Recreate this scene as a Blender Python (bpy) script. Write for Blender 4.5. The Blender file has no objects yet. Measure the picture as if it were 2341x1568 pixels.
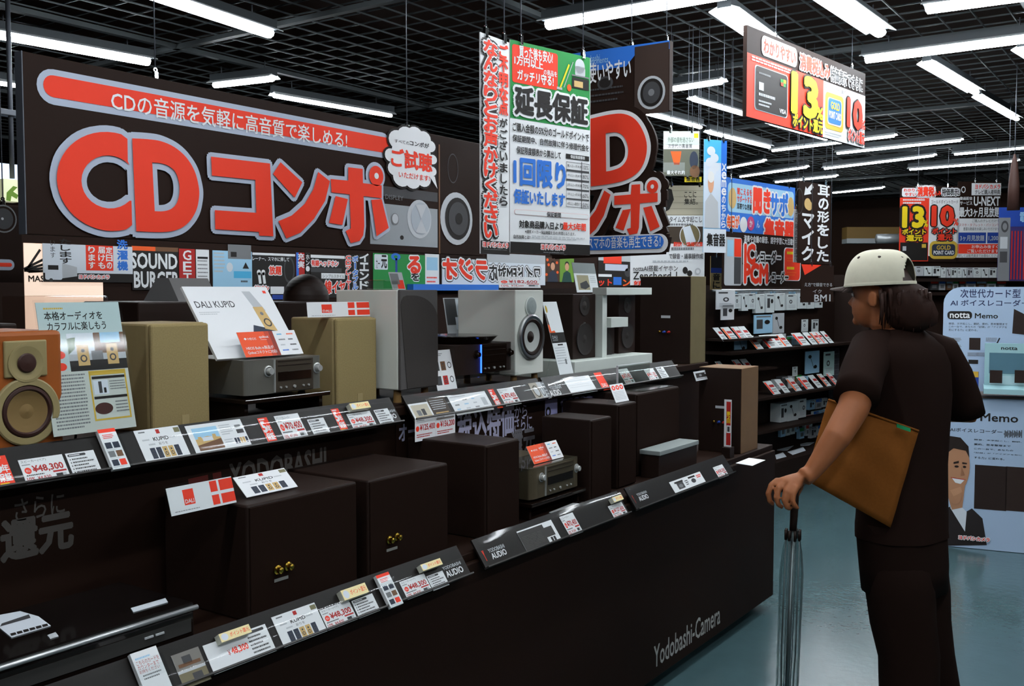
import bpy, bmesh, math, random
from mathutils import Vector, Matrix
from mathutils.geometry import tessellate_polygon

# ---------------------------------------------------------------- camera, world, exposure
SC = bpy.context.scene
COL = SC.collection
W, H, FPX = 2341, 1568, 2276.0
YAW, PITCH, EYE = math.radians(34.77), math.radians(3.018), 1.55
CAMLOC = Vector((0, 0, EYE))
cd = bpy.data.cameras.new('camera'); cam = bpy.data.objects.new('camera', cd); COL.objects.link(cam)
cd.sensor_width = 36.0; cd.lens = 36.0 * FPX / W; cd.clip_start = 0.05; cd.clip_end = 200
cam.location = CAMLOC
cam.rotation_euler = (math.radians(90) - PITCH, 0, YAW - math.radians(90))
SC.camera = cam
RC = cam.rotation_euler.to_matrix()
SC.view_settings.view_transform = 'Standard'
SC.view_settings.look = 'None'
SC.view_settings.exposure = 0.0
SC.view_settings.gamma = 1.0
SC.view_settings.use_curve_mapping = False
LAMP = 58.0           # brightness of the fluorescent tubes
wd = bpy.data.worlds.new('world'); SC.world = wd; wd.use_nodes = True
wd.node_tree.nodes['Background'].inputs[0].default_value = (0.9, 0.62, 0.5, 1)
wd.node_tree.nodes['Background'].inputs[1].default_value = 0.03

# ---------------------------------------------------------------- pixel -> place helpers
def ray(px, py):
    return RC @ Vector(((px - W / 2) / FPX, -(py - H / 2) / FPX, -1.0))
def onY(px, py, Y):
    d = ray(px, py); return CAMLOC + d * (Y / d.y)
def onX(px, py, X):
    d = ray(px, py); return CAMLOC + d * (X / d.x)
def onZ(px, py, Z):
    d = ray(px, py); return CAMLOC + d * ((Z - EYE) / d.z)
def atD(px, py, D):
    return CAMLOC + ray(px, py) * D
def onP(px, py, O, N):
    d = ray(px, py); return CAMLOC + d * ((O - CAMLOC).dot(N) / d.dot(N))
def dirv(deg):
    a = math.radians(deg); return Vector((math.cos(a), math.sin(a), 0))
ZV = Vector((0, 0, 1))

# ---------------------------------------------------------------- materials
def lin(c):
    c = c / 255.0
    return c / 12.92 if c <= 0.04045 else ((c + 0.055) / 1.055) ** 2.4
MATS = {}
def mat(name, rgb=None, rough=0.55, metal=0.0, spec=0.3, noise=0.0, nscale=40.0, emit=0.0, coat=0.0, bump=0.0):
    if name in MATS: return MATS[name]
    m = bpy.data.materials.new(name); m.use_nodes = True
    nt = m.node_tree; b = nt.nodes['Principled BSDF']
    c = tuple(lin(v) for v in rgb) + (1,)
    b.inputs['Base Color'].default_value = c
    b.inputs['Roughness'].default_value = rough
    b.inputs['Metallic'].default_value = metal
    b.inputs['Specular IOR Level'].default_value = spec
    b.inputs['Coat Weight'].default_value = coat
    if emit:
        b.inputs['Emission Color'].default_value = c
        b.inputs['Emission Strength'].default_value = emit
    if noise or bump:
        tc = nt.nodes.new('ShaderNodeTexCoord'); n = nt.nodes.new('ShaderNodeTexNoise')
        n.inputs['Scale'].default_value = nscale; n.inputs['Detail'].default_value = 4
        nt.links.new(tc.outputs['Object'], n.inputs['Vector'])
        if noise:
            mx = nt.nodes.new('ShaderNodeMix'); mx.data_type = 'RGBA'
            mx.inputs[6].default_value = tuple(v * (1 - noise) for v in c[:3]) + (1,)
            mx.inputs[7].default_value = tuple(min(1, v * (1 + noise)) for v in c[:3]) + (1,)
            nt.links.new(n.outputs['Fac'], mx.inputs[0]); nt.links.new(mx.outputs[2], b.inputs['Base Color'])
        if bump:
            bp = nt.nodes.new('ShaderNodeBump'); bp.inputs['Strength'].default_value = bump
            nt.links.new(n.outputs['Fac'], bp.inputs['Height']); nt.links.new(bp.outputs[0], b.inputs['Normal'])
    MATS[name] = m
    return m
def glassy(name, tint=(1, 1, 1), ref=1.0, rough=0.03, base=0.0):
    """clear plastic sheet: lets light straight through, mirrors lamps by angle"""
    if name in MATS: return MATS[name]
    m = bpy.data.materials.new(name); m.use_nodes = True
    nt = m.node_tree; nt.nodes.clear()
    o = nt.nodes.new('ShaderNodeOutputMaterial'); mx = nt.nodes.new('ShaderNodeMixShader')
    t = nt.nodes.new('ShaderNodeBsdfTransparent'); g = nt.nodes.new('ShaderNodeBsdfGlossy')
    t.inputs[0].default_value = tint + (1,); g.inputs['Roughness'].default_value = rough
    f = nt.nodes.new('ShaderNodeFresnel'); f.inputs[0].default_value = 1.45
    mt = nt.nodes.new('ShaderNodeMath'); mt.operation = 'MULTIPLY_ADD'
    mt.inputs[1].default_value = ref; mt.inputs[2].default_value = base
    ge = nt.nodes.new('ShaderNodeNewGeometry'); fr = nt.nodes.new('ShaderNodeMath'); fr.operation = 'SUBTRACT'; fr.inputs[0].default_value = 1.0
    ml = nt.nodes.new('ShaderNodeMath'); ml.operation = 'MULTIPLY'          # mirror on the outer face only
    nt.links.new(ge.outputs['Backfacing'], fr.inputs[1]); nt.links.new(f.outputs[0], mt.inputs[0])
    nt.links.new(mt.outputs[0], ml.inputs[0]); nt.links.new(fr.outputs[0], ml.inputs[1]); nt.links.new(ml.outputs[0], mx.inputs[0])
    nt.links.new(t.outputs[0], mx.inputs[1]); nt.links.new(g.outputs[0], mx.inputs[2])
    nt.links.new(mx.outputs[0], o.inputs[0])
    MATS[name] = m
    return m
PAPER = mat('white_paper', (232, 234, 236), 0.6)
WHITE2 = mat('soft_white_print', (215, 222, 230), 0.6)
GREYBLUE = mat('pale_grey_print', (176, 186, 204), 0.6)
INK = mat('black_ink', (28, 24, 22), 0.6)
RED = mat('red_ink', (240, 60, 34), 0.6)
DKRED = mat('dark_red_ink', (176, 36, 32), 0.6)
ORANGE = mat('orange_ink', (244, 96, 36), 0.6)
YEL = mat('yellow_ink', (245, 214, 30), 0.6)
GOLD = mat('gold_ink', (206, 172, 62), 0.6)
GREEN = mat('green_ink', (36, 138, 66), 0.6)
BLUE = mat('blue_ink', (48, 116, 210), 0.6)
DKBLUE = mat('dark_blue_ink', (34, 66, 150), 0.6)
SKY = mat('light_blue_ink', (160, 205, 232), 0.6)
CYAN = mat('cyan_ink', (80, 180, 225), 0.6)
GREY = mat('grey_ink', (120, 122, 124), 0.6)
LGREY = mat('light_grey_ink', (186, 190, 194), 0.6)
DGREY = mat('dark_grey_ink', (66, 66, 68), 0.6)
SKIN = mat('skin_print', (214, 160, 128), 0.6)
BROWN = mat('brown_print', (112, 78, 52), 0.6)
TAN = mat('tan_print', (206, 172, 112), 0.6)
SIGNBLACK = mat('black_sign_board', (36, 22, 16), 0.6, spec=0.12)
BLACK = mat('black_plastic', (33, 21, 16), 0.5, spec=0.2)
BLACKGLOSS = mat('gloss_black_plastic', (24, 16, 12), 0.12, spec=0.5)
BLACKPAINT = mat('black_counter_paint', (33, 20, 14), 0.6, spec=0.08)
STEEL = mat('brushed_steel', (170, 172, 172), 0.32, 1.0)
CHROME = mat('chrome', (215, 218, 220), 0.1, 1.0)
WIRE = mat('steel_wire', (92, 96, 104), 0.5, 0.3)
CLEAR = glassy('clear_acrylic', (0.95, 0.97, 0.97), 1.0, 0.04)
COVER = glassy('rail_cover', (0.96, 0.97, 0.97), 0.35, 0.06)
CLEARP = glassy('clear_film', (0.97, 0.98, 0.98), 0.6, 0.06)
HAZY = glassy('hazy_vinyl', (0.74, 0.8, 0.8), 0.7, 0.45, 0.2)

# ---------------------------------------------------------------- mesh building
class MB:
    def __init__(s, step=0.0004):
        s.v = []; s.f = []; s.mi = []; s.mats = []; s.sm = []; s.step = step; s.M = None
    def slot(s, m):
        if m not in s.mats: s.mats.append(m)
        return s.mats.index(m)
    def add(s, verts, faces, m, smooth=False):
        b = len(s.v)
        if s.M is not None: verts = [s.M @ Vector(p) for p in verts]
        s.v.extend([tuple(p) for p in verts]); k = s.slot(m)
        for f in faces:
            s.f.append(tuple(b + i for i in f)); s.mi.append(k); s.sm.append(smooth)
    def bm(s, bm, m, mtx=None, smooth=False):
        bm.verts.index_update()
        s.add([(mtx @ v.co) if mtx else v.co.copy() for v in bm.verts], [[v.index for v in f.verts] for f in bm.faces], m, smooth)
        bm.free()
    def box(s, c, size, m, bev=0.0, rz=0.0, mtx=None, seg=2):
        bm = bmesh.new(); bmesh.ops.create_cube(bm, size=1)
        for v in bm.verts: v.co = Vector((v.co.x * size[0], v.co.y * size[1], v.co.z * size[2]))
        if bev: bmesh.ops.bevel(bm, geom=bm.edges[:], offset=bev, segments=seg, affect='EDGES', profile=0.5)
        if mtx is None: mtx = Matrix.Translation(Vector(c)) @ Matrix.Rotation(rz, 4, 'Z')
        s.bm(bm, m, mtx)
    def span(s, a, b, m, bev=0.0):
        a = Vector(a); b = Vector(b)
        s.box((a + b) / 2, [abs(b[i] - a[i]) for i in range(3)], m, bev)
    def hexa(s, bot, top, m):
        s.add(list(bot) + list(top), [(3, 2, 1, 0), (4, 5, 6, 7), (0, 1, 5, 4), (1, 2, 6, 5), (2, 3, 7, 6), (3, 0, 4, 7)], m)
    def prism(s, pts, off, m, smooth=False):
        """flat polygon pts (3d) pushed along vector off"""
        n = len(pts); off = Vector(off); pts = [Vector(p) for p in pts]
        tris = tessellate_polygon([pts])
        vs = pts + [p + off for p in pts]
        fs = [tuple(t) for t in tris] + [tuple(i + n for i in reversed(t)) for t in tris]
        fs += [(i, (i + 1) % n, (i + 1) % n + n, i + n) for i in range(n)]
        s.add(vs, fs, m, smooth)
    def tube(s, pts, r, m, n=8, closed=False, smooth=True):
        pts = [Vector(p) for p in pts]; rs = r if isinstance(r, (list, tuple)) else [r] * len(pts)
        vs = []; fs = []; up = None
        for i, p in enumerate(pts):
            t = (pts[min(i + 1, len(pts) - 1)] - pts[max(i - 1, 0)]).normalized()
            if up is None:
                up = Vector((0, 0, 1)) if abs(t.z) < 0.9 else Vector((1, 0, 0))
            a = t.cross(up).normalized(); bb = a.cross(t).normalized(); up = bb
            for k in range(n):
                an = 2 * math.pi * k / n
                vs.append(p + (a * math.cos(an) + bb * math.sin(an)) * rs[i])
        for i in range(len(pts) - 1):
            for k in range(n):
                fs.append((i * n + k, i * n + (k + 1) % n, (i + 1) * n + (k + 1) % n, (i + 1) * n + k))
        fs.append(tuple(reversed(range(n)))); fs.append(tuple(range((len(pts) - 1) * n, len(pts) * n)))
        s.add(vs, fs, m, smooth)
    def lathe(s, c, axis, prof, m, n=32, smooth=True, mats=None):
        """prof: (radius, along axis); mats: optional material per segment"""
        c = Vector(c); ax = Vector(axis).normalized()
        a = ax.cross(Vector((0, 0, 1)) if abs(ax.z) < 0.9 else Vector((1, 0, 0))).normalized(); b = ax.cross(a)
        for i in range(len(prof) - 1):
            (r0, h0), (r1, h1) = prof[i], prof[i + 1]
            vs = []; fs = []
            for k in range(n):
                an = 2 * math.pi * k / n; d = a * math.cos(an) + b * math.sin(an)
                vs += [c + d * r0 + ax * h0, c + d * r1 + ax * h1]
            for k in range(n):
                q = (k + 1) % n; f = (2 * k, 2 * q, 2 * q + 1, 2 * k + 1)
                if r0 < 1e-6: f = (2 * k, 2 * q + 1, 2 * k + 1)
                elif r1 < 1e-6: f = (2 * k, 2 * q, 2 * k + 1)
                fs.append(f)
            s.add(vs, fs, mats[i] if mats else m, smooth)
    def loft(s, rings, m, cap=True, smooth=True):
        n = len(rings[0]); vs = [p for r in rings for p in r]; fs = []
        for i in range(len(rings) - 1):
            for k in range(n):
                fs.append((i * n + k, i * n + (k + 1) % n, (i + 1) * n + (k + 1) % n, (i + 1) * n + k))
        if cap:
            fs.append(tuple(reversed(range(n)))); fs.append(tuple(range((len(rings) - 1) * n, len(rings) * n)))
        s.add(vs, fs, m, smooth)
    def build(s, name, parent=None, weld=False):
        off = parent.matrix_world.translation if parent is not None else None
        if parent is not None:
            off = Vector(parent['_o'])
        else:
            lo = [min(p[i] for p in s.v) for i in range(3)]; hi = [max(p[i] for p in s.v) for i in range(3)]
            off = Vector(((lo[0] + hi[0]) / 2, (lo[1] + hi[1]) / 2, lo[2]))
        me = bpy.data.meshes.new(name)
        me.from_pydata([Vector(p) - off for p in s.v], [], s.f)
        for m in s.mats: me.materials.append(m)
        me.polygons.foreach_set('material_index', s.mi)
        me.polygons.foreach_set('use_smooth', s.sm)
        me.update()
        o = bpy.data.objects.new(name, me); COL.objects.link(o)
        if parent is not None: o.parent = parent
        else: o.location = off
        o['_o'] = tuple(off)
        return o

def tag(o, label=None, cat=None, group=None, kind=None):
    if label: o['label'] = label
    if cat: o['category'] = cat
    if group: o['group'] = group
    if kind: o['kind'] = kind
    return o
def thing(name, label, cat, loc, group=None):
    o = bpy.data.objects.new(name, None); COL.objects.link(o); o.location = Vector(loc)
    o.empty_display_size = 0.05; o['_o'] = tuple(Vector(loc))
    return tag(o, label, cat, group)
def struct(mb, name, kindname=None):
    return tag(mb.build(name), kind='structure')

# ---------------------------------------------------------------- printing on panels
_fc = bpy.data.curves.new('lettering', 'FONT'); _fc.resolution_u = 2; _fc.fill_mode = 'FRONT'
_fo = bpy.data.objects.new('lettering', _fc); _TX = {}
def glyphs(s):
    k = s
    if k not in _TX:
        _fc.body = s
        me = bpy.data.meshes.new_from_object(_fo)
        _TX[k] = ([(v.co.x, v.co.y) for v in me.vertices], [tuple(p.vertices) for p in me.polygons])
        bpy.data.meshes.remove(me)
    return _TX[k]

class Art(MB):
    """things printed on a plane through O with directions U (right) and V (up)"""
    def __init__(s, O, U, V, step=0.0006, fn=None):
        super().__init__(step)
        s.O = Vector(O); s.U = Vector(U).normalized(); s.V = Vector(V).normalized(); s.N = s.U.cross(s.V); s.fn = fn; s.z0 = 0.0
    def uv(s, x, y):
        if s.fn: return s.fn(x, y)
        p = onP(x, y, s.O, s.N) - s.O
        return p.dot(s.U), p.dot(s.V)
    def P(s, u, v, l=0):
        return s.O + s.U * u + s.V * v + s.N * (s.z0 + l * s.step)
    def slab(s, x0, y0, x1, y1, m, th=0.006, side=None, sizes=None):
        """the board itself; corners top-left / bottom-right"""
        u0, v0 = s.uv(x0, y0); u1, v1 = s.uv(x1, y1)
        q = [(u0, v1), (u1, v1), (u1, v0), (u0, v0)]
        s.hexa([s.P(*c) - s.N * th for c in q], [s.P(*c) for c in q], m)
        return u0, v0, u1, v1
    def uvpoly(s, pts, m, l):
        if len(pts) < 3: return
        P3 = [Vector((a, b, 0)) for a, b in pts]
        s.add([s.P(a, b, l) for a, b in pts], [tuple(t) for t in tessellate_polygon([P3])], m)
    def rect(s, x0, y0, x1, y1, m, l=1):
        u0, v0 = s.uv(x0, y0); u1, v1 = s.uv(x1, y1)
        s.add([s.P(u0, v1, l), s.P(u1, v1, l), s.P(u1, v0, l), s.P(u0, v0, l)], [(0, 1, 2, 3)], m)
    def frame(s, x0, y0, x1, y1, w, m, l=1):
        u0, v0 = s.uv(x0, y0); u1, v1 = s.uv(x1, y1)
        for a, b, c, d in ((u0, v0, u1, v0 - w), (u0, v1 + w, u1, v1), (u0, v0 - w, u0 + w, v1 + w), (u1 - w, v0 - w, u1, v1 + w)):
            s.add([s.P(a, d, l), s.P(c, d, l), s.P(c, b, l), s.P(a, b, l)], [(0, 1, 2, 3)], m)
    def rrect(s, x0, y0, x1, y1, r, m, l=1, grow=0.0, n=5):
        u0, v0 = s.uv(x0, y0); u1, v1 = s.uv(x1, y1)
        u0, v0, u1, v1 = u0 - grow, v0 + grow, u1 + grow, v1 - grow; r += grow
        r = min(r, abs(v0 - v1) / 2, abs(u1 - u0) / 2); pts = []
        for cx, cy, a0 in ((u1 - r, v0 - r, 0), (u0 + r, v0 - r, 90), (u0 + r, v1 + r, 180), (u1 - r, v1 + r, 270)):
            for k in range(n + 1):
                a = math.radians(a0 + 90 * k / n); pts.append((cx + r * math.cos(a), cy + r * math.sin(a)))
        s.uvpoly(pts, m, l)
    def poly(s, pts, m, l=1, outline=None):
        """pts in panel pixels; outline: list of (material, grow metres, layer)"""
        q = [s.uv(*p) for p in pts]
        s.uvpoly(q, m, l)
        for om, g, ol in outline or ():
            for k in range(12):
                a = math.pi * k / 6
                s.uvpoly([(u + g * math.cos(a), v + g * math.sin(a)) for u, v in q], om, ol + k * 0.04)
    def holed(s, outer, inner, m, l=1, outline=None):
        """outer ring with one hole, each a list of panel pixels"""
        def put(o, i, mm, ll):
            P = [[Vector((a, b, 0)) for a, b in o], [Vector((a, b, 0)) for a, b in i]]
            allp = o + i
            s.add([s.P(a, b, ll) for a, b in allp], [tuple(t) for t in tessellate_polygon(P)], mm)
        o = [s.uv(*p) for p in outer]; i = [s.uv(*p) for p in inner]
        put(o, i, m, l)
        for om, g, ol in outline or ():
            for k in range(12):
                a = math.pi * k / 6; du, dv = g * math.cos(a), g * math.sin(a)
                put([(u + du, v + dv) for u, v in o], [(u + du, v + dv) for u, v in i], om, ol + k * 0.04)
    def ell(s, cx, cy, rx, ry, m, l=1, n=28, inner=0.0, grow=0.0):
        u, v = s.uv(cx, cy); a = abs(s.uv(cx + rx, cy)[0] - u) + grow; b = abs(s.uv(cx, cy + ry)[1] - v) + grow
        c = [(math.cos(2 * math.pi * k / n), math.sin(2 * math.pi * k / n)) for k in range(n)]
        if inner:
            vs = [s.P(u + a * x, v + b * y, l) for x, y in c] + [s.P(u + a * inner * x, v + b * inner * y, l) for x, y in c]
            s.add(vs, [(k, (k + 1) % n, (k + 1) % n + n, k + n) for k in range(n)], m)
        else:
            s.uvpoly([(u + a * x, v + b * y) for x, y in c], m, l)
    def line(s, x0, y0, x1, y1, w, m, l=1):
        a = Vector(s.uv(x0, y0)); b = Vector(s.uv(x1, y1)); d = (b - a).normalized(); n = Vector((-d.y, d.x)) * w / 2
        s.add([s.P(*(a - n), l), s.P(*(b - n), l), s.P(*(b + n), l), s.P(*(a + n), l)], [(0, 1, 2, 3)], m)
    def _put(s, g, f, m, l, du=0.0, dv=0.0):
        vs, fs = g
        s.add([s.P(f(x, y)[0] + du, f(x, y)[1] + dv, l) for x, y in vs], fs, m)
    def text(s, t, x0, y0, x1, y1, m, l=3, bold=0.0, outline=None, rot=False, mirror=False):
        """fit t into the box with corners (x0,y0) top-left and (x1,y1) bottom-right"""
        u0, v0 = s.uv(x0, y0); u1, v1 = s.uv(x1, y1)
        s.uvtext(t, u0, v0, u1, v1, m, l, bold, outline, rot, mirror)
    def uvtext(s, t, u0, v0, u1, v1, m, l=3, bold=0.0, outline=None, rot=False, mirror=False):
        base = glyphs(t)[0]
        if not base: return
        if rot:
            tr = lambda x, y: (y, -x)
        elif mirror:
            tr = lambda x, y: (-x, y)
        else:
            tr = lambda x, y: (x, y)
        bb = [tr(*p) for p in base]
        xa = min(p[0] for p in bb); xb = max(p[0] for p in bb); ya = min(p[1] for p in bb); yb = max(p[1] for p in bb)
        sx = (u1 - u0) / max(1e-6, xb - xa); sy = (v0 - v1) / max(1e-6, yb - ya)
        f = lambda x, y: (u0 + (tr(x, y)[0] - xa) * sx, v1 + (tr(x, y)[1] - ya) * sy)
        g = glyphs(t); s._put(g, f, m, l)
        inc = 0.03
        if bold:                                  # heavier weight: the same strokes set side by side
            n = 4 if bold < 0.03 else 8; bx, by = min(bold * sx, bold * sy * 1.6), min(bold * sy, bold * sx * 1.6)
            for k in range(n):
                a = 2 * math.pi * (k + 0.5) / n
                s._put(g, f, m, l + (k + 1) * inc, bx * math.cos(a), by * math.sin(a))
        for om, gr, ol in outline or ():
            for k in range(12):
                a = 2 * math.pi * k / 12; x = gr + (min(bold * sx, bold * sy) if bold else 0)
                s._put(g, f, om, ol + k * inc, x * math.cos(a), x * math.sin(a))
    def vtext(s, t, x0, y0, x1, y1, m, l=3, bold=0.0, outline=None, pad=0.08):
        u0, v0 = s.uv(x0, y0); u1, v1 = s.uv(x1, y1); n = len(t); h = (v0 - v1) / n
        small = 'ゃゅょっぁぃぅぇぉャュョッァィゥェォ、。'
        for i, ch in enumerate(t):
            a, b = v0 - i * h - pad * h, v0 - (i + 1) * h + pad * h; c, d = u0, u1
            if ch in small: c = u0 + (u1 - u0) * 0.35; b = b + h * 0.25; a = a - h * 0.1
            if ch in 'ー!！|': c = u0 + (u1 - u0) * 0.4; d = u0 + (u1 - u0) * 0.6
            if ch in 'のくし1': c = u0 + (u1 - u0) * 0.08; d = u1 - (u1 - u0) * 0.08
            s.uvtext(ch, c, a, d, b, m, l, bold, outline, rot=(ch == 'ー'))
    def lines(s, x0, y0, x1, y1, n, m, l=2, fill=0.45, seed=0, word=0.06):
        """rows of print too small to read"""
        rnd = random.Random(seed); u0, v0 = s.uv(x0, y0); u1, v1 = s.uv(x1, y1); h = (v0 - v1) / n; w = u1 - u0
        for i in range(n):
            a = v0 - i * h; b = a - h * fill; u = u0; end = u1 - w * rnd.random() * (0.35 if i == n - 1 else 0.08)
            while u < end:
                e = min(end, u + w * word * (0.5 + rnd.random()))
                s.add([s.P(u, b, l), s.P(e, b, l), s.P(e, a, l), s.P(u, a, l)], [(0, 1, 2, 3)], m)
                u = e + w * word * 0.25
# ---------------------------------------------------------------- room shell
X0, X1, Y0, Y1, ZC = -3.0, 17.0, -7.0, 13.0, 3.3
def floor_mat():
    m = mat('vinyl_floor', (104, 128, 132), 0.2, spec=0.5)
    nt = m.node_tree; b = nt.nodes['Principled BSDF']
    tc = nt.nodes.new('ShaderNodeTexCoord'); n = nt.nodes.new('ShaderNodeTexNoise'); n.inputs['Scale'].default_value = 3.0; n.inputs['Detail'].default_value = 8
    mx = nt.nodes.new('ShaderNodeMix'); mx.data_type = 'RGBA'
    mx.inputs[6].default_value = (lin(58), lin(80), lin(84), 1); mx.inputs[7].default_value = (lin(74), lin(100), lin(104), 1)
    nt.links.new(tc.outputs['Object'], n.inputs['Vector']); nt.links.new(n.outputs['Fac'], mx.inputs[0]); nt.links.new(mx.outputs[2], b.inputs['Base Color'])
    n2 = nt.nodes.new('ShaderNodeTexNoise'); n2.inputs['Scale'].default_value = 26.0; n2.inputs['Detail'].default_value = 2
    bp = nt.nodes.new('ShaderNodeBump'); bp.inputs['Strength'].default_value = 0.05; bp.inputs['Distance'].default_value = 0.02
    nt.links.new(tc.outputs['Object'], n2.inputs['Vector']); nt.links.new(n2.outputs['Fac'], bp.inputs['Height']); nt.links.new(bp.outputs[0], b.inputs['Normal'])
    return m
b = MB(); b.span((X0, Y0, -0.1), (X1, Y1, 0), floor_mat()); struct(b, 'floor')
CEILM = mat('black_ceiling', (52, 34, 26), 0.8, spec=0.1)
WALLM = mat('dark_wall_paint', (62, 42, 32), 0.8, noise=0.15, nscale=3)
b = MB(); b.span((X0, Y0, ZC), (X1, Y1, ZC + 0.1), CEILM); struct(b, 'ceiling')
b = MB(); b.span((X0, Y1, 0), (X1, Y1 + 0.1, ZC), WALLM); struct(b, 'wall_left')
b = MB(); b.span((X0, Y0 - 0.1, 0), (X1, Y0, ZC), WALLM); struct(b, 'wall_right')
b = MB(); b.span((X1, Y0, 0), (X1 + 0.1, Y1, ZC), WALLM); struct(b, 'wall_far')
b = MB(); b.span((X0 - 0.1, Y0, 0), (X0, Y1, ZC), WALLM); struct(b, 'wall_near')
# open wire grid hung under the dark ceiling
GM = mat('grid_wire', (84, 90, 92), 0.45, 0.4)
b = MB(); zg = 3.06; sp = 0.17
k = int((X1 - X0) / sp)
for i in range(k):
    x = X0 + (i + 0.5) * sp; b.span((x - 0.0035, Y0, zg - 0.004), (x + 0.0035, Y1, zg + 0.004), GM)
for i in range(int((Y1 - Y0) / sp)):
    y = Y0 + (i + 0.5) * sp; b.span((X0, y - 0.0035, zg - 0.012), (X1, y + 0.0035, zg - 0.004), GM)
tag(b.build('ceiling_grid'), kind='structure')
b = MB()
for i in range(9):
    y = Y0 + 1.2 + i * 2.2; b.span((X0, y - 0.02, zg - 0.04), (X1, y + 0.02, zg - 0.013), GM)
for i in range(8):
    x = X0 + 2.1 + i * 2.4; b.span((x - 0.02, Y0, zg - 0.04), (x + 0.02, Y1, zg - 0.013), GM)
tag(b.build('ceiling_beam'), kind='structure')

# ---------------------------------------------------------------- fluorescent fixtures
TUBE = mat('lit_tube', (244, 250, 255), 0.5, emit=LAMP)
HOUS = mat('fixture_housing', (74, 80, 84), 0.5, 0.2)
REFL = mat('white_reflector', (235, 240, 242), 0.4)
LZ = 2.9
def light(x0, y0, x1, y1, label, w=0.08, z=LZ):
    a = onZ(x0, y0, z); c = onZ(x1, y1, z); dd = ((a + c) / 2 - CAMLOC).length
    light3(a, c, label, w if dd < 6.6 else (.06 if dd < 7.6 else (.046 if dd < 10 else .036)))
def light3(a, c, label, w=0.08):
    d = (c - a); L = d.length; d.normalize(); s = ZV.cross(d)
    r = thing('ceiling_light', label, 'ceiling light', (a + c) / 2 + ZV * 0.02, 'fluorescent ceiling lights')
    f = lambda t, h, e: a + d * e + s * t + ZV * h
    h = MB(); h.hexa([f(-w * .45, .05, 0), f(w * .45, .05, 0), f(w * .45, .05, L), f(-w * .45, .05, L)],
                     [f(-w * .45, .10, 0), f(w * .45, .10, 0), f(w * .45, .10, L), f(-w * .45, .10, L)], HOUS)
    h.build('housing', r)
    h = MB()
    for sg in (-1, 1):
        h.hexa([f(sg * w * 1.0, .035, 0), f(sg * w * 1.0, .035, L), f(sg * w * .45, .052, L), f(sg * w * .45, .052, 0)],
               [f(sg * w * 1.0, .040, 0), f(sg * w * 1.0, .040, L), f(sg * w * .45, .058, L), f(sg * w * .45, .058, 0)], REFL)
    h.build('reflector', r)
    t = MB(); n = 10
    rings = []
    for e in (0.02, L - 0.02):
        rings.append([f(w * .42 * math.cos(2 * math.pi * q / n), .030 + w * .3 * math.sin(2 * math.pi * q / n), e) for q in range(n)])
    t.loft(rings, TUBE); t.build('tube', r)
    for e in (L * .15, L * .85):
        t = MB(); p = f(0, .1, e); t.tube([p, Vector((p.x, p.y, zg - 0.01))], 0.004, WIRE, 6); t.build('hanger', r)
LIGHTS = [
 (-60, 82, 346, 154, 'long lit tube light at the far left, above the big red letter C'),
 (270, -22, 622, 92, 'lit tube light at the top left, nearest to the camera on that side'),
 (622, 228, 898, 274, 'lit tube light just above the right half of the black and red sign'),
 (-60, 192, 49, 208, 'lit tube light cut by the left picture edge, below the long left one'),
 (486, 206, 628, 190, 'short wide lit light over the middle of the black and red sign'),
 (1245, 72, 1730, -10, 'big bright light at the top centre, right above the green and white banner'),
 (1655, 40, 1760, 112, 'bright light partly hidden behind the slanted 13 percent sign'),
 (1535, 214, 1655, 196, 'short light right of the printed loudspeaker on the blue topped board'),
 (1478, 268, 1604, 300, 'lit light right above the large red letter D board'),
 (1582, 236, 1745, 283, 'lit light left of and below the slanted 13 percent sign, upper one'),
 (1618, 310, 1760, 344, 'lit light just above the blue hearing aid board'),
 (1760, 290, 1890, 326, 'light along the bottom edge of the slanted 13 percent sign'),
 (1972, 148, 2400, 94, 'long light right of the slanted 13 percent sign, running to the right picture edge'),
 (2110, 36, 2400, -2, 'light in the top right corner of the picture'),
 (1868, -8, 2014, 90, 'thin edge-on light at the top right above the points sign'),
 (2118, 158, 2232, 222, 'slanted light on the right, upper one of a pair in line'),
 (2236, 232, 2326, 282, 'slanted light on the right, lower one of a pair in line'),
 (2336, 126, 2400, 166, 'light end peeking in at the right picture edge'),
 (1910, 358, 2200, 328, 'long bright light right under the corner of the slanted 13 percent sign'),
 (1762, 352, 2048, 318, 'thin far light passing behind the bottom corner of the slanted 13 percent sign'),
 (1662, 390, 1748, 374, 'small far light left of the blue hearing aid board, topmost'),
 (1690, 410, 1846, 388, 'thin far light above the blue hearing aid board, second down'),
 (1770, 422, 1914, 408, 'thin far light just above the black microphone banner'),
 (1882, 392, 2138, 362, 'thin far light in the middle right, third row down'),
 (2076, 394, 2330, 374, 'thin far light above the right hand wall of signs'),
 (2178, 360, 2400, 340, 'thin far light at the right edge, above the wall of signs'),
 (1902, 446, 2020, 434, 'thin far light right of the black microphone banner'),
 (1902, 488, 1938, 482, 'tiny far light right of the black microphone banner, lowest'),
 (1984, 486, 2032, 498, 'small far glowing light left of the red and white wall signs'),
 (2042, 496, 2066, 503, 'tiny far glowing light beside the red and white wall signs'),
]
for L in LIGHTS: light(*L)
# unseen lamps added over the near aisle to brighten signs facing the camera
for y, xs in ((1.35, (-1.6, 0.6, 2.8)), (-0.2, (-0.9, 1.4, 3.7)), (-1.9, (0.6, 3.6))):
    for x in xs:
        light3(Vector((x, y, LZ)), Vector((x + 1.25, y, LZ)), 'added unseen fluorescent light over the near aisle, outside the picture')
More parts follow.
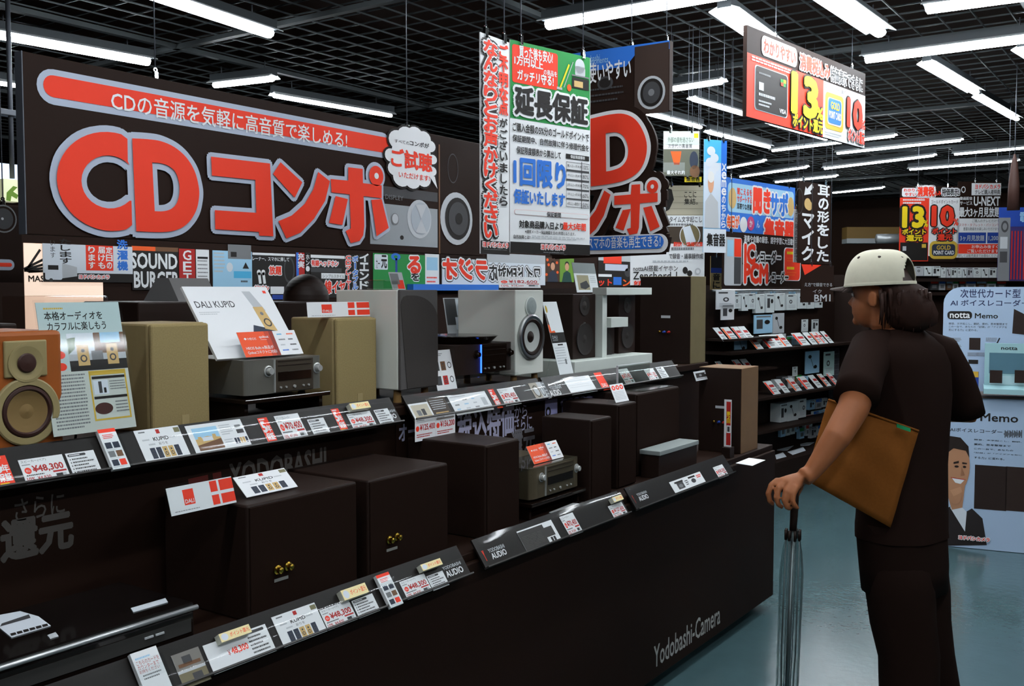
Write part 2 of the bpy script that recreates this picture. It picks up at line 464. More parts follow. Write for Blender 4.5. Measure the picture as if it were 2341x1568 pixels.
# ---------------------------------------------------------------- hanging signs
TOPZ = 3.05
def cord(root, p, r=0.0025, clip=True, m=None):
    """wire from the ceiling grid with a clip gripping the board edge at p"""
    b = MB(); b.tube([p + ZV * 0.02, Vector((p.x, p.y, TOPZ))], r, m or WIRE, 6); b.build('cord', root)
    if clip:
        b = MB(); b.box(p + ZV * 0.006, (0.014, 0.014, 0.032), CHROME, 0.002); b.lathe(p + ZV * 0.027, (0, 1, 0), [(0.004, -.002), (0.007, -.002), (0.007, .002), (0.004, .002), (0.004, -.002)], CHROME, 12); b.build('clip', root)
def spl(pts, n=4):
    """smooth open curve through the points"""
    out = []
    for i in range(len(pts) - 1):
        p0, p1, p2, p3 = pts[max(i - 1, 0)], pts[i], pts[i + 1], pts[min(i + 2, len(pts) - 1)]
        for k in range(n):
            t = k / n
            out.append(tuple(0.5 * (2 * p1[j] + (p2[j] - p0[j]) * t + (2 * p0[j] - 5 * p1[j] + 4 * p2[j] - p3[j]) * t * t + (3 * p1[j] - p0[j] - 3 * p2[j] + p3[j]) * t ** 3) for j in (0, 1)))
    return out + [pts[-1]]
def zz(pts, ox, oy, k): return [(ox + x / k, oy + y / k) for x, y in pts]
def arc(cx, cy, rx, ry, a0, a1, n, sh=0.0):
    out = []
    for i in range(n + 1):
        a = math.radians(a0 + (a1 - a0) * i / n); x = rx * math.cos(a); out.append((cx + x, cy + ry * math.sin(a) + sh * x))
    return out

# --- the big CD sign
YS = 2.6
def cd_sign():
    O = onY(62, 558, YS); A = Art(O, (1, 0, 0), (0, 0, 1), 0.0008)
    tl = onY(50, 116, YS); br = onY(1104, 585, YS)
    r = thing('hanging_sign', 'wide black sign with large red CD lettering hanging over the shelves', 'sign', ((tl.x + br.x) / 2, YS, br.z))
    B = MB(); B.span((tl.x, YS, br.z), (br.x, YS + 0.03, tl.z), SIGNBLACK, 0.002); B.build('board', r)
    b = MB(); e = GREY
    b.span((tl.x - 0.003, YS - 0.002, br.z), (tl.x, YS + 0.032, tl.z), WIRE); b.build('edge_strip', r)
    R, G = RED, GREYBLUE
    A.step = 0.0012
    # red pill across the top
    k = 2.61375
    u = lambda *p: p
    pill = [(905, 318), (905, 352)] 
    A.rrect(82, 151, 893, 364, 0.2, G, 1)
    A.rrect(97, 168, 893, 352, 0.2, R, 2)
    A.text('CDの音源を気軽に高音質で楽しめる!', 252, 204, 792, 341, PAPER, 3, 0.012)
    # C D
    c = arc(640, 1085, 312, 295, -69, -297, 30, 0.07)
    c = zz([(750, 832)] + c[1:-1] + [(778, 1345), (774, 1200)] + arc(640, 1088, 165, 158, 42, 318, 22, 0.05) + [(752, 965)], 0, 0, k)
    A.poly(c, R, 8, [(G, 0.019, 4)])
    dO = zz([(778, 828), (870, 833), (950, 845), (1030, 880), (1100, 940), (1150, 1020), (1175, 1110), (1178, 1180), (1160, 1260), (1115, 1330), (1050, 1372), (960, 1387), (803, 1382)], 0, 0, k)
    dI = zz([(898, 972), (950, 977), (1000, 995), (1040, 1035), (1060, 1105), (1058, 1170), (1040, 1222), (1005, 1252), (960, 1263), (913, 1262)], 0, 0, k)
    A.holed(spl(dO), spl(dI), R, 8, [(G, 0.019, 4)])
    ko = zz([(1250, 937), (1602, 978), (1622, 1412), (1537, 1408), (1535, 1386), (1275, 1370), (1272, 1256), (1520, 1272), (1514, 1076), (1255, 1050)], 0, 0, k)
    A.poly(ko, R, 8, [(G, 0.0145, 4)])
    A.poly(zz([(1665, 970), (1795, 1090), (1750, 1182), (1620, 1040)], 0, 0, k), R, 8, [(G, 0.0145, 4)])
    A.poly(zz([(1890, 1028), (1960, 1083), (1932, 1200), (1865, 1308), (1785, 1390), (1700, 1425), (1652, 1322), (1732, 1288), (1810, 1218), (1862, 1130)], 0, 0, k), R, 8, [(G, 0.0145, 4)])
    for q in ([(135, 1070), (240, 1080), (240, 1000), (326, 1010), (328, 1095), (440, 1108), (440, 1185), (332, 1172), (336, 1350), (330, 1405), (308, 1440), (255, 1452), (225, 1380), (256, 1365), (248, 1162), (140, 1150)],
              [(165, 1172), (238, 1190), (205, 1345), (125, 1332)], [(378, 1195), (440, 1190), (482, 1362), (410, 1412)]):
        A.poly(zz(q, 700, 0, k), R, 8, [(G, 0.0145, 4)])
    cx, cy = 700 + 408 / k, 1052 / k
    A.ell(cx, cy, 16, 23, G, 4, grow=0.0145); A.ell(cx, cy, 16, 23, R, 8); A.ell(cx, cy, 5, 7, PAPER, 9)
    # printed amplifier and loudspeaker
    A.rect(845, 421, 1000, 462, DGREY, 1); A.rect(845, 462, 1000, 566, mat('print_silver', (150, 156, 160), .6), 1)
    A.text('DISPLEY', 880, 444, 921, 459, GREY, 2)
    A.ell(902, 501, 9, 14, GREY, 2); A.ell(902, 500, 7, 11, LGREY, 3); A.ell(918, 543, 4, 5, INK, 2)
    A.ell(958, 501, 27, 44, LGREY, 2); A.ell(961, 500, 22, 37, mat('print_silver2', (168, 176, 184), .6), 3); A.poly([(961, 500), (948, 468), (974, 468)], LGREY, 4); A.poly([(961, 500), (948, 532), (974, 534)], LGREY, 4)
    A.rect(1002, 330, 1006, 580, BROWN, 1)
    A.ell(1043, 500, 36, 60, LGREY, 2); A.ell(1045, 500, 28, 48, INK, 3); A.ell(1046, 500, 22, 38, DGREY, 4); A.ell(1047, 500, 8, 13, INK, 5)
    A.ell(1035, 385, 12, 34, DGREY, 1, inner=0.92)
    # cloud balloon
    for sx, sy, rx in ((905, 320, 20), (925, 312, 20), (945, 310, 18), (965, 318, 16), (980, 335, 12), (985, 365, 10), (984, 392, 10), (965, 410, 16), (940, 412, 18), (915, 405, 20), (898, 385, 15), (890, 355, 14)):
        q = sx % 7 * 0.1; A.ell(sx, sy, rx, rx * 1.1, INK, 5 + q, n=16, grow=0.008); A.ell(sx, sy, rx, rx * 1.1, PAPER, 7 + q, n=16)
    A.poly([(895, 322), (978, 322), (984, 400), (905, 408), (888, 360)], PAPER, 7.8)
    A.poly([(976, 400), (990, 404), (996, 432)], PAPER, 7.9)
    A.text('すべての', 898, 318, 931, 332, INK, 9); A.text('コンポが', 932, 321, 976, 340, INK, 9, 0.02)
    A.text('ご試聴', 890, 338, 983, 394, R, 9, 0.03); A.text('いただけます!', 907, 392, 978, 415, R, 9, 0.01)
    A.build('printed_face', r)
    for x in (362, 936):
        cord(r, Vector((onY(x, 180, YS).x, YS + 0.015, tl.z)), 0.002)
cd_sign()

# --- board set across the end of the shelf
XS = 3.62
def d_board():
    A = Art(onX(1531, 250, XS), (0, -1, 0), (0, 0, 1), 0.0012)
    p = onX(1440, 545, XS)
    r = thing('hanging_sign', 'cut-out black board with red letter D and blue topped speaker print', 'sign', (XS, p.y, p.z))
    B = MB(); a = onX(1531, 92, XS); c = onX(1531, 252, XS)
    B.span((XS, a.y, c.z), (XS + 0.03, a.y + 0.62, a.z), SIGNBLACK, 0.001)
    B.build('top_board', r)
    A.z0 = 0.001
    A.poly([(1300, 124), (1531, 92), (1531, 112), (1452, 126), (1432, 152), (1300, 170)], BLUE, 1)
    A.rect(1452, 108, 1529, 256, mat('print_cabinet', (58, 44, 38), .6), 2)
    A.text('obashi', 1345, 128, 1372, 138, SKY, 2); A.text('mponents', 1345, 138, 1391, 147, SKY, 2)
    A.text('使いやすい', 1346, 146, 1443, 178, PAPER, 3, 0.025)
    A.ell(1490, 212, 32, 38, LGREY, 3); A.ell(1491, 212, 26, 32, INK, 4); A.ell(1491, 212, 20, 25, DGREY, 5); A.ell(1491, 212, 7, 8, GREY, 6)
    A.ell(1384, 190, 18, 16, DGREY, 1); A.ell(1384, 190, 13, 11, INK, 2)
    A.lines(1348, 205, 1430, 235, 3, DGREY, 2, 0.3)
    A.build('printed_panel', r)
    A = Art(onX(1531, 250, XS), (0, -1, 0), (0, 0, 1), 0.0012); A.z0 = 0.012
    R, G = RED, PAPER
    dO = [(1355, 273), (1400, 263), (1432, 262), (1458, 275), (1476, 303), (1484, 335), (1479, 368), (1463, 395), (1436, 412), (1400, 421), (1356, 427)]
    dI = [(1390, 306), (1415, 304), (1432, 315), (1441, 340), (1438, 365), (1425, 382), (1406, 390), (1391, 393)]
    dO = spl(dO); dI = spl(dI); A.holed(dO, dI, R, 6, [(G, 0.0155, 3)])
    q = lambda pts: zz(pts, 1400, 230, 3.646)
    k1 = [q([(35, 797), (172, 785), (178, 705), (250, 700), (250, 780), (395, 772), (395, 845), (248, 858), (240, 1060), (225, 1108), (160, 1120), (138, 1072), (172, 1062), (172, 862), (35, 872)]),
          q([(105, 915), (172, 905), (112, 1085), (45, 1062)]), q([(275, 895), (345, 880), (412, 1052), (335, 1090)]),
          zz([(1795, 1140), (1832, 1165), (1792, 1290), (1745, 1370), (1700, 1412), (1685, 1335), (1745, 1255)], 700, 0, 2.61375)]
    for pts in k1: A.poly(pts, R, 6, [(G, 0.0125, 3)])
    cx, cy = 1400 + 352 / 3.646, 230 + 720 / 3.646
    A.ell(cx, cy, 13, 15, G, 3, grow=0.012); A.ell(cx, cy, 13, 15, R, 6); A.ell(cx, cy, 4, 5, G, 7)
    A.rrect(1280, 545, 1529, 575, 0.05, G, 3, grow=0.004); 
    A.rrect(1270, 546, 1522, 568, 0.03, BLUE, 6)
    A.text('スマホの音楽も再生できる!', 1350, 543, 1515, 565, PAPER, 7, 0.015)
    A.build('raised_lettering', r)
    # black cut-out backing: the letters grown outwards, with real thickness
    B = MB(); Af = Art(A.O, A.U, A.V)
    def grow(pts, g):
        q = [Af.uv(*p) for p in pts]
        cxm = sum(p[0] for p in q) / len(q); cym = sum(p[1] for p in q) / len(q)
        for kk in range(8):
            an = math.pi * kk / 4 + 0.2
            ring = [Af.P(a + g * math.cos(an), b + g * math.sin(an)) for a, b in q]
            B.prism([p + Af.N * (0.0105 + kk * 1e-5) for p in ring], -Af.N * 0.014, SIGNBLACK)
    grow(dO, 0.040)
    for pts in k1: grow(pts, 0.038)
    ring = arc(cx, cy, 13, 15, 0, 345, 20); grow(ring, 0.04)
    grow([(1270, 582), (1520, 570), (1525, 545), (1270, 560)], 0.02)
    B.build('cut_out_board', r)
    for x in (1440, 1520): cord(r, Vector((XS + 0.015, onX(x, 100, XS).y, a.z)), 0.002)
d_board()

# --- white and green warranty banner pair near the aisle
def banners():
    U = dirv(-12.5); O = atD(1166, 335, 3.35)
    A = Art(O, U, ZV, 0.0009)
    p0 = A.uv(1166, 584); p1 = A.uv(1348, 130); t0 = A.uv(1166, 90)
    c = A.P(*A.uv(1255, 584))
    r = thing('banner', 'white warranty banner with green and red top beside the narrow vertical banner', 'banner', c)
    A.slab(1166, 90, 1348, 584, PAPER, 0.004)
    u0, v1 = p0; u1 = p1[0]; v0 = t0[1]; h = v0 - v1
    A.rect(1166, 90, 1348, 298, GREEN, 1)
    A.rrect(1170, 100, 1274, 207, 0.01, RED, 2)
    A.text('買った後も安心!', 1186, 103, 1262, 146, PAPER, 3, 0.03); A.text('1万円以上', 1175, 127, 1240, 160, PAPER, 3, 0.035); A.text('の商品を', 1242, 158, 1272, 177, PAPER, 3, 0.02)
    A.text('ガッチリ守る!', 1182, 158, 1264, 198, PAPER, 3, 0.035)
    # printed appliances
    A.ell(1325, 152, 11, 17, mat('print_appliance', (196, 202, 206), .6), 2); A.rrect(1314, 150, 1337, 178, 0.01, LGREY, 2)
    A.rect(1307, 176, 1345, 208, INK, 3); A.rect(1311, 184, 1331, 202, TAN, 4); A.rect(1306, 173, 1345, 178, GREY, 4)
    A.line(1279, 202, 1300, 148, 0.007, YEL, 3); A.line(1288, 200, 1309, 142, 0.003, LGREY, 3); A.ell(1300, 201, 5, 8, ORANGE, 3); A.rect(1272, 198, 1284, 206, LGREY, 3)
    A.text('延長保証', 1176, 197, 1340, 286, INK, 6, 0.045, [(PAPER, 0.009, 4)])
    A.text('ご購入金額の5%分のゴールドポイントで', 1171, 279, 1345, 325, INK, 3, 0.022)
    A.text('保証期間中、自然故障に伴う修理代金を', 1171, 307, 1345, 347, INK, 3, 0.022)
    A.text('保証限度額表から算出して', 1180, 334, 1281, 364, INK, 3, 0.022)
    A.text('1回限り', 1174, 361, 1291, 432, BLUE, 3, 0.045); A.text('保証いたします', 1174, 432, 1290, 473, BLUE, 3, 0.04)
    A.rect(1293, 351, 1346, 369, INK, 2); A.text('保証限度額表', 1303, 354, 1336, 366, PAPER, 3, 0.02)
    A.frame(1294, 369, 1346, 477, 0.0015, DGREY, 2)
    for i in range(5):
        y = 370 + i * 21.5
        if i: A.rect(1294, y - 0.8, 1346, y + 0.8, DGREY, 2)
        A.text(('購入日~1年未満', '1年以上~2年未満', '2年以上~3年未満', '3年以上~4年未満', '4年以上~期間まで')[i], 1296, y + 5, 1328, y + 15, INK, 3)
        A.text(('100%', '80%', '70%', '60%', '50%')[i], 1331, y + 8, 1344, y + 19, INK, 3)
    A.rect(1328.5, 370, 1329.5, 477, DGREY, 2)
    A.rrect(1175, 478, 1345, 502, 0.02, mat('pink_print', (232, 190, 190), .6), 1); A.rrect(1176, 479, 1344, 501, 0.02, PAPER, 2); A.text('保証期間', 1249, 484, 1281, 498, INK, 3, 0.02)
    A.text('対象商品購入日より', 1186, 503, 1286, 526, INK, 3, 0.03); A.text('最大5年間', 1286, 508, 1338, 528, RED, 3, 0.03)
    A.text('※通常メーカー保証期間を含め5年間となります。', 1199, 525, 1314, 539, INK, 3, 0.01); A.text('自然故障とは?', 1173, 536, 1211, 547, INK, 3, 0.015)
    A.lines(1215, 538, 1344, 552, 2, LGREY, 2, 0.6)
    A.rect(1166, 552, 1348, 584, INK, 2); A.text('ヨドバシカメラ', 1236, 558, 1291, 572, RED, 5, 0.03, [(PAPER, 0.003, 3)]); A.text('www.yodobashi.com', 1241, 575, 1288, 580, LGREY, 3)
    A.build('printed_sheet', r)
    cord(r, A.P(u0 + 0.05, v0)); cord(r, A.P(u1 - 0.035, v0 - 0.0))
    # narrow one
    U2 = dirv(1.0); O2 = A.P(*A.uv(1166, 335)) + Vector((0, 0, 0))
    N = Art(O2, U2, ZV, 0.0009)
    a = N.P(*N.uv(1131, 584))
    r2 = thing('banner', 'narrow white banner with a red column of outlined vertical writing', 'banner', a)
    N.slab(1098, 73, 1164, 583, PAPER, 0.004)
    N.vtext('なんなりとお声かけください', 1103, 88, 1133, 545, RED, 8, 0.04, [(PAPER, 0.006, 6), (INK, 0.013, 4)], pad=0.03)
    N.vtext('ご不明な点', 1140, 98, 1159, 266, RED, 4, 0.045, pad=0.05); N.vtext('がございましたら', 1141, 266, 1158, 474, INK, 4, 0.03, pad=0.1)
    N.rect(1098, 549, 1164, 583, INK, 2); N.text('ヨドバシカメラ', 1102, 552, 1160, 567, RED, 5, 0.03, [(PAPER, 0.003, 3)]); N.text('www.yodobashi.com', 1104, 568, 1157, 573, LGREY, 3)
    N.build('printed_sheet', r2)
    t = N.uv(1098, 73); e = N.uv(1164, 73)
    cord(r2, N.P(t[0] + 0.03, t[1])); cord(r2, N.P(e[0] - 0.03, t[1]))
banners()

# --- 13% / 10% hanging board
def points_sign():
    U = dirv(-6.5); O = atD(1707, 160, 4.7); A = Art(O, U, ZV, 0.0014)
    v0 = A.uv(1707, 56)[1]; v1 = A.uv(1707, 266)[1]; u0 = 0; u1 = A.uv(1977, 250)[0]
    r = thing('hanging_sign', 'slanted hanging board offering 13 and 10 percent points with printed cards', 'sign', A.P(u1 / 2, v1))
    A.fn = None
    hw = MB(); q = [(u0, v1), (u1, v1), (u1, v0), (u0, v0)]
    hw.hexa([A.P(*c) - A.N * 0.02 for c in q], [A.P(*c) for c in q], SIGNBLACK); hw.build('board', r)
    w = u1 - u0; h = v0 - v1; UV = lambda fx, fy: (u0 + fx * w, v0 - fy * h)
    A.fn = UV
    A.rect(0, .30, .60, 1, RED, 1); A.rect(.60, .30, 1, 1, PAPER, 1)
    A.rrect(.10, .045, .37, .27, 0.03, PAPER, 2); A.text('わかりやすい', .115, .08, .355, .24, RED, 3, 0.035)
    A.text('消費税込み', .39, .08, .645, .27, RED, 5, 0.03, [(PAPER, 0.006, 3)]); A.text('特価表示でさらに', .655, .09, .965, .27, INK, 5, 0.015, [(PAPER, 0.006, 3)])
    A.rrect(.052, .40, .30, .90, 0.02, LGREY, 2); A.rrect(.058, .41, .294, .89, 0.02, INK, 3)
    A.rect(.24, .465, .28, .545, GREEN, 4); A.rect(.26, .465, .28, .505, YEL, 5); A.rect(.24, .505, .26, .545, RED, 5); A.rect(.08, .58, .115, .67, LGREY, 4); A.text('VISA', .235, .81, .285, .86, PAPER, 4, .02)
    A.lines(.08, .70, .25, .74, 1, LGREY, 4, .8); A.lines(.08, .78, .18, .86, 2, LGREY, 4, .5); A.lines(.08, .47, .20, .50, 1, GREY, 4, .7)
    A.lines(.03, .32, .36, .38, 2, PAPER, 3, .6, 3)
    A.text('13', .33, .35, .53, .80, YEL, 7, 0.05, [(INK, 0.010, 4)]); A.text('%', .53, .66, .585, .80, YEL, 7, 0.04, [(INK, 0.008, 4)])
    A.text('ポイント還元', .335, .82, .585, .97, YEL, 7, 0.04, [(INK, 0.009, 4)])
    A.text('ゴールドポイントカードご提示で', .61, .33, .80, .38, INK, 3, 0.01)
    A.rrect(.615, .42, .785, .88, 0.03, GOLD, 2); A.rrect(.635, .48, .765, .82, 0.02, PAPER, 3); A.rrect(.64, .49, .76, .80, 0.02, BLUE, 4)
    A.text('GOLD', .66, .53, .74, .62, YEL, 5, 0.03); A.text('POINT CARD', .645, .65, .755, .74, PAPER, 5, 0.03)
    A.lines(.615, .91, .79, .97, 2, LGREY, 3, .5)
    A.text('10', .815, .42, .955, .77, RED, 7, 0.05, [(INK, 0.008, 4)]); A.text('%', .95, .64, .99, .76, RED, 7, 0.03); A.text('ポイント還元', .825, .80, .985, .96, RED, 7, 0.04, [(PAPER, .004, 5), (INK, 0.007, 4)])
    A.build('printed_face', r)
    A.fn = None
    cord(r, A.P(u0 + w * .22, v0) - A.N * 0.01, 0.002); cord(r, A.P(u0 + w * .88, v0) - A.N * 0.01, 0.002)
points_sign()
# ---------------------------------------------------------------- display counter
CX1 = 4.68
def counter():
    r = thing('display_counter', 'long black two-tier display counter carrying the stereo equipment', 'display counter', (1.6, 2.3, 0))
    b = MB(); b.span((-1.6, 1.69, 0.06), (CX1, 3.2, 0.775), BLACKPAINT, 0.004); b.build('cabinet', r)
    b = MB(); b.span((-1.6, 1.705, 0.775), (CX1 + 0.005, 3.2, 0.80), BLACKPAINT, 0.003); b.build('lower_top', r)
    b = MB(); b.span((-1.6, 2.07, 0.80), (CX1 - 0.02, 2.95, 1.16), BLACKPAINT, 0.002); b.build('riser', r)
    b = MB(); b.span((-1.6, 2.043, 1.16), (CX1, 3.0, 1.19), BLACKPAINT, 0.003); b.build('upper_shelf', r)
    for X in (0.9, 2.75, 4.60):
        b = MB(); b.lathe((X, 1.80, 0.035), (1, 0, 0), [(0.0, -.014), (.034, -.014), (.034, .014), (0, .014)], BLACK, 20); b.span((X - .02, 1.78, .04), (X + .02, 1.82, .06), BLACK); b.build('caster', r)
    # shop lettering on the front and riser
    LG = mat('grey_lettering', (172, 172, 168), 0.6); DL = mat('dim_lettering', (84, 80, 76), 0.6)
    A = Art((0, 1.69, 0), (1, 0, 0), (0, 0, 1), 0.0003)
    A.text('Yodobashi-Camera', 1495, 1478, 1646, 1424, LG, 1, 0.012)
    A.build('lettering', r)
    R = Art((0, 2.07, 0), (1, 0, 0), (0, 0, 1), 0.0003)
    R.text('YODOBASHI', 525, 1062, 745, 1076, DL, 1, 0.03)
    R.poly([(430, 1095), (475, 1085), (478, 1110), (433, 1120)], mat('dim_red', (90, 26, 20), .6), 1); R.poly([(486, 1082), (505, 1078), (508, 1104), (488, 1108)], MATS['dim_red'], 1)
    R.build('riser_lettering', r); R = Art((0, 2.07, 0), (1, 0, 0), (0, 0, 1), 0.0003)
    R.text('さらに', 33, 1143, 148, 1172, DL, 1, 0.008)
    R.text('還元', 2, 1195, 166, 1248, DL, 1, 0.045)
    R.build('riser_lettering', r)
counter()
RISY = 2.066

# dark poster with white lettering fixed along the riser
def riser_poster():
    A = Art((0, RISY, 0), (1, 0, 0), (0, 0, 1), 0.0003)
    r = thing('poster', 'black riser poster with big white price offer lettering under the upper rail', 'poster', (2.9, RISY, 0.9))
    BW = mat('bluish_white_print', (196, 196, 226), .6)
    A.slab(905, 925, 1250, 1110, SIGNBLACK, 0.002)
    A.text('オー', 912, 972, 950, 1002, BW, 1, 0.03)
    A.text('税込特価', 1046, 942, 1174, 992, BW, 1, 0.035); A.text('から', 1176, 929, 1205, 951, BW, 1, 0.012); A.text('さらに', 1176, 955, 1216, 980, BW, 1, 0.012)
    A.text('還元', 1168, 985, 1222, 1032, mat('grey_print2', (128, 126, 132), .6), 1, 0.035); A.text('ト', 1128, 990, 1148, 1012, BW, 1, 0.04)
    A.build('printed_sheet', r)
    A = Art((0, RISY, 0), (1, 0, 0), (0, 0, 1), 0.0003)
    r = thing('poster', 'violet and black riser poster showing clouds behind the black boxes', 'poster', (3.5, RISY, 0.95))
    A.slab(1246, 915, 1420, 962, SIGNBLACK, 0.002)
    V = mat('violet_print', (172, 172, 222), .6)
    A.rect(1246, 915, 1274, 960, V, 1); A.ell(1253, 942, 6, 12, INK, 2, inner=.5)
    for x in range(1290, 1390, 14): A.ell(x, 921 - (x - 1290) * .13, 9, 10, V, 1 + (x % 5) * .1, n=14)
    A.rect(1284, 920, 1395, 960, V, 1.9)
    A.build('printed_sheet', r)
riser_poster()

# ---------------------------------------------------------------- sloped price rails
SV = Vector((0, .58, .815)).normalized()
LOW = Vector((0, 1.661, 0.76)); UP = Vector((0, 2.0, 1.15)); RL = 0.088
def rail(plane, x0, x1, label, logo=None, half=None):
    N = Vector((1, 0, 0)).cross(SV)
    a = onP(x0[0], x0[1], plane, N).x if x0 else -1.4
    c = onP(x1[0], x1[1], plane, N).x
    r = thing('price_rail', label, 'price rail', Vector(((a + c) / 2, plane.y, plane.z)))
    b = MB(); p = lambda x, t, n: Vector((x, plane.y, plane.z)) + SV * t + N * n
    b.hexa([p(a, 0, -.006), p(c, 0, -.006), p(c, RL, -.006), p(a, RL, -.006)], [p(a, 0, 0), p(c, 0, 0), p(c, RL, 0), p(a, RL, 0)], mat('rail_black', (24, 20, 18), .45, spec=.2)); b.build('backing', r)
    b = MB(); b.hexa([p(a, -.004, -.006), p(c, -.004, -.006), p(c, 0, -.006), p(a, 0, -.006)], [p(a, -.004, .012), p(c, -.004, .012), p(c, 0, .012), p(a, 0, .012)], mat('rail_lip', (52, 50, 48), .35, spec=.4)); b.build('lip', r)
    b = MB(); n = 8; vs = []
    for i in range(n + 1):
        t = i / n; q = 0.0085 + 0.006 * math.sin(math.pi * t)
        vs += [p(a + .002, RL * t, q), p(c - .002, RL * t, q)]
    b.add(vs, [(2 * i, 2 * i + 1, 2 * i + 3, 2 * i + 2) for i in range(n)], COVER, True); b.build('clear_cover', r)
    if logo:
        A = Art(plane, (1, 0, 0), SV, 0.0003)
        yo, au, col = logo
        A.text('YODOBASHI', *yo, LGREY, 1, .02); A.text('AUDIO', *au, PAPER, 1, .025)
        if col: A.text('Y', *col, RED, 1, .05)
        A.build('logo', r)
rail(LOW, None, (1080, 1318), 'long lower price rail along the counter edge, nearest the camera', ((1010, 1297, 1054, 1289), (1017, 1307, 1061, 1306), None))
rail(LOW, (1113, 1303), (1442, 1178), 'middle lower price rail with a printed dark sheet and red Y logo', ((1114, 1256, 1154, 1251), (1121, 1266, 1160, 1266), (1100, 1260, 1115, 1281)))
rail(LOW, (1456, 1165), (1680, 1083), 'far end lower price rail with red Y logo and glare streaks', ((1454, 1129, 1479, 1126), (1458, 1136, 1484, 1138), (1444, 1133, 1455, 1150)))
rail(UP, None, (920, 966), 'long upper price rail under the beige loudspeakers', ((868, 940, 904, 941), (870, 950, 908, 955), None))
rail(UP, (949, 962), (1254, 913), 'middle upper price rail under the white loudspeakers')
rail(UP, (1262, 911), (1552, 850), 'far upper price rail with the red square card', ((1254, 884, 1284, 887), (1254, 893, 1285, 902), None))

# ---------------------------------------------------------------- printed cards
def p_price(A, price, pts='¥4,830', title='スピーカー(ペア)'):
    A.text(title, .04, .05, .60, .17, DGREY, 1); A.lines(.04, .21, .3, .26, 1, GREY, 1, .8)
    A.ell(.13, .47, .075, .13, RED, 1); A.text('税込', .085, .42, .175, .53, PAPER, 2)
    A.text(price, .24, .30, .93, .60, DKRED, 1, .03)
    A.lines(.06, .64, .62, .70, 1, DGREY, 1, .8); A.rect(.66, .61, .97, .68, DKRED, 1)
    A.text('10%', .05, .74, .22, .90, DKRED, 1, .02); A.text(pts, .28, .74, .58, .89, DKRED, 1, .015); A.rect(.70, .73, .94, .88, LGREY, 1); A.lines(.71, .74, .93, .87, 1, INK, 2, .9, 2, .03)
    A.lines(.06, .93, .6, .97, 1, GREY, 1, .7)
def p_spec(A):
    A.rrect(.05, .06, .68, .17, .004, DGREY, 1); A.lines(.1, .09, .62, .14, 1, PAPER, 2, .9)
    for i in range(5):
        y = .26 + i * .14; A.ell(.09, y + .035, .02, .03, INK, 1, n=10); A.lines(.15, y, .92, y + .07, 1, DGREY, 1, .85, i)
        A.rect(.05, y + .1, .95, y + .108, LGREY, 1)
def p_five(A):
    A.rect(0, 0, 1, 1, RED, 0.5); A.lines(.1, .04, .9, .12, 1, PAPER, 1, .7); A.text('5', .1, .16, .48, .55, PAPER, 1, .05); A.text('年', .5, .3, .95, .56, PAPER, 1, .03); A.text('保証', .12, .60, .92, .86, PAPER, 1, .04); A.lines(.1, .91, .9, .97, 1, YEL, 1, .6)
def minispk(A, x, y, w, h, col, l=2):
    A.rect(x, y, x + w, y + h, col, l)
    A.ell(x + w * .5, y + h * .28, w * .16, h * .09, DGREY, l + 1, n=12); A.ell(x + w * .5, y + h * .66, w * .3, h * .18, DGREY, l + 1, n=14); A.ell(x + w * .5, y + h * .66, w * .18, h * .11, col if col is not INK else GREY, l + 2, n=12)
NAVY = mat('navy_print', (44, 52, 68), .6)
def p_kupid(A):
    A.rect(.08, .06, .22, .10, GREY, 1); A.rect(.46, .04, .54, .17, DKRED, 1); A.rect(.86, .05, .99, .2, mat('olive_print', (120, 116, 84), .6), 1)
    A.text('KUPID', .34, .27, .68, .38, INK, 1, .02); A.lines(.1, .3, .32, .36, 1, LGREY, 1, .8); A.lines(.70, .3, .92, .36, 1, LGREY, 1, .8); A.text('彩りを', .42, .43, .62, .52, DGREY, 1); A.lines(.2, .45, .4, .51, 1, LGREY, 1, .8)
    for i, c in enumerate((NAVY, NAVY, TAN, TAN, NAVY)): minispk(A, .18 + i * .135, .58, .11, .33, c)
def p_photo(A):
    A.rect(.08, .12, .52, .88, SKY, 1); A.poly([(.08, .5), (.3, .42), (.52, .5), (.52, .88), (.08, .88)], TAN, 2); A.poly([(.08, .7), (.52, .55), (.52, .88), (.08, .88)], BROWN, 3)
    A.rect(.2, .45, .38, .58, WHITE2, 4); A.rect(.13, .42, .19, .6, TAN, 4); A.rect(.39, .38, .45, .54, TAN, 4)
    A.lines(.56, .12, .78, .5, 5, LGREY, 1); A.rect(.84, .18, .95, .28, GREY, 1); A.rect(.84, .34, .97, .48, DGREY, 1)
    for i, c in enumerate((NAVY, NAVY, TAN, TAN, NAVY)): A.rect(.74 + i * .05, .62, .78 + i * .05, .82, c, 1)
    A.lines(.56, .62, .72, .86, 3, LGREY, 1)
def p_heos(A):
    A.rect(0, 0, .6, 1, mat('heos_orange', (236, 84, 40), .6), 1); A.rect(.45, 0, .6, 1, mat('heos_dark', (196, 66, 40), .6), 2); A.rect(.53, 0, .6, 1, mat('heos_darker', (140, 52, 38), .6), 3)
    A.ell(.1, .28, .025, .05, PAPER, 4, n=4); A.text('HEOS', .14, .24, .28, .33, PAPER, 4); A.text('qobuz', .34, .17, .5, .30, PAPER, 4, .01); A.lines(.35, .33, .5, .36, 1, PAPER, 4)
    A.text('HEOS Built-in製品が', .06, .58, .52, .72, PAPER, 4, .01); A.text('Qobuzコネクトに対応!', .06, .76, .55, .90, PAPER, 4, .01)
    for i in range(4):
        for j in range(2): A.lines(.66 + j * .17, .12 + i * .22, .78 + j * .17, .18 + i * .22, 1, (CYAN, ORANGE, GREY, DGREY, LGREY, INK, BLUE, GREY)[i * 2 + j], 1, .9, i + j)
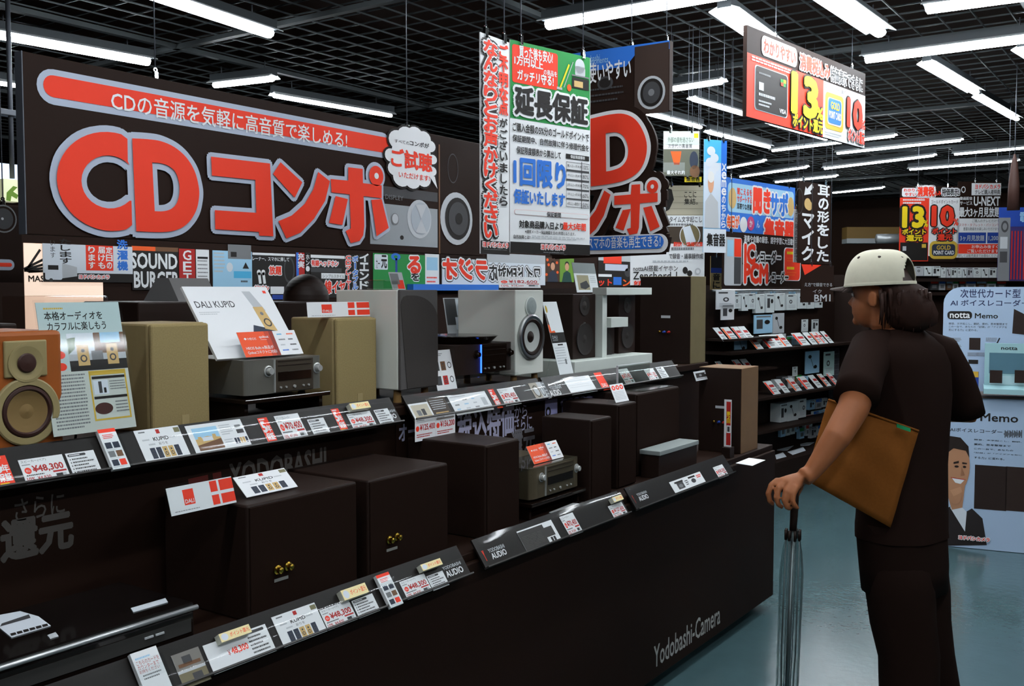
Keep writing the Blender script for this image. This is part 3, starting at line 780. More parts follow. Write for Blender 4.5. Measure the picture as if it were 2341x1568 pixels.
def p_dali(A):
    A.rect(.22, .16, .38, .72, RED, 1); A.text('DALI', .235, .52, .365, .66, PAPER, 2, .02)
    A.rect(.64, .04, 1, .92, RED, 1); A.rect(.75, .04, .785, .92, PAPER, 2); A.rect(.64, .44, 1, .56, PAPER, 2.2); A.lines(.06, .88, .58, .92, 1, GREY, 1, .6)
def p_dalisq(A):
    A.rect(0, 0, 1, 1, RED, .5); A.text('DALI', .2, .62, .86, .82, PAPER, 1, .02)
def p_hold(A):
    A.rect(0, 0, 1, .09, RED, 1); A.lines(.15, .14, .8, .26, 3, RED, 1, .5)
    for i in range(3):
        for j in range(2): A.rect(.1 + j * .44, .34 + i * .215, .46 + j * .44, .49 + i * .215, (NAVY, NAVY, GREY, BROWN, NAVY, RED)[i * 2 + j], 1)
        A.lines(.1, .515 + i * .215, .9, .53 + i * .215, 1, LGREY, 1, .8)
def p_pic(A):
    A.rect(.08, .1, .92, .85, mat('pale_room_print', (196, 188, 168), .6), 1); A.rect(.25, .4, .45, .7, GREY, 2); A.rect(.5, .35, .68, .7, DGREY, 2); A.rect(.08, .75, .92, .85, TAN, 2); A.rect(.15, .9, .6, .95, DGREY, 1)
def p_dark(A):
    A.rect(0, 0, 1, 1, mat('umber_print', (70, 60, 52), .6), .5); A.lines(.1, .1, .9, .6, 5, LGREY, 1, .4, 4); A.lines(.15, .68, .9, .95, 3, TAN, 1, .6, 5, .04)
def p_sheet(A):
    A.lines(.05, .07, .6, .12, 1, LGREY, 1, .8)
    for i in range(3):
        for j in range(3): A.lines(.08 + j * .24, .25 + i * .22, .2 + j * .24, .33 + i * .22, 1, (LGREY, GREY, SKY)[(i + j) % 3], 1, .8, i * 3 + j)
    A.rect(.8, .3, .92, .7, LGREY, 1)
def p_plain(A): A.lines(.06, .08, .94, .7, 5, LGREY, 1, .12, 6)
def p_woof(A):
    A.rect(0, 0, .5, 1, mat('warm_grey_print', (168, 160, 146), .6), 1); A.ell(.28, .5, .2, .34, INK, 2, inner=.85); A.ell(.28, .5, .14, .24, LGREY, 2); A.rect(.5, 0, .8, 1, LGREY, 1); A.ell(.64, .55, .11, .28, DGREY, 2, inner=.75); A.rect(.8, 0, 1, 1, mat('slate_print', (96, 98, 102), .6), 1); A.lines(.82, .1, .98, .9, 4, LGREY, 2, .3)
def p_darkphoto(A):
    A.rect(0, .06, .92, 1, mat('charcoal_print', (52, 50, 48), .6), 1); A.lines(.04, .3, .6, .9, 9, mat('charcoal_print2', (70, 68, 64), .6), 2, .3, 8, .3); A.rect(.66, .68, .92, .97, PAPER, 3); A.rect(.74, .72, .8, .92, INK, 4); A.rect(.82, .72, .88, .92, INK, 4); A.rect(.7, .06, .92, .24, PAPER, 3)
def p_units(A):
    A.rect(.12, .15, .38, .3, INK, 1); A.rect(.16, .3, .36, .85, DGREY, 1); A.ell(.26, .6, .06, .16, GREY, 2); A.lines(.42, .3, .52, .8, 3, DGREY, 1); A.rect(.56, .12, .78, .28, INK, 1); A.ell(.68, .55, .07, .2, DGREY, 1); A.lines(.82, .2, .98, .5, 2, RED, 1, .6)
def p_wide(A): A.text('¥', .3, .4, .34, .6, DKRED, 1); A.text('48,300', .36, .38, .62, .62, RED, 1, .03); p_none(A)
def p_none(A): A.rrect(.66, .06, .95, .16, .003, DGREY, 1); [A.lines(.66, .24 + i * .13, .96, .31 + i * .13, 1, DGREY, 1, .8, i) for i in range(5)]
def p_tag(A):
    A.rect(0, 0, 1, 1, mat('cream_tag', (242, 226, 170), .6), .5); A.ell(.15, .5, .11, .4, WHITE2, 1); A.text('ポイント還元', .32, .22, .95, .72, RED, 1, .01)
def p_photo2(A):
    A.rect(0, 0, 1, .5, mat('grey_photo_print', (126, 122, 116), .6), 1); A.rect(.3, .12, .62, .36, DGREY, 2); A.rect(.1, .32, .9, .42, BROWN, 2); A.rect(0, .5, 1, .58, LGREY, 1); A.rect(0, .58, 1, 1, mat('olive_photo_print', (120, 112, 86), .6), 1); A.rect(.45, .66, .8, .84, DGREY, 2)
def p_circ(A):
    for i in range(3): A.ell(.2 + i * .3, .2, .13, .13, RED, 1); A.ell(.2 + i * .3, .2, .05, .06, PAPER, 2)
    A.lines(.1, .42, .9, .9, 6, LGREY, 1, .4, 3)
def p_rec(A):
    A.rect(0, 0, 1, .1, PAPER, 1); A.lines(.1, .13, .9, .18, 1, SKY, 1, .8); A.text('こちらのカードを', .08, .20, .95, .29, DKRED, 1); A.text('カウンターまで', .08, .30, .88, .39, DKRED, 1); A.text('お持ちください', .08, .40, .85, .48, DKRED, 1); A.lines(.15, .52, .9, .66, 2, GREY, 1)

def card(plane, tl, br, painter, name, label, cat, lift=0.0012, V=SV, U=(1, 0, 0), th=0.0008, base=PAPER, group=None):
    A = Art(plane, U, V, 0.00016); u0, v0 = A.uv(*tl); u1, v1 = A.uv(*br); w = u1 - u0; h = v0 - v1
    A.z0 = lift; A.fn = lambda x, y: (u0 + x * w, v0 - y * h)
    A.slab(0, 0, 1, 1, base, th)
    if painter: painter(A)
    o = A.build(name); tag(o, label, cat, group); return o
PR = lambda p, s='¥4,830', t='スピーカー(ペア)': (lambda A: p_price(A, p, s, t))
G1 = 'cards on the upper price rails'; G2 = 'cards on the lower price rails'
for tl, br, f, n, l in [
 ((-26, 1046), (36, 1107), p_five, 'warranty_card', 'red five year warranty card cut by the left picture edge'),
 ((40, 1053), (162, 1092), PR('¥48,300'), 'price_card', '48,300 yen price card at the left end of the upper rail'),
 ((148, 1038), (233, 1078), p_spec, 'spec_card', 'feature list card right of the leftmost upper rail price card'),
 ((304, 986), (437, 1043), p_kupid, 'leaflet', 'white leaflet with five small loudspeakers on the upper rail under the front beige loudspeaker'),
 ((421, 975), (577, 1021), p_photo, 'leaflet', 'cream leaflet with a desk photo on the upper rail under the silver receiver'),
 ((587, 957), (636, 1012), p_five, 'warranty_card', 'red five year warranty card left of the 70 thousand yen glare-streaked price card'),
 ((625, 952), (707, 1001), PR('¥70,400', '¥7,040', 'マランツ CDレシーバー'), 'price_card', 'receiver price card with a bright glare streak under the silver receiver'),
 ((701, 960), (757, 992), p_spec, 'spec_card', 'feature list card right of the glare-streaked receiver price card'),
 ((755, 936), (797, 984), p_five, 'warranty_card', 'red five year warranty card under the second beige loudspeaker'),
 ((791, 947), (863, 976), PR('¥48,300'), 'price_card', '48,300 yen price card under the second beige loudspeaker'),
 ((853, 938), (903, 968), p_spec, 'spec_card', 'feature list card right of the price card under the second beige loudspeaker'),
 ((931, 925), (997, 958), p_pic, 'leaflet', 'pale photo card at the left end of the middle upper rail'),
 ((973, 913), (1038, 953), p_dark, 'leaflet', 'dark brown text card second from the left on the middle upper rail'),
 ((1021, 906), (1130, 936), p_sheet, 'leaflet', 'wide white feature sheet in the middle upper rail'),
 ((1114, 891), (1150, 932), p_five, 'warranty_card', 'red five year warranty card on the middle upper rail below the white loudspeaker'),
 ((1135, 890), (1192, 923), PR('¥70,400', '¥7,040', 'CDレシーバー'), 'price_card', '70,400 yen price card below the white loudspeaker on the upper rail'),
 ((1206, 877), (1262, 910), p_woof, 'leaflet', 'grey card printed with woofer rings at the right end of the middle upper rail'),
 ((1286, 866), (1366, 894), p_plain, 'leaflet', 'nearly blank white sheet left of the red square card'),
 ((1356, 853), (1396, 890), p_dalisq, 'leaflet', 'red square brand card on the far upper rail'),
 ((1411, 845), (1454, 877), PR('¥70,400', '¥7,040', 'レシーバー'), 'price_card', '70,400 yen price card on the far upper rail right of the red square card'),
 ((1471, 845), (1508, 868), PR('¥61,100', '¥6,110'), 'price_card', '61,100 yen price card near the far end of the upper rail'),
 ((1498, 840), (1530, 863), p_spec, 'spec_card', 'feature list card at the far end of the upper rail'),
]: card(UP, tl, br, f, n, l, n.replace('_', ' '), group=G1)
for tl, br, f, n, l in [
 ((390, 1500), (483, 1552), p_photo2, 'leaflet', 'grey two-photo card at the left of the lower rail beside the glare-covered card'),
 ((462, 1477), (632, 1488), p_wide, 'price_card', 'wide white price card half lost in white glare at the bottom left'),
 ((619, 1412), (748, 1443), p_kupid, 'leaflet', 'white leaflet with five small loudspeakers on the lower rail'),
 ((729, 1396), (817, 1416), PR('¥48,300'), 'price_card', '48,300 yen price card right of the lower rail leaflet with five loudspeakers'),
 ((802, 1374), (869, 1396), p_spec, 'spec_card', 'feature list card crossed by a glare streak on the lower rail'),
 ((912, 1331), (988, 1350), PR('¥48,300'), 'price_card', '48,300 yen price card at the right end of the near lower rail'),
 ((974, 1318), (1027, 1337), p_spec, 'spec_card', 'feature list card at the right end of the near lower rail'),
 ((1180, 1216), (1284, 1234), p_darkphoto, 'leaflet', 'dark printed sheet with a white border on the middle lower rail'),
 ((1278, 1182), (1333, 1216), PR('¥70,400', '¥7,040', 'レシーバー'), 'price_card', '70,400 yen price card on the middle lower rail below the small receiver'),
 ((1389, 1158), (1436, 1175), PR('¥127,600', '¥12,760'), 'price_card', '127,600 yen price card at the right end of the middle lower rail'),
 ((1529, 1103), (1613, 1101), p_units, 'leaflet', 'white sheet showing two small devices on the far lower rail'),
 ((1629, 1069), (1666, 1087), PR('¥38,500', '¥3,850'), 'price_card', 'small price card at the far end of the lower rail'),
]: card(LOW, tl, br, f, n, l, n.replace('_', ' '), group=G2)
# little plastic point tags clipped over the cards
for plane, tl, br, l, g in [(UP, (790, 930), (840, 938), 'cream point tag clipped above the price card under the second beige loudspeaker', G1),
 (LOW, (489, 1458), (566, 1452), 'cream point tag clipped above the glare-covered card at the bottom left', G2), (LOW, (768, 1358), (834, 1360), 'cream point tag above the glare-streaked feature list on the lower rail', G2),
 (LOW, (951, 1298), (1003, 1296), 'cream point tag above the price card at the right end of the near lower rail', G2), (LOW, (1390, 1143), (1418, 1146), 'cream point tag above the 127,600 yen card', G2)]:
    card(plane, tl, br, p_tag, 'point_tag', l, 'tag', lift=0.018, th=0.0166, base=mat('tag_block', (206, 206, 190), .4), group=g)
# card taped upright on the rail front, and leaflet holders
def p_two(A):
    for i, t in enumerate(('¥125,400', '¥156,200')):
        x = i * .5; A.ell(x + .06, .45, .04, .12, RED, 1); A.text(t, x + .12, .28, x + .48, .58, DKRED, 1, .03); A.lines(x + .04, .7, x + .44, .88, 2, DKRED, 1, .5, i); A.lines(x + .04, .08, x + .3, .16, 1, GREY, 1)
    A.rect(.498, .05, .502, .95, LGREY, 1)
card(Vector((0, 1.995, 1.10)), (948, 958), (1040, 993), p_two, 'price_card', 'double price card of 125,400 and 156,200 yen hanging below the middle upper rail', 'price card', V=ZV, group=G1)

def holder(plane, tl, br, painter, label, deep=0.016, extra=None):
    A = Art(plane, (1, 0, 0), SV, 0.00016); u0, v0 = A.uv(*tl); u1, v1 = A.uv(*br); w = u1 - u0; h = v0 - v1
    r = thing('leaflet_holder', label, 'leaflet holder', A.P((u0 + u1) / 2, v1))
    A.z0 = 0.014; A.fn = lambda x, y: (u0 + x * w, v0 - y * h); A.slab(0, 0, 1, 1, PAPER, 0.010); painter(A); A.build('leaflet_stack', r)
    b = MB(); P = lambda a, c, n: A.O + A.U * (u0 + a * w) + A.V * (v0 - c * h) + A.N * n
    b.hexa([P(-.06, 1.03, .001), P(1.06, 1.03, .001), P(1.06, .95, .001), P(-.06, .95, .001)], [P(-.06, 1.03, .02), P(1.06, 1.03, .02), P(1.06, .95, .02), P(-.06, .95, .02)], CLEAR)
    b.add([P(-.06, 1.03, .02), P(1.06, 1.03, .02), P(1.06, .2, .02), P(-.06, .2, .02)], [(0, 1, 2, 3)], CLEAR); b.add([P(1.06, 1.03, .001), P(1.06, .2, .001), P(1.06, .2, .02), P(1.06, 1.03, .02)], [(0, 1, 2, 3)], CLEAR)
    b.build('clear_pocket', r)
holder(UP, (215, 990), (292, 1074), p_hold, 'clear leaflet holder with red headed leaflets on the upper rail at the left')
holder(LOW, (851, 1322), (915, 1384), p_hold, 'clear leaflet holder with red headed leaflets on the lower rail')
holder(LOW, (289, 1502), (388, 1580), p_rec, 'clear holder with a card to take to the till, at the bottom left')
# ---------------------------------------------------------------- stereo equipment
BEIGE = mat('beige_cloth', (146, 129, 89), 0.9, noise=0.22, nscale=240, spec=0.1)
BEIGE2 = mat('beige_vinyl', (148, 131, 91), 0.6, noise=0.08, nscale=60)
ORWOOD = mat('orange_wood', (148, 78, 28), 0.45, noise=0.12, nscale=14)
OLIVE = mat('olive_baffle', (142, 128, 88), 0.5)
CONE = mat('tan_cone', (120, 96, 56), 0.7)
RUBBER = mat('brown_rubber', (52, 28, 22), 0.5)
WHITEVINYL = mat('white_vinyl', (218, 222, 214), 0.5)
DKGRILLE = mat('dark_grille_cloth', (62, 58, 56), 0.9, noise=0.15, nscale=300, spec=0.1)
DKGRILLE2 = mat('grille_frame', (80, 77, 76), 0.8)
WOODFOOT = mat('wood_foot', (120, 92, 52), 0.5)
WALNUT = mat('brown_wood', (112, 84, 56), 0.5, noise=0.15, nscale=12)
OLIVEWOOD = mat('olive_wood', (104, 94, 66), 0.5, noise=0.12, nscale=20)
SILVERGREY = mat('titanium_panel', (128, 126, 118), 0.35, 0.6)
DKPANEL = mat('dark_panel', (74, 66, 56), 0.4, 0.4)
BRASS = mat('brass', (205, 168, 70), 0.22, 1.0)
WHITEPL = mat('white_plastic', (205, 212, 206), 0.4)
LED = mat('blue_led', (40, 90, 255), 0.5, emit=4.0)

def cabinet(r, x0, x1, y0, y1, z0, z1, m, bev=0.004, name='cabinet'):
    b = MB(); b.span((x0, y0, z0), (x1, y1, z1), m, bev); return b.build(name, r)
def feet(r, x0, x1, y0, y1, zs, z0, m=WOODFOOT):
    for x in (x0 + .025, x1 - .025):
        for y in (y0 + .025, y1 - .025):
            b = MB(); b.lathe((x, y, zs), (0, 0, 1), [(0, 0), (.014, 0), (.012, z0 - zs), (0, z0 - zs)], m, 14); b.build('foot', r)
US = 1.19; LS = 0.80
# orange wood loudspeaker at the far left
def orange_speaker():
    x0, x1, y0, y1, z0, z1 = 1.062, 1.232, 2.06, 2.28, US, 1.463
    r = thing('loudspeaker', 'orange wood loudspeaker with olive baffle at the left picture edge', 'loudspeaker', ((x0 + x1) / 2, 2.15, z0))
    cabinet(r, x0, x1, y0, y1, z0, z1, ORWOOD, 0.009)
    cx = (x0 + x1) / 2; b = MB()
    b.box((cx, y0 - .002, 1.405), (.094, .008, .078), OLIVE, .003)
    b.build('tweeter_plate', r)
    b = MB(); b.lathe((cx, y0 - .007, 1.396), (0, -1, 0), [(.0, .006), (.018, .004), (.021, .001)], RUBBER, 28)
    b.lathe((cx, y0 - .006, 1.396), (0, -1, 0), [(.020, 0.0), (.036, .0028), (.041, .0028), (.041, 0)], OLIVE, 36); b.build('tweeter', r)
    b = MB(); c = (cx, y0, 1.292)
    b.lathe(c, (0, -1, 0), [(.073, 0), (.073, .006), (.070, .008), (.057, .008), (.056, .004)], OLIVE, 48)
    b.lathe(c, (0, -1, 0), [(.057, .004), (.053, .009), (.048, .010), (.044, .005)], RUBBER, 48)
    b.lathe(c, (0, -1, 0), [(.0455, .006), (.03, .003), (.016, .0012), (.0, .004)], CONE, 48); b.build('woofer', r)
orange_speaker()
def beige_speaker(x0, x1, y0, y1, label, z1=1.467):
    r = thing('loudspeaker', label, 'loudspeaker', ((x0 + x1) / 2, (y0 + y1) / 2, US))
    cabinet(r, x0, x1, y0 + .014, y1, US, z1, BEIGE2, 0.006)
    b = MB(); b.span((x0 + .001, y0, US + .002), (x1 - .001, y0 + .0135, z1 - .002), BEIGE, 0.006); b.build('grille', r)
    b = MB(); c = (x0 + x1) / 2 + .01; b.span((c - .011, y0 - .0015, US + .016), (c + .011, y0, US + .040), mat('beige_badge', (160, 142, 100), .5), .0005); b.build('badge', r)
beige_speaker(1.52, 1.698, 2.15, 2.35, 'beige cloth fronted loudspeaker left of the silver receiver')
beige_speaker(2.167, 2.346, 2.15, 2.35, 'beige cloth fronted loudspeaker with a flag card on top')

def receiver(x0, x1, y0, y1, z0, z1, label, m, panel, split, stand=True, led=False, dial=True, loc=None, zbase=US):
    r = thing('stereo_receiver', label, 'stereo receiver', ((x0 + x1) / 2, (y0 + y1) / 2, z0))
    w = x1 - x0; h = z1 - z0; b = MB(); n = 6
    # case with gently rounded front corners
    pts = [(x0, y1), (x1, y1)]
    rr = w * .12
    for k in range(n + 1):
        a = math.radians(90 * k / n); pts.append((x1 - rr + rr * math.cos(a), y0 + rr * .35 - rr * .35 * math.sin(a)))
    for k in range(n + 1):
        a = math.radians(90 + 90 * k / n); pts.append((x0 + rr + rr * math.cos(a), y0 + rr * .35 - rr * .35 * math.sin(a)))
    b.prism([(x, y, z0 + .008) for x, y in pts], (0, 0, h - .008), m); b.build('case', r)
    b = MB(); px0 = x0 + w * split; px1 = x1 - w * .14
    b.span((px0, y0 - .004, z0 + .010), (px1, y0, z1 - .003), panel, .001)
    b.span((px0 - .004, y0 - .005, z0 + .010), (px0 - .001, y0 + .001, z1 - .002), LED if led else mat('satin_knob', (206, 208, 206), .3, .55))  # blue light bar, otherwise a pale strip standing in for a vertical highlight
    b.build('front_panel', r)
    b = MB(); b.span((px0 + w * .03, y0 - .0055, z0 + h * .40), (px1 - w * .03, y0 - .004, z0 + h * .64), BLACKGLOSS, .0004); b.build('display', r)
    b = MB(); b.span((px0 + w * .03, y0 - .0052, z0 + h * .80), (px1 - w * .03, y0 - .004, z0 + h * .815), BLACK); b.span((px0 + w * .03, y0 - .0052, z0 + h * .92), (px1 - w * .03, y0 - .004, z0 + h * .932), BLACK); b.build('disc_slot', r)
    for x, zf in ((px0 - w * .08, .68), (x1 - w * .075, .66)):
        b = MB(); b.lathe((x, y0, z0 + h * zf), (0, -1, 0), [(.0, .015), (.0085, .015), (.0095, .013), (.0105, 0), (.0155, 0), (.0155, .002), (.0125, .003)], mat('satin_knob', (206, 208, 206), .3, .55) if not led else BLACKGLOSS, 28); b.build('knob', r)
    for k, q in enumerate((.12, .26, .48, .72, .86)):
        b = MB(); b.lathe((px0 + (px1 - px0) * q, y0 - .004, z0 + h * .22), (0, -1, 0), [(0, .004), (.0045 if k == 2 else .003, .004), (.0045 if k == 2 else .003, 0)], mat('satin_knob', (206, 208, 206), .3, .55), 12); b.build('button', r)
    for x in (x0 + .035, x1 - .035):
        for y in (y0 + .05, y1 - .04):
            b = MB(); b.lathe((x, y, z0 - .0), (0, 0, 1), [(0, 0), (.011, 0), (.011, .009), (0, .009)], BLACK, 14); b.build('foot', r)
    return r
def stand(x0, x1, y0, y1, z1, zb, label, m=BLACKGLOSS):
    r = thing('equipment_stand', label, 'stand', ((x0 + x1) / 2, (y0 + y1) / 2, zb))
    b = MB(); b.span((x0, y0, z1 - .012), (x1, y1, z1), m, .002); b.build('top_plate', r)
    for x in (x0 + .02, x1 - .02):
        b = MB(); b.span((x - .006, y0 + .02, zb), (x + .006, y1 - .02, z1 - .012), m); b.build('side_panel', r)
stand(1.76, 2.075, 2.085, 2.40, 1.258, US, 'gloss black stand under the silver receiver')
receiver(1.775, 2.057, 2.10, 2.38, 1.259, 1.362, 'silver grey disc receiver between the two beige loudspeakers', SILVERGREY, DKPANEL, .36)
stand(2.66, 3.01, 2.06, 2.36, 1.25, US, 'clear stand under the black receiver with the blue light', CLEAR)
rb = receiver(2.672, 3.004, 2.08, 2.36, 1.251, 1.362, 'black disc receiver with a blue light bar beside the white loudspeaker', BLACK, BLACKGLOSS, .40, led=True)
# round black tray lying on the black receiver
b = MB(); b.lathe((2.84, 2.2, 1.364), (0, 0, 1), [(0, 0), (.11, 0), (.135, .022), (.138, .024), (.13, .026), (0, .022)], BLACKGLOSS, 40)
tag(b.build('dish'), 'shallow black round dish lying on the black receiver', 'dish')

def pair_speaker(x0, x1, label, grille):
    y0, y1, z0, z1 = 2.10, 2.37, 1.232, 1.552
    r = thing('loudspeaker', label, 'loudspeaker', ((x0 + x1) / 2, 2.23, US))
    cabinet(r, x0, x1, y0, y1, z0, z1, WHITEVINYL, 0.004); feet(r, x0, x1, y0, y1, US, z0)
    cx = (x0 + x1) / 2
    if grille:
        b = MB(); b.span((x0, y0 - .012, z0), (x1, y0 - .0005, z1), DKGRILLE2, .003)
        pts = [(x0 + .03, z0 + .004), (x1 - .002, z0 + .004)] + [(x0 + .06 + (x1 - x0 - .062) * math.cos(math.radians(a)), z1 - .10 + .082 * math.sin(math.radians(a))) for a in range(0, 91, 9)] + [(x0 + .03 + .03 * math.cos(math.radians(a)), z1 - .048 + .03 * math.sin(math.radians(a))) for a in (90, 120, 150, 180)]
        b.prism([(x, y0 - .0121, z) for x, z in pts], (0, -.002, 0), DKGRILLE); b.build('grille', r)
    else:
        b = MB(); c = (cx + .005, y0, z1 - .062)
        b.lathe(c, (0, -1, 0), [(.038, 0), (.038, .004), (.034, .006)], WHITEPL, 36); b.lathe(c, (0, -1, 0), [(.034, .006), (.025, .011), (0, .014)], mat('tweeter_mesh', (150, 160, 158), .6, noise=.2, nscale=400), 36); b.build('tweeter', r)
        b = MB(); c = (cx + .004, y0, z1 - .178)
        b.lathe(c, (0, -1, 0), [(.086, 0), (.086, .010), (.080, .014), (.070, .012)], STEEL, 56)
        b.lathe(c, (0, -1, 0), [(.070, .012), (.066, .014), (.058, .012), (.055, .006)], RUBBER if False else BLACK, 56)
        b.lathe(c, (0, -1, 0), [(.0565, .007), (.022, .0015)], mat('silver_cone', (196, 200, 196), .45, .2), 56)
        b.lathe(c, (0, -1, 0), [(.022, .0015), (.020, .004), (.0, .012)], BLACK, 36); b.build('woofer', r)
pair_speaker(2.388, 2.575, 'white sided loudspeaker with a dark arched grille', True)
pair_speaker(3.046, 3.238, 'white loudspeaker with a silver ringed woofer', False)

# black loudspeaker on the white tiered rack
def rack_white():
    r = thing('display_rack', 'white tiered rack holding black equipment at the far end of the upper shelf', 'rack', (3.8, 2.24, US))
    b = MB(); b.span((3.44, 2.08, US), (4.13, 2.42, 1.262), WHITEPL, .002); b.build('base_board', r)
    b = MB(); b.span((3.735, 2.12, 1.262), (3.775, 2.17, 1.53), WHITEPL, .001); b.build('upright', r)
    b = MB(); b.span((3.735, 2.10, 1.531), (4.16, 2.17, 1.563), WHITEPL, .001); b.build('top_board', r)
    b = MB(); b.span((3.776, 2.10, 1.39), (3.93, 2.17, 1.432), WHITEPL, .001); b.build('bracket', r)
    b = MB(); b.span((3.44, 2.425, US), (4.16, 2.435, 1.56), BLACK); b.build('back_panel', r)
rack_white()
def black_speaker(x0, x1, y0, y1, z0, z1, label, drivers=(.82, .30)):
    r = thing('loudspeaker', label, 'loudspeaker', ((x0 + x1) / 2, (y0 + y1) / 2, z0))
    cabinet(r, x0, x1, y0, y1, z0, z1, BLACK, .003); cx = (x0 + x1) / 2; w = x1 - x0; h = z1 - z0
    DC = mat('dark_cone', (40, 36, 34), .5)
    b = MB(); b.lathe((cx, y0, z0 + h * drivers[0]), (0, -1, 0), [(w * .22, 0), (w * .22, .003), (w * .1, .001), (0, .006)], DC, 28); b.build('tweeter', r)
    b = MB(); b.lathe((cx, y0, z0 + h * drivers[1]), (0, -1, 0), [(w * .36, 0), (w * .36, .006), (w * .30, .004), (w * .1, .001), (0, .004)], DC, 36); b.build('woofer', r)
    b = MB(); b.lathe((cx, y0, z0 + h * .55), (0, -1, 0), [(0, .003), (.005, .002), (.006, 0)], CHROME, 12); b.build('badge', r)
black_speaker(3.54, 3.728, 2.15, 2.36, 1.2625, 1.535, 'black loudspeaker beside the leaning poster, left of the white rack upright')
black_speaker(3.80, 3.97, 2.19, 2.40, 1.433 if False else 1.2625, 1.385, 'small black loudspeaker on the white rack base')


black_speaker(3.99, 4.15, 2.18, 2.40, 1.2625, 1.53, 'black loudspeaker at the right of the white rack, nearest the tall olive sided one')

def back_speaker(x0, x1, y0, y1, z0, z1, label, side, posts=True):
    """loudspeaker turned round: terminals on the -X face, wood on the aisle face"""
    r = thing('loudspeaker', label, 'loudspeaker', ((x0 + x1) / 2, (y0 + y1) / 2, z0))
    cabinet(r, x0, x1, y0, y1, z0, z1, side, .002)
    b = MB(); b.span((x0 - .003, y0 + .001, z0 + .002), (x0 - .0002, y1 - .001, z1 - .002), BLACK, .001); b.build('back_panel', r)
    cy = (y0 + y1) / 2; h = z1 - z0
    b = MB(); b.span((x0 - .0045, cy - .03, z0 + h * .52), (x0 - .0031, cy + .02, z0 + h * .55), LGREY); b.build('maker_plate', r)
    for k, (dy, mm) in enumerate(((-.025, DKRED), (.0, DKBLUE), (.025, BRASS))):
        b = MB(); b.lathe((x0 - .003, cy + dy, z0 + h * .36), (-1, 0, 0), [(.006, 0), (.006, .01), (.004, .012), (.004, .02), (0, .02)], mm, 12); b.build('terminal', r)
back_speaker(4.49, 4.668, 2.055, 2.33, US + .0, 1.62, 'tall loudspeaker with an olive wood side at the far end of the upper shelf', OLIVEWOOD)
back_speaker(4.327, 4.535, 1.725, 1.935, LS, 1.193, 'brown wood sided loudspeaker turned round at the counter end', WALNUT)

# dark boxes on the lower shelf
def dark_box(x0, x1, y0, y1, z1, label, posts=None, z0=LS, gloss=BLACK):
    r = thing('loudspeaker', label, 'loudspeaker', ((x0 + x1) / 2, (y0 + y1) / 2, z0))
    cabinet(r, x0, x1, y0, y1, z0, z1, gloss, .005)
    b = MB(); b.span((x0 + .006, y0 - .004, z0 + .006), (x1 - .006, y0 - .0003, z1 - .006), mat('matt_black_front', (31, 19, 14), .8, spec=.05), .001); b.build('front_panel', r)
    if posts:
        for px, py in posts:
            p = onY(px, py, y0 - .004); b = MB()
            b.lathe(p, (0, -1, 0), [(.011, 0), (.011, .004), (.0075, .006), (.0075, .016), (.004, .018), (0, .018)], BRASS, 16); b.build('terminal', r)
        px = (posts[0][0] + posts[1][0]) / 2; p = onY(px, posts[0][1] + 20, y0 - .004)
        b = MB(); b.span((p.x - .024, p.y - .0012, p.z - .004), (p.x + .018, p.y, p.z + .003), mat('dim_label', (130, 130, 126), .5)); b.build('maker_plate', r)
dark_box(1.477, 1.83, 1.75, 2.05, 1.067, 'black loudspeaker with gold terminals under the flag card on the lower shelf', [(633, 1302), (657, 1294)])
dark_box(1.87, 2.20, 1.75, 2.05, 1.062, 'black loudspeaker with gold terminals, second on the lower shelf', [(889, 1234), (906, 1227)])
dark_box(2.38, 2.56, 1.75, 2.055, 1.087, 'black loudspeaker left of the small receiver on the lower shelf')
dark_box(3.02, 3.17, 1.76, 1.965, 1.094, 'black loudspeaker with a bluish top right of the small receiver')
dark_box(3.29, 3.44, 1.80, 2.045, 1.12, 'black loudspeaker with a card of red circles on it')
dark_box(3.55, 3.95, 1.86, 2.055, 1.135, 'wide black loudspeaker carrying a clear stand and a small photo card')
# record player at the bottom left
def turntable():
    x1 = 1.335; y0 = 1.755; y1 = 2.02; z0 = LS; x0 = .72
    r = thing('record_player', 'black record player with a silver front edge in the bottom left corner', 'record player', ((x0 + x1) / 2, 1.88, z0))
    b = MB(); b.span((x0, y0, z0 + .012), (x1, y1, z0 + .066), BLACKGLOSS, .004); b.build('plinth', r)
    b = MB(); b.tube([(x0 - .005, y0 - .004, z0 + .074), (x1 + .005, y0 - .004, z0 + .074)], .0055, mat('satin_silver', (190, 194, 196), .35, .8), 12); b.build('front_edge', r)
    b = MB(); b.span((x0 + .03, y0 - .003, z0 + .024), (x1 - .01, y0, z0 + .052), mat('grey_front_strip', (70, 70, 68), .4, .3)); b.build('front_strip', r)
    b = MB(); b.span((x0, y0, z0 + .067), (x1, y1, z0 + .085), mat('smoked_lid', (18, 14, 13), .08, spec=.4), .003); b.build('lid', r)
    for px in (340, 365):
        p = onY(px, 1440, y0 - .004); b = MB(); b.span((p.x - .010, y0 - .006, z0 + .040), (p.x + .010, y0 - .003, z0 + .044), LGREY); b.build('button', r)
    for x in (x0 + .05, x1 - .05):
        for y in (y0 + .05, y1 - .05):
            b = MB(); b.lathe((x, y, z0), (0, 0, 1), [(0, 0), (.018, 0), (.016, .012), (0, .012)], BLACK, 14); b.build('foot', r)
turntable()
TZ = LS + .0855
def flat_sheet(pts, z, name, label, cat, m=PAPER, art=None, th=.0012):
    q = [onZ(x, y, z) for x, y in pts]; b = MB(); b.prism(q, (0, 0, th), m)
    if art: art(b, z + th + .0003)
    return tag(b.build(name), label, cat)
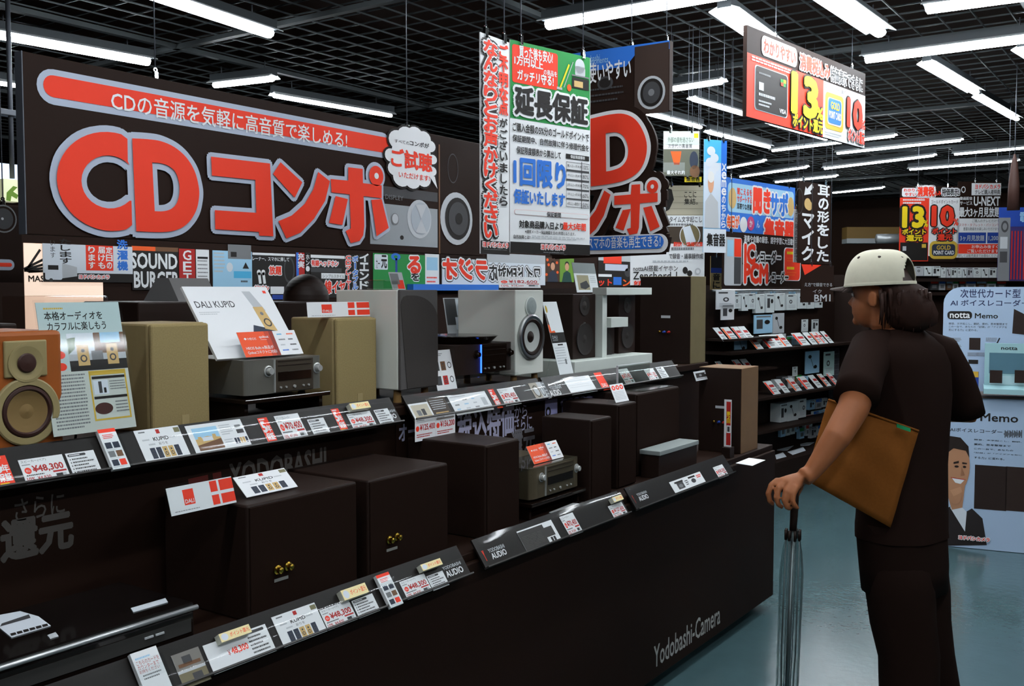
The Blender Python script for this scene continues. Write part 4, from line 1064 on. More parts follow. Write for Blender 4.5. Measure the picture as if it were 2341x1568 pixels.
def sheet_art(b, z):
    q = lambda *p: [onZ(x, y, z) for x, y in p]
    b.add(q((4, 1425), (66, 1404), (70, 1412), (0, 1432)), [(0, 1, 2, 3)], DGREY)
    for i in range(6): b.add(q((23 + i * 14.5, 1448 - i * 4), (35 + i * 14.5, 1445 - i * 4), (38 + i * 14.5, 1450 - i * 4), (26 + i * 14.5, 1453.5 - i * 4)), [(0, 1, 2, 3)], INK)
flat_sheet([(-30, 1412), (46, 1398), (88, 1410), (116, 1431), (26, 1458)], TZ, 'leaflet', 'pale blue leaflet lying on the record player lid', 'leaflet', WHITE2, sheet_art)
flat_sheet([(299, 1391), (378, 1368), (384, 1377), (305, 1400)], TZ, 'label_strip', 'white label strip on the record player lid', 'label', WHITE2)
flat_sheet([(108, 1453), (127, 1446), (134, 1455), (115, 1461)], TZ, 'label_strip', 'small grey square sticker on the record player lid', 'label', LGREY)
# small receiver group on the lower shelf
stand(2.655, 3.0, 1.765, 2.05, .858, LS, 'low black stand under the small receiver on the lower shelf')
receiver(2.672, 2.98, 1.78, 2.04, .859, .969, 'bronze grey disc receiver on the lower shelf under an orange card', mat('bronze_panel', (98, 88, 70), .4, .4), mat('bronze_panel2', (84, 76, 60), .4, .4), .28, zbase=LS)
b = MB(); b.span((2.60, 1.775, .9705), (2.96, 1.93, .9745), glassy('acrylic_plate', (.9, .92, .92), 1.0, .05, .03))
tag(b.build('acrylic_plate'), 'clear acrylic plate laid on the bronze receiver', 'plate')
flat_sheet([(1255, 1172), (1310, 1150), (1327, 1152), (1272, 1176)], LS + .004, 'leaflet', 'pale leaflets lying flat in front of the bronze receiver', 'leaflet')
flat_sheet([(1682, 1059), (1712, 1047), (1750, 1052), (1720, 1065)], LS + .001, 'leaflet', 'white leaflet lying on the counter top at the far end', 'leaflet')
# slim amplifier with a pale top on the lower shelf
def slim_amp():
    r = thing('amplifier', 'slim black amplifier with a pale grey top plate on the lower shelf', 'amplifier', (3.73, 1.79, LS))
    cabinet(r, 3.56, 3.92, 1.76, 1.84, LS, .893, BLACK, .002, 'case')
    b = MB(); b.span((3.555, 1.753, .894), (3.925, 1.845, .912), mat('pale_grey_metal', (150, 158, 156), .4, .2), .002); b.build('top_plate', r)
slim_amp()
# things behind, on the other half of the shelf
for px0, px1, py, Y, label in [(316, 446, 690, 2.52, 'black loudspeaker box behind the front beige loudspeaker'), (636, 752, 690, 2.62, 'black box under the black dome behind the flag card'), (1282, 1368, 671, 2.7, 'black box behind the leaning photo card'), (0, 40, 740, 2.55, 'black box behind the orange loudspeaker')]:
    a = onY(px0, py, Y); c = onY(px1, py, Y); b = MB(); b.span((a.x, Y, US), (c.x, Y + .28, a.z), BLACK, .006)
    tag(b.build('speaker_box'), label, 'loudspeaker')
def dome():
    c = onY(700, 690, 2.76); r = thing('dome', 'black dome on a box behind the flag card', 'dome', c)
    b = MB(); R = .085; b.lathe(c + ZV * .0005, (0, 0, 1), [(0, 0), (R, 0), (R, .01)] + [(R * math.cos(math.radians(a)), .01 + R * 1.1 * math.sin(math.radians(a))) for a in range(10, 91, 10)], BLACK, 36); b.build('shell', r)
    b = MB(); p = c + Vector((.058, -.035, .05)); b.box(p, (.012, .012, .02), STEEL, .002); b.build('catch', r)
dome()
def prism_stand():
    a = onY(372, 690, 2.66); c = onY(462, 690, 2.66); t = onY(380, 636, 2.72)
    r = thing('card_stand', 'grey tent shaped card stand on the box behind the front beige loudspeaker', 'card stand', (a + c) / 2)
    b = MB(); m = mat('grey_acrylic', (136, 134, 134), .3, .3)
    b.prism([(a.x, 2.58, a.z + .001), (a.x, 2.76, a.z + .001), (a.x + .008, 2.70, t.z), (a.x + .008, 2.64, t.z)], (c.x - a.x, 0, 0), m); b.build('body', r)
prism_stand()

# ---------------------------------------------------------------- boards and cards standing about
def lean(bl, Y, z, tilt, tl, br, painter, name, label, cat, th=.0012, base=PAPER, film=False, U=(1, 0, 0), step=.00016, raw=False):
    """sheet standing at depth Y on height z, tipped back by tilt degrees; corners given in the photo"""
    t = math.radians(tilt); V = Vector((0, math.sin(t), math.cos(t))); O = Vector((0, Y, z))
    A = Art(O, U, V, step); u0, v0 = A.uv(*tl); u1, v1 = A.uv(*br); v1 = max(v1, 0.001) if bl else v1
    w = u1 - u0; h = v0 - v1; 
    r = thing(name, label, cat, A.P((u0 + u1) / 2, v1))
    q = [(u0, v1), (u1, v1), (u1, v0), (u0, v0)]
    A.z0 = 0; A.hexa([A.P(*c) - A.N * th for c in q], [A.P(*c) for c in q], base)
    if not raw: A.fn = lambda x, y: (u0 + x * w, v0 - y * h)
    if painter: painter(A)
    A.build('printed_sheet', r)
    if film:
        b = MB(); g = .006
        b.hexa([A.P(u0 - g, v1 - 0, 4) , A.P(u1 + g, v1 - 0, 4), A.P(u1 + g, v0 + g, 4), A.P(u0 - g, v0 + g, 4)], [A.P(u0 - g, v1, 6), A.P(u1 + g, v1, 6), A.P(u1 + g, v0 + g, 6), A.P(u0 - g, v0 + g, 6)], CLEARP if film is True else film); b.build('clear_sleeve', r)
    # prop at the back
    if name in ('card', 'poster_stand', 'poster'):
        b = MB(); m = CLEAR if name != 'poster_stand' else BLACK; k = Vector((0, .05 + .25 * h * math.sin(t) + .02, 0)); um = (u0 + u1) / 2
        p = A.P(um, v1 + h * .6) - A.N * (th + .001); f = Vector((p.x, p.y + .05, z + .001))
        b.tube([p, f], .003, m, 6); b.build('prop', r)
    return r
def p_poster1(A):
    A.rect(0, 0, 1, 1, mat('pale_aqua_print', (186, 206, 206), .5), .5)
    A.text('本格オーディオを', .08, .07, .77, .135, INK, 1, .02); A.text('カラフルに楽しもう', .10, .15, .80, .215, INK, 1, .02); A.lines(.08, .04, .4, .055, 1, GOLD, 1, .8)
    A.rect(.30, .24, 1, .49, BROWN, 1); A.rect(.30, .24, .62, .40, WHITE2, 2); A.rect(.62, .26, .68, .40, BROWN, 2.5); A.rect(.70, .24, .95, .32, SKY, 2); A.rect(.3, .40, 1, .45, LGREY, 2); A.poly([(.3, .28), (.4, .27), (.38, .36), (.3, .40)], mat('plant_print', (72, 104, 60), .6), 3)
    A.rect(.30, .45, 1, .53, INK, 2.2)
    for x in (.40, .76): minispk(A, x, .33, .14, .16, TAN, 4)
    A.rect(.57, .38, .71, .45, GREY, 4)
    for y in (.40, .49): A.ell(.20, y, .06, .03, RED, 2)
    A.rect(.0, .52, 1, 1, mat('pale_print', (200, 206, 198), .5), .8)
    A.lines(.05, .55, .46, .97, 16, GREY, 2, .45, 4, .05)
    A.frame(.50, .535, .96, .92, .004, GOLD, 3); A.rect(.51, .545, .95, .57, GOLD, 3); A.rect(.53, .58, .94, .60, INK, 3); A.rect(.53, .735, .94, .755, INK, 3)
    A.rect(.54, .61, .72, .72, WHITE2, 3); A.rect(.60, .62, .64, .71, DGREY, 4); A.rect(.66, .67, .69, .71, INK, 4); A.ell(.63, .83, .11, .045, mat('maroon_print', (70, 36, 32), .6), 4)
    A.lines(.74, .62, .94, .70, 4, GREY, 3, .4); A.lines(.78, .78, .94, .88, 4, GREY, 3, .4)
lean(1, 2.035, 1.191, 12, (80, 692), (312, 975), p_poster1, 'poster_stand', 'tall pale poster in a shiny sleeve between the orange and the front beige loudspeaker', 'poster', film=True)
def p_big(A):
    A.rect(0, 0, 1, 1, PAPER, .5)
    A.text('DALI KUPID', .05, .21, .50, .30, DGREY, 1, .012); A.lines(.05, .36, .30, .41, 2, LGREY, 1, .4)
    A.poly([(.66, .07), (.76, .07), (.84, .36), (.72, .36)], LGREY, 1); A.poly([(.70, .30), (.82, .30), (.86, .66), (.72, .62)], TAN, 2); A.ell(.79, .53, .045, .06, DGREY, 3, inner=.7); A.ell(.77, .40, .02, .025, GREY, 3)
    A.poly([(.60, .56), (.84, .64), (.84, .75), (.52, .75)], NAVY, 1); A.rect(.92, .06, .96, .10, RED, 1); A.rect(.80, .66, .96, .72, TAN, 1)
lean(1, 2.15, 1.366, 37, (415, 655), (690, 812), p_big, 'brochure_board', 'big white brochure board showing a small orange loudspeaker above the silver receiver', 'brochure', th=.008)
lean(1, 2.115, 1.3635, 30, (540, 760), (694, 808), p_heos, 'card', 'orange and white card on the silver receiver', 'card')
lean(1, 1.80, .9755, 30, (1203, 1021), (1293, 1053), p_heos, 'card', 'orange and white card on the bronze receiver of the lower shelf', 'card')
lean(1, 2.18, 1.469, 6, (701, 691), (846, 724), p_dali, 'card', 'white card with a red square and Danish flag on the second beige loudspeaker', 'card')
lean(1, 1.775, 1.068, 18, (379, 1117), (541, 1148), p_dali, 'card', 'white card with a red square and Danish flag on the lower shelf', 'card', film=True)
lean(1, 1.80, 1.068, 50, (532, 1092), (681, 1112), p_kupid, 'card', 'tilted leaflet with five small loudspeakers on a lower shelf box', 'card')
lean(1, 2.24, 1.553, 10, (1138, 632), (1236, 658), PR('¥182,600', '¥18,260'), 'card', 'price card of 182,600 yen standing on the white loudspeaker', 'price card')
def p_small(A):
    for i in range(2):
        for j in range(2): minispk(A, .05 + j * .33, .28 + i * .35, .24, .22, (DGREY, BROWN, DGREY, DKRED)[i * 2 + j])
        A.ell(.82, .38 + i * .35, .1, .08, DGREY, 1, inner=.7)
    A.lines(.05, .08, .6, .16, 2, GREY, 1)
lean(1, 2.075, 1.191, 14, (983, 802), (1046, 890), p_small, 'card', 'white card with small loudspeaker pictures right of the dark arched grille', 'card')
def p_acr(A):
    A.rect(0, 0, 1, 1, LGREY, .5); A.rect(.02, .02, .3, .7, DGREY, 1); A.rect(.68, 0, .98, .85, DGREY, 1); A.ell(.83, .2, .06, .08, LGREY, 2, inner=.7); A.ell(.83, .55, .11, .16, PAPER, 2); A.ell(.83, .55, .06, .08, DGREY, 3); A.rect(.24, .5, .62, .82, WHITE2, 2); A.rect(.35, .68, .55, .72, INK, 3); A.rect(.3, .04, .66, .45, WHITE2, 1)
lean(1, 2.385, 1.37, 10, (1013, 681), (1111, 768), p_acr, 'poster_stand', 'clear framed picture of two dark loudspeakers behind the black receiver', 'poster', film=True)
def p_tall(A):
    A.poly([(0, 0), (.36, 0), (.52, .26), (.56, .38), (.14, .4)], PAPER, 1); A.ell(.14, .1, .07, .05, GOLD, 2); A.rect(0, .16, .2, .45, mat('dark_photo_print', (60, 48, 40), .6), .6); A.poly([(0, .3), (.3, .36), (.42, .42), (0, .46)], ORANGE, .8)
    A.rect(0, .42, 1, .56, INK, 1.2); A.text('DALI', .1, .46, .45, .5, LGREY, 2); A.lines(.1, .51, .6, .54, 1, GREY, 2, .7)
    A.rect(0, .56, 1, 1, PAPER, 1.2); A.rect(.35, .575, .72, .595, INK, 2); A.lines(.08, .62, .8, .86, 7, LGREY, 2, .4, 4); A.rect(.6, .78, .72, .85, GREY, 3)
lean(1, 2.06, 1.192, 16, (1240, 690), (1312, 856), p_tall, 'poster', 'tall leaning poster with a gold emblem right of the white loudspeaker', 'poster', film=True)
def p_ph(A):
    A.rect(0, 0, 1, 1, PAPER, .5); A.rect(.1, .42, .62, .92, mat('khaki_print', (168, 158, 128), .6), 1); A.poly([(.2, .7), (.5, .6), (.62, .8), (.4, .9), (.2, .86)], DGREY, 2); A.rect(0, 0, 1, .36, mat('pale_grey_film', (150, 156, 156), .3), .8); A.lines(.68, .45, .94, .7, 4, LGREY, 1)
lean(1, 2.22, 1.54, 12, (1307, 600), (1370, 668), p_ph, 'poster', 'clear sleeved photo card standing above the black loudspeaker', 'poster', film=True)
lean(1, 1.83, 1.121, 24, (1393, 880), (1440, 920), p_circ, 'card', 'white card with three red circles on a lower shelf box', 'card')
def p_dev(A):
    A.rect(0, 0, 1, 1, LGREY, .5); A.rect(.08, .2, .92, .7, INK, 1); A.rect(.62, .25, .9, .4, LGREY, 2); A.ell(.35, .45, .08, .12, GREY, 2); A.lines(.1, .78, .9, .92, 1, DGREY, 1)
lean(1, 1.89, 1.136, 20, (1585, 850), (1635, 886), p_dev, 'card', 'small grey card showing an amplifier on the wide black loudspeaker', 'card')
def clear_l():
    a = onZ(1567, 891, 1.1355); r = thing('acrylic_stand', 'clear L shaped acrylic stand on the wide black loudspeaker', 'stand', a)
    m = glassy('frosted_edge', (.82, .86, .84), 1.0, .1, .05)
    b = MB(); b.span((3.64, 1.875, 1.136), (3.93, 1.99, 1.139), m); b.build('base', r)
    b = MB(); b.span((3.64, 1.991, 1.136), (3.93, 1.995, 1.235), m); b.build('back', r)
    b = MB(); b.span((3.64, 1.989, 1.235), (3.93, 1.997, 1.238), LGREY); b.span((3.637, 1.989, 1.136), (3.64, 1.997, 1.238), LGREY); b.build('edge', r)
clear_l()
# narrow upright price strip beside the brown loudspeaker
def strip():
    p0 = onX(1657, 1023, 4.20); A = Art((4.20, p0.y, LS), (0, -1, 0), ZV, .0003)
    A.slab(1656, 913, 1671, 1022, PAPER, .003); r = thing('price_strip', 'narrow upright red and yellow price strip beside the brown loudspeaker', 'price strip', A.P(0, 0))
    A.rect(1661, 918, 1670, 1018, DKRED, 1); A.vtext('12回', 1662, 940, 1669, 968, YEL, 2, .03); A.rect(1661, 972, 1670, 990, PAPER, 2); A.rect(1663, 975, 1668, 987, DGREY, 3); A.build('printed_strip', r)
    b = MB(); q = A.P(*A.uv(1663, 1022)); b.span((q.x - .02, q.y - .02, LS), (q.x + .03, q.y + .02, max(q.z, LS + .004)), BLACK, .001); b.build('base', r)
strip()
# bits on top of the white sided loudspeaker
def bits():
    a = onY(886, 662, 2.24); r = thing('card_holder', 'clear holder with a tilted photo card on the white sided loudspeaker', 'card holder', (a.x + .03, 2.24, 1.553))
    A = Art((0, 2.24, 1.5535), (1, 0, 0), (0, .3, .95), .0002); A.slab(888, 622, 928, 662, LGREY, .001); A.rect(906, 640, 926, 660, RED, 1); A.rect(890, 625, 915, 650, GREY, 1); A.build('photo', r)
    c = onY(858, 662, 2.26); b = MB(); b.span((c.x, 2.22, 1.5535), (c.x + .07, 2.30, 1.585), glassy('clear_box', (.86, .88, .86), 1.0, .1, .1), .004); b.build('clear_box', r)
bits()
# ---------------------------------------------------------------- posters on the gondola behind the stereo counter
YB = 4.6; BP = Vector((0, YB, 1.0)); UX = (1, 0, 0)
def gondola():
    r = thing('display_gondola', 'long dark headphone gondola standing behind the stereo counter', 'gondola', (5.3, YB + .3, 0))
    b = MB(); b.span((2.0, YB + .0045, 0), (8.6, YB + .55, 1.95), mat('gondola_black', (40, 26, 20), .7, spec=.1)); b.build('body', r)
    b = MB(); a = onY(945, 655, YB - .06).x; c = onY(1140, 655, YB - .06).x; z = onY(1040, 664, YB - .06).z
    b.span((a, YB - .06, z), (c, YB - .004, z + .045), BLUE); b.build('shelf_edge', r)
gondola()
def P(tl, br, f, label, m=PAPER, Y=None, lift=.0, name='poster'):
    return card(Vector((0, Y or YB, 1)), tl, br, f, name, label, 'poster', lift=lift, V=ZV, U=UX, th=.003, base=m)
CREAM = mat('backlit_cream', (255, 226, 204), .5, emit=.55)
def q_cream(A):
    t = lambda *a: A.line(*a, .012, INK, 1)
    t(.0, .30, .55, .03); t(0, .31, .7, .11); t(.05, .28, .2, .07); t(0, .32, .8, .2); t(.05, .33, .4, .31)
    A.rect(.03, .32, .2, .335, INK, 1); A.text('MASTER', .05, .375, .42, .445, INK, 2, .03)
P((54, 555), (238, 748), q_cream, 'glowing cream panel with a black line drawing at the far left behind the counter', CREAM, lift=-.002)
def q_deliv(A):
    A.rect(0, .76, 1, 1, INK, 1); A.vtext('います', .08, -.1, .13, .38, DGREY, 2); A.vtext('たします', .18, -.15, .3, .52, INK, 2, .03)
    A.rect(.46, -.0, .77, .68, RED, 1); A.vtext('届けも', .60, .02, .675, .64, PAPER, 2, .03); A.vtext('定日の', .69, .02, .76, .64, PAPER, 2, .03); A.vtext('ります', .49, .02, .56, .64, PAPER, 2, .03)
    A.vtext('洗濯機', .82, -.2, .94, .68, BLUE, 2, .04)
    A.rrect(.02, .52, .2, .94, .01, WHITE2, 2); A.rect(.05, .56, .16, .68, INK, 3); A.poly([(.2, .5), (.36, .6), (.36, .84), (.2, .9)], LGREY, 2); A.ell(.08, .95, .02, .05, DGREY, 4); A.text('ヨドバシカメラ', .38, .80, .72, .90, RED, 3, .03, [(PAPER, .004, 2)])
P((96, 556), (303, 646), q_deliv, 'white delivery banner with a printed truck and red box of writing', WHITE2, lift=.004)
def q_sound(A):
    A.rect(0, 0, 1, .1, ORANGE, 1); A.rect(.5, 0, 1, .1, BROWN, 2); A.text('SOUND', -.02, .16, .97, .50, PAPER, 3, .03); A.text('BURGER', .04, .58, 1.0, .94, PAPER, 3, .03)
P((300, 562), (408, 663), q_sound, 'black poster with big white two line lettering and an orange top', INK, lift=.003)
def q_red(A): A.vtext('GET', .25, .02, .75, .98, PAPER, 2, .02, [(DKRED, .001, 1)])
P((409, 568), (447, 650), q_red, 'dark red vertical strip with pale outlined letters', DKRED)
P((448, 570), (479, 652), lambda A: (A.rect(.1, .2, .9, .26, INK, 1), A.lines(.1, .3, .9, .95, 6, GREY, 1, .3)), 'narrow white list sheet beside the dark red strip')
def q_lblue(A):
    A.rect(.38, -.2, .98, .2, GREY, 1); A.rect(.45, .02, .6, .15, INK, 2); A.ell(.42, .42, .08, .12, WHITE2, 2); A.poly([(.75, .45), (.83, .28), (.92, .45)], INK, 2); A.rect(.52, .52, .98, .70, CYAN, 1); A.lines(.03, .05, .3, .6, 6, LGREY, 1); A.lines(.7, .76, .95, .82, 1, DGREY, 2, .8)
P((486, 572), (577, 662), q_lblue, 'pale blue poster with a small robot head picture', SKY)
def q_ear(A):
    A.rect(0, .0, 1, .05, PAPER, 1); A.text('レーナー、スマホに挿して', 0, .08, .85, .17, PAPER, 2, .02); A.text('放題', .38, .28, .66, .46, RED, 2, .04, [(PAPER, .006, 1)])
    for x in (.14, .24): A.ell(x, .42, .045, .06, PAPER, 2); A.line(x, .42, x + .03, .66, .02, PAPER, 2)
    A.rect(.4, .72, .72, .88, PAPER, 1); A.text('イヤホン', .0, .70, .36, .82, RED, 2, .04, [(PAPER, .006, 1)]); A.ell(.85, .35, .13, .3, DGREY, 1, inner=.8); A.rect(.44, .9, .8, 1, DKBLUE, 1)
P((577, 577), (676, 684), q_ear, 'black earphone poster with two white earbuds and red writing', INK)
P((677, 577), (697, 650), lambda A: (A.rect(.0, 0, .3, 1, BLUE, 1), A.vtext('充実', .2, .0, .95, .5, PAPER, 2, .03)), 'thin dark red strip right of the earphone poster', DKRED)
P((698, 577), (709, 650), lambda A: A.vtext('ホン・', .1, .05, .9, .6, PAPER, 2, .02), 'thin black strip with white characters', INK)
def q_hp(A):
    A.rect(0, .0, 1, .07, PAPER, 1); A.text('有線ヘッドホン', .02, .12, .8, .26, RED, 3, .04, [(PAPER, .006, 1)]); A.rect(0, .3, .9, .40, DGREY, 1); A.rect(.3, .42, 1, .55, PAPER, 1); A.text('シンプルスタイル', .34, .45, .98, .53, INK, 2); A.text('線イヤ', .40, .6, 1, .9, RED, 3, .04, [(PAPER, .006, 1)])
P((710, 582), (789, 680), q_hp, 'black headphone poster with red writing behind the black dome', INK)
P((789, 582), (804, 664), lambda A: A.vtext('CDプレーヤー', .1, .02, .9, .98, RED, 3, .04, [(PAPER, .004, 2)]), 'narrow black strip with red vertical writing', INK)
P((804, 582), (820, 664), lambda A: A.vtext('ポータブル', .1, .02, .9, .98, BLUE, 3, .04, [(PAPER, .004, 2)]), 'narrow black strip with blue vertical writing', INK)
P((820, 582), (845, 664), lambda A: A.vtext('イエンド', .1, -.05, .9, .98, PAPER, 2, .04), 'narrow black strip with large white vertical writing', INK)
def q_green(A):
    A.rrect(.02, .03, .27, .45, .01, WHITE2, 1); A.text('元', .15, .06, .25, .40, INK, 2, .04); A.text('カー', .05, .15, .12, .42, INK, 2)
    A.ell(.42, .08, .09, .1, BLUE, 2, inner=.4); A.rect(.41, .12, .45, .55, DKBLUE, 2); A.text('る', .66, .06, .9, .52, RED, 4, .05, [(PAPER, .01, 2)]); A.text('を', .72, .52, .88, .74, INK, 4, .04, [(PAPER, .006, 2)])
P((853, 578), (972, 662), q_green, 'green board with a large red and white character above the white loudspeaker', GREEN)
P((972, 580), (1004, 655), lambda A: (A.lines(.1, .7, .9, .95, 2, RED, 1, .4), A.rect(.1, .1, .9, .5, SKY, 1)), 'pale blue and white slip between the green board and the mirrored sign', PAPER)
def q_radio(A):
    A.rect(.40, -.3, 1, .08, LGREY, 1); A.text('ラジオ', .01, .02, .40, .78, RED, 5, .05, [(PAPER, .012, 3), (INK, .02, 1)], mirror=True); A.text('ワイドFM対応', .42, .20, .94, .82, INK, 5, .03, [(PAPER, .012, 3), (INK, .018, 1)], mirror=True)
P((1010, 590), (1246, 652), q_radio, 'white sign with red and black lettering seen mirrored from behind', WHITE2, lift=.002)
def q_people(A):
    A.rect(0, 0, .5, 1, mat('umber_photo', (72, 48, 34), .6), 1); A.rect(.5, 0, 1, 1, mat('lime_photo', (108, 150, 52), .6), 1)
    for x, y in ((.08, .1), (.12, .3), (.4, .2), (.42, .6), (.05, .7)): A.ell(x, y, .04, .06, ORANGE, 2)
    for x, c in ((.26, NAVY), (.75, mat('teal_photo', (34, 72, 66), .6))): A.ell(x, .36, .07, .16, SKIN, 3); A.ell(x, .26, .075, .13, INK, 2); A.poly([(x - .18, 1), (x - .12, .62), (x, .52), (x + .12, .62), (x + .18, 1)], c, 2)
P((1246, 588), (1312, 645), q_people, 'pair of portrait photos of a woman and a man side by side', INK)
def q_mix(A):
    A.rect(0, 0, 1, .2, LGREY, 1); A.rect(.15, .0, .7, .28, RED, 2); A.rect(.2, .3, .9, .5, mat('pale_window_print', (196, 204, 220), .6), 2); A.text('ット', .02, .78, .4, .98, RED, 3, .04); A.rect(.45, .7, .7, .95, BLUE, 3); A.text('ン', .75, .78, .98, .98, ORANGE, 3, .04); A.rect(0, .62, .4, .7, PAPER, 2); A.ell(.9, .55, .1, .14, DGREY, 2)
P((1368, 580), (1442, 655), q_mix, 'dark poster with a red block and pale window left of the white earphone panel', INK)

# facing panels further right
UC = dirv(-55.23)
def Q(tl, br, f, label, D, m=PAPER, U=UC, name='poster', cat='poster', th=.004, px=(1600, 560), lift=0, step=None, cords=()):
    O = atD(px[0], px[1], D); A = Art(O, U, ZV, .0008); u0, v0 = A.uv(*tl); u1, v1 = A.uv(*br); w = u1 - u0; h = v0 - v1
    r = thing(name, label, cat, A.P((u0 + u1) / 2, v1)); A.z0 = lift
    q = [(u0, v1), (u1, v1), (u1, v0), (u0, v0)]
    A.hexa([A.P(*c) - A.N * th for c in q], [A.P(*c) for c in q], m)
    A.fn = lambda x, y: (u0 + x * w, v0 - y * h)
    if f: f(A)
    A.build('printed_face', r); A.fn = None
    for c in cords: cord(r, A.P(u0 + c * w, v0) - A.N * th / 2, .002)
    return r, A, (u0, v0, u1, v1)
def q_zen(A):
    A.rect(.47, 0, 1, .30, mat('stone_print', (186, 178, 156), .6), 1)
    for i in range(5): A.rect(.47, .05 + i * .06, 1, .054 + i * .06, mat('mortar_print', (150, 142, 122), .6), 2)
    A.poly([(.47, .02), (.55, .04), (.58, .14), (.52, .24), (.47, .26)], INK, 3); A.text('ここに', .72, .06, .88, .12, INK, 3, .01); A.text('集結。', .72, .13, .90, .19, INK, 3, .01)
    A.rect(.47, .30, 1, .41, PAPER, 3); A.text('リアルタイム文字起こし', .36, .31, .96, .37, INK, 4, .01); A.lines(.5, .38, .98, .41, 1, GREY, 4, .7)
    A.rect(.40, .41, 1, .58, mat('dusk_print', (66, 54, 42), .6), 2); A.ell(.80, .50, .14, .12, PAPER, 3); A.ell(.80, .50, .13, .11, mat('moss_print', (116, 104, 72), .6), 4); A.poly([(.70, .42), (.80, .40), (.88, .56), (.76, .60)], WHITE2, 5)
    A.text('翻訳・情報収集', .58, .565, .98, .61, RED, 6, .02); A.lines(.55, .62, .98, .65, 1, GREY, 4, .8); A.text('で録音・議事録作成', .52, .68, .98, .735, INK, 4, .01); A.lines(.3, .75, .98, .77, 1, LGREY, 4, .8)
    A.text('nottaAI搭載イヤホン', .04, .80, .64, .86, INK, 4, .006); A.text('Zenchord 1', .04, .865, .63, .94, INK, 4, .01); A.ell(.74, .85, .035, .035, INK, 4); A.ell(.80, .88, .035, .03, INK, 4); A.ell(.91, .86, .04, .035, LGREY, 4, inner=.6)
    A.text('好評販売中', .05, .955, .6, .998, RED, 4, .04)
Q((1442, 424), (1610, 652), q_zen, 'tall white earphone panel with a circular phone picture right of the red letters', 5.9, cords=(.55, .93))
def q_park(A):
    A.rect(0, 0, 1, .3, mat('mint_print', (196, 212, 200), .6), 1); A.text('外部の音を逃さない', .12, .13, .85, .25, DGREY, 2); A.text('次世代の高音質', .12, .28, .8, .38, DGREY, 2); A.rect(0, .40, 1, 1, mat('street_print', (96, 98, 84), .6), .8)
    A.poly([(.2, .45), (.5, .45), (.45, .75), (.3, .75)], ORANGE, 2); A.rect(.0, .7, .6, .92, mat('street_print2', (128, 132, 126), .6), 2); A.ell(.85, .65, .12, .2, NAVY, 3); A.ell(.88, .9, .14, .14, BROWN, 3); A.text('最大それ約', .1, .88, .6, .97, PAPER, 4, .02); A.rect(.85, .05, .97, .15, YEL, 2)
Q((1517, 300), (1598, 402), q_park, 'hanging photo poster of a street above the white earphone panel', 5.7, cords=(.2, .8))
Q((1565, 404), (1604, 416), lambda A: A.text('集音器', .1, .1, .9, .9, INK, 1, .02), 'small yellow label under the hanging street photo', 5.72, YEL, cords=(.2, .8))
def q_xeme(A):
    A.rect(0, 0, .75, .2, CYAN, 1); A.rect(0, .18, .75, .78, mat('white_blue_print', (206, 218, 232), .6), .8)
    for x, y in ((.3, .1), (.45, .16), (.25, .2), (.5, .24), (.35, .28)): A.ell(x, y, .18, .04, WHITE2, 2 + x)
    A.ell(.30, .38, .13, .09, SKIN, 3); A.ell(.30, .33, .14, .05, mat('white_hair_print', (222, 222, 220), .6), 4); A.poly([(.05, .78), (.06, .55), (.3, .47), (.62, .55), (.66, .78)], LGREY, 3.5)
    A.rect(.75, 0, 1, .8, BLUE, 1); A.vtext('Xemeのちから', .78, .2, .97, .78, PAPER, 3, .03); A.rect(0, .79, 1, 1, WHITE2, 2); A.text('集音器', .15, .83, .95, .94, INK, 3, .04)
Q((1610, 318), (1659, 578), q_xeme, 'tall blue banner with a white haired man in a grey shirt', 5.6, SKY, U=dirv(-30), px=(1635, 450), cords=(.2, .85))
UR = dirv(-8.3)
def q_kiki(A):
    A.rrect(.04, .08, .98, .56, .03, SKY, 1); A.ell(.10, .33, .05, .17, TAN, 3); A.ell(.93, .35, .05, .17, TAN, 3)
    A.text('聞こえるを', .16, .15, .36, .26, RED, 3, .02); A.text('サポートする', .16, .27, .36, .38, RED, 3, .02); A.text('耳寄りな売場', .16, .40, .36, .50, INK, 3, .02); A.text('聞き', .38, .12, .62, .52, RED, 5, .05, [(PAPER, .014, 3)]); A.text('サポ', .62, .14, .88, .52, BLUE, 5, .05, [(PAPER, .014, 3)])
    A.text('毎日が', .03, .62, .19, .82, ORANGE, 4, .04, [(PAPER, .008, 3)]); A.ell(.25, .75, .05, .13, PAPER, 3); A.ell(.35, .72, .05, .12, mat('magenta_ink', (196, 70, 120), .6), 3); A.ell(.45, .72, .05, .12, BLUE, 3); A.text('か', .33, .66, .37, .78, PAPER, 4, .02); A.text('ん', .43, .66, .47, .78, PAPER, 4, .02); A.text('集音器', .54, .62, .98, .98, RED, 5, .06, [(PAPER, .012, 3)])
Q((1657, 404), (1816, 556), q_kiki, 'blue hearing aid board with red and blue writing above the packaging rack', 6.3, BLUE, U=UR, px=(1735, 480), cords=(.08, .9))
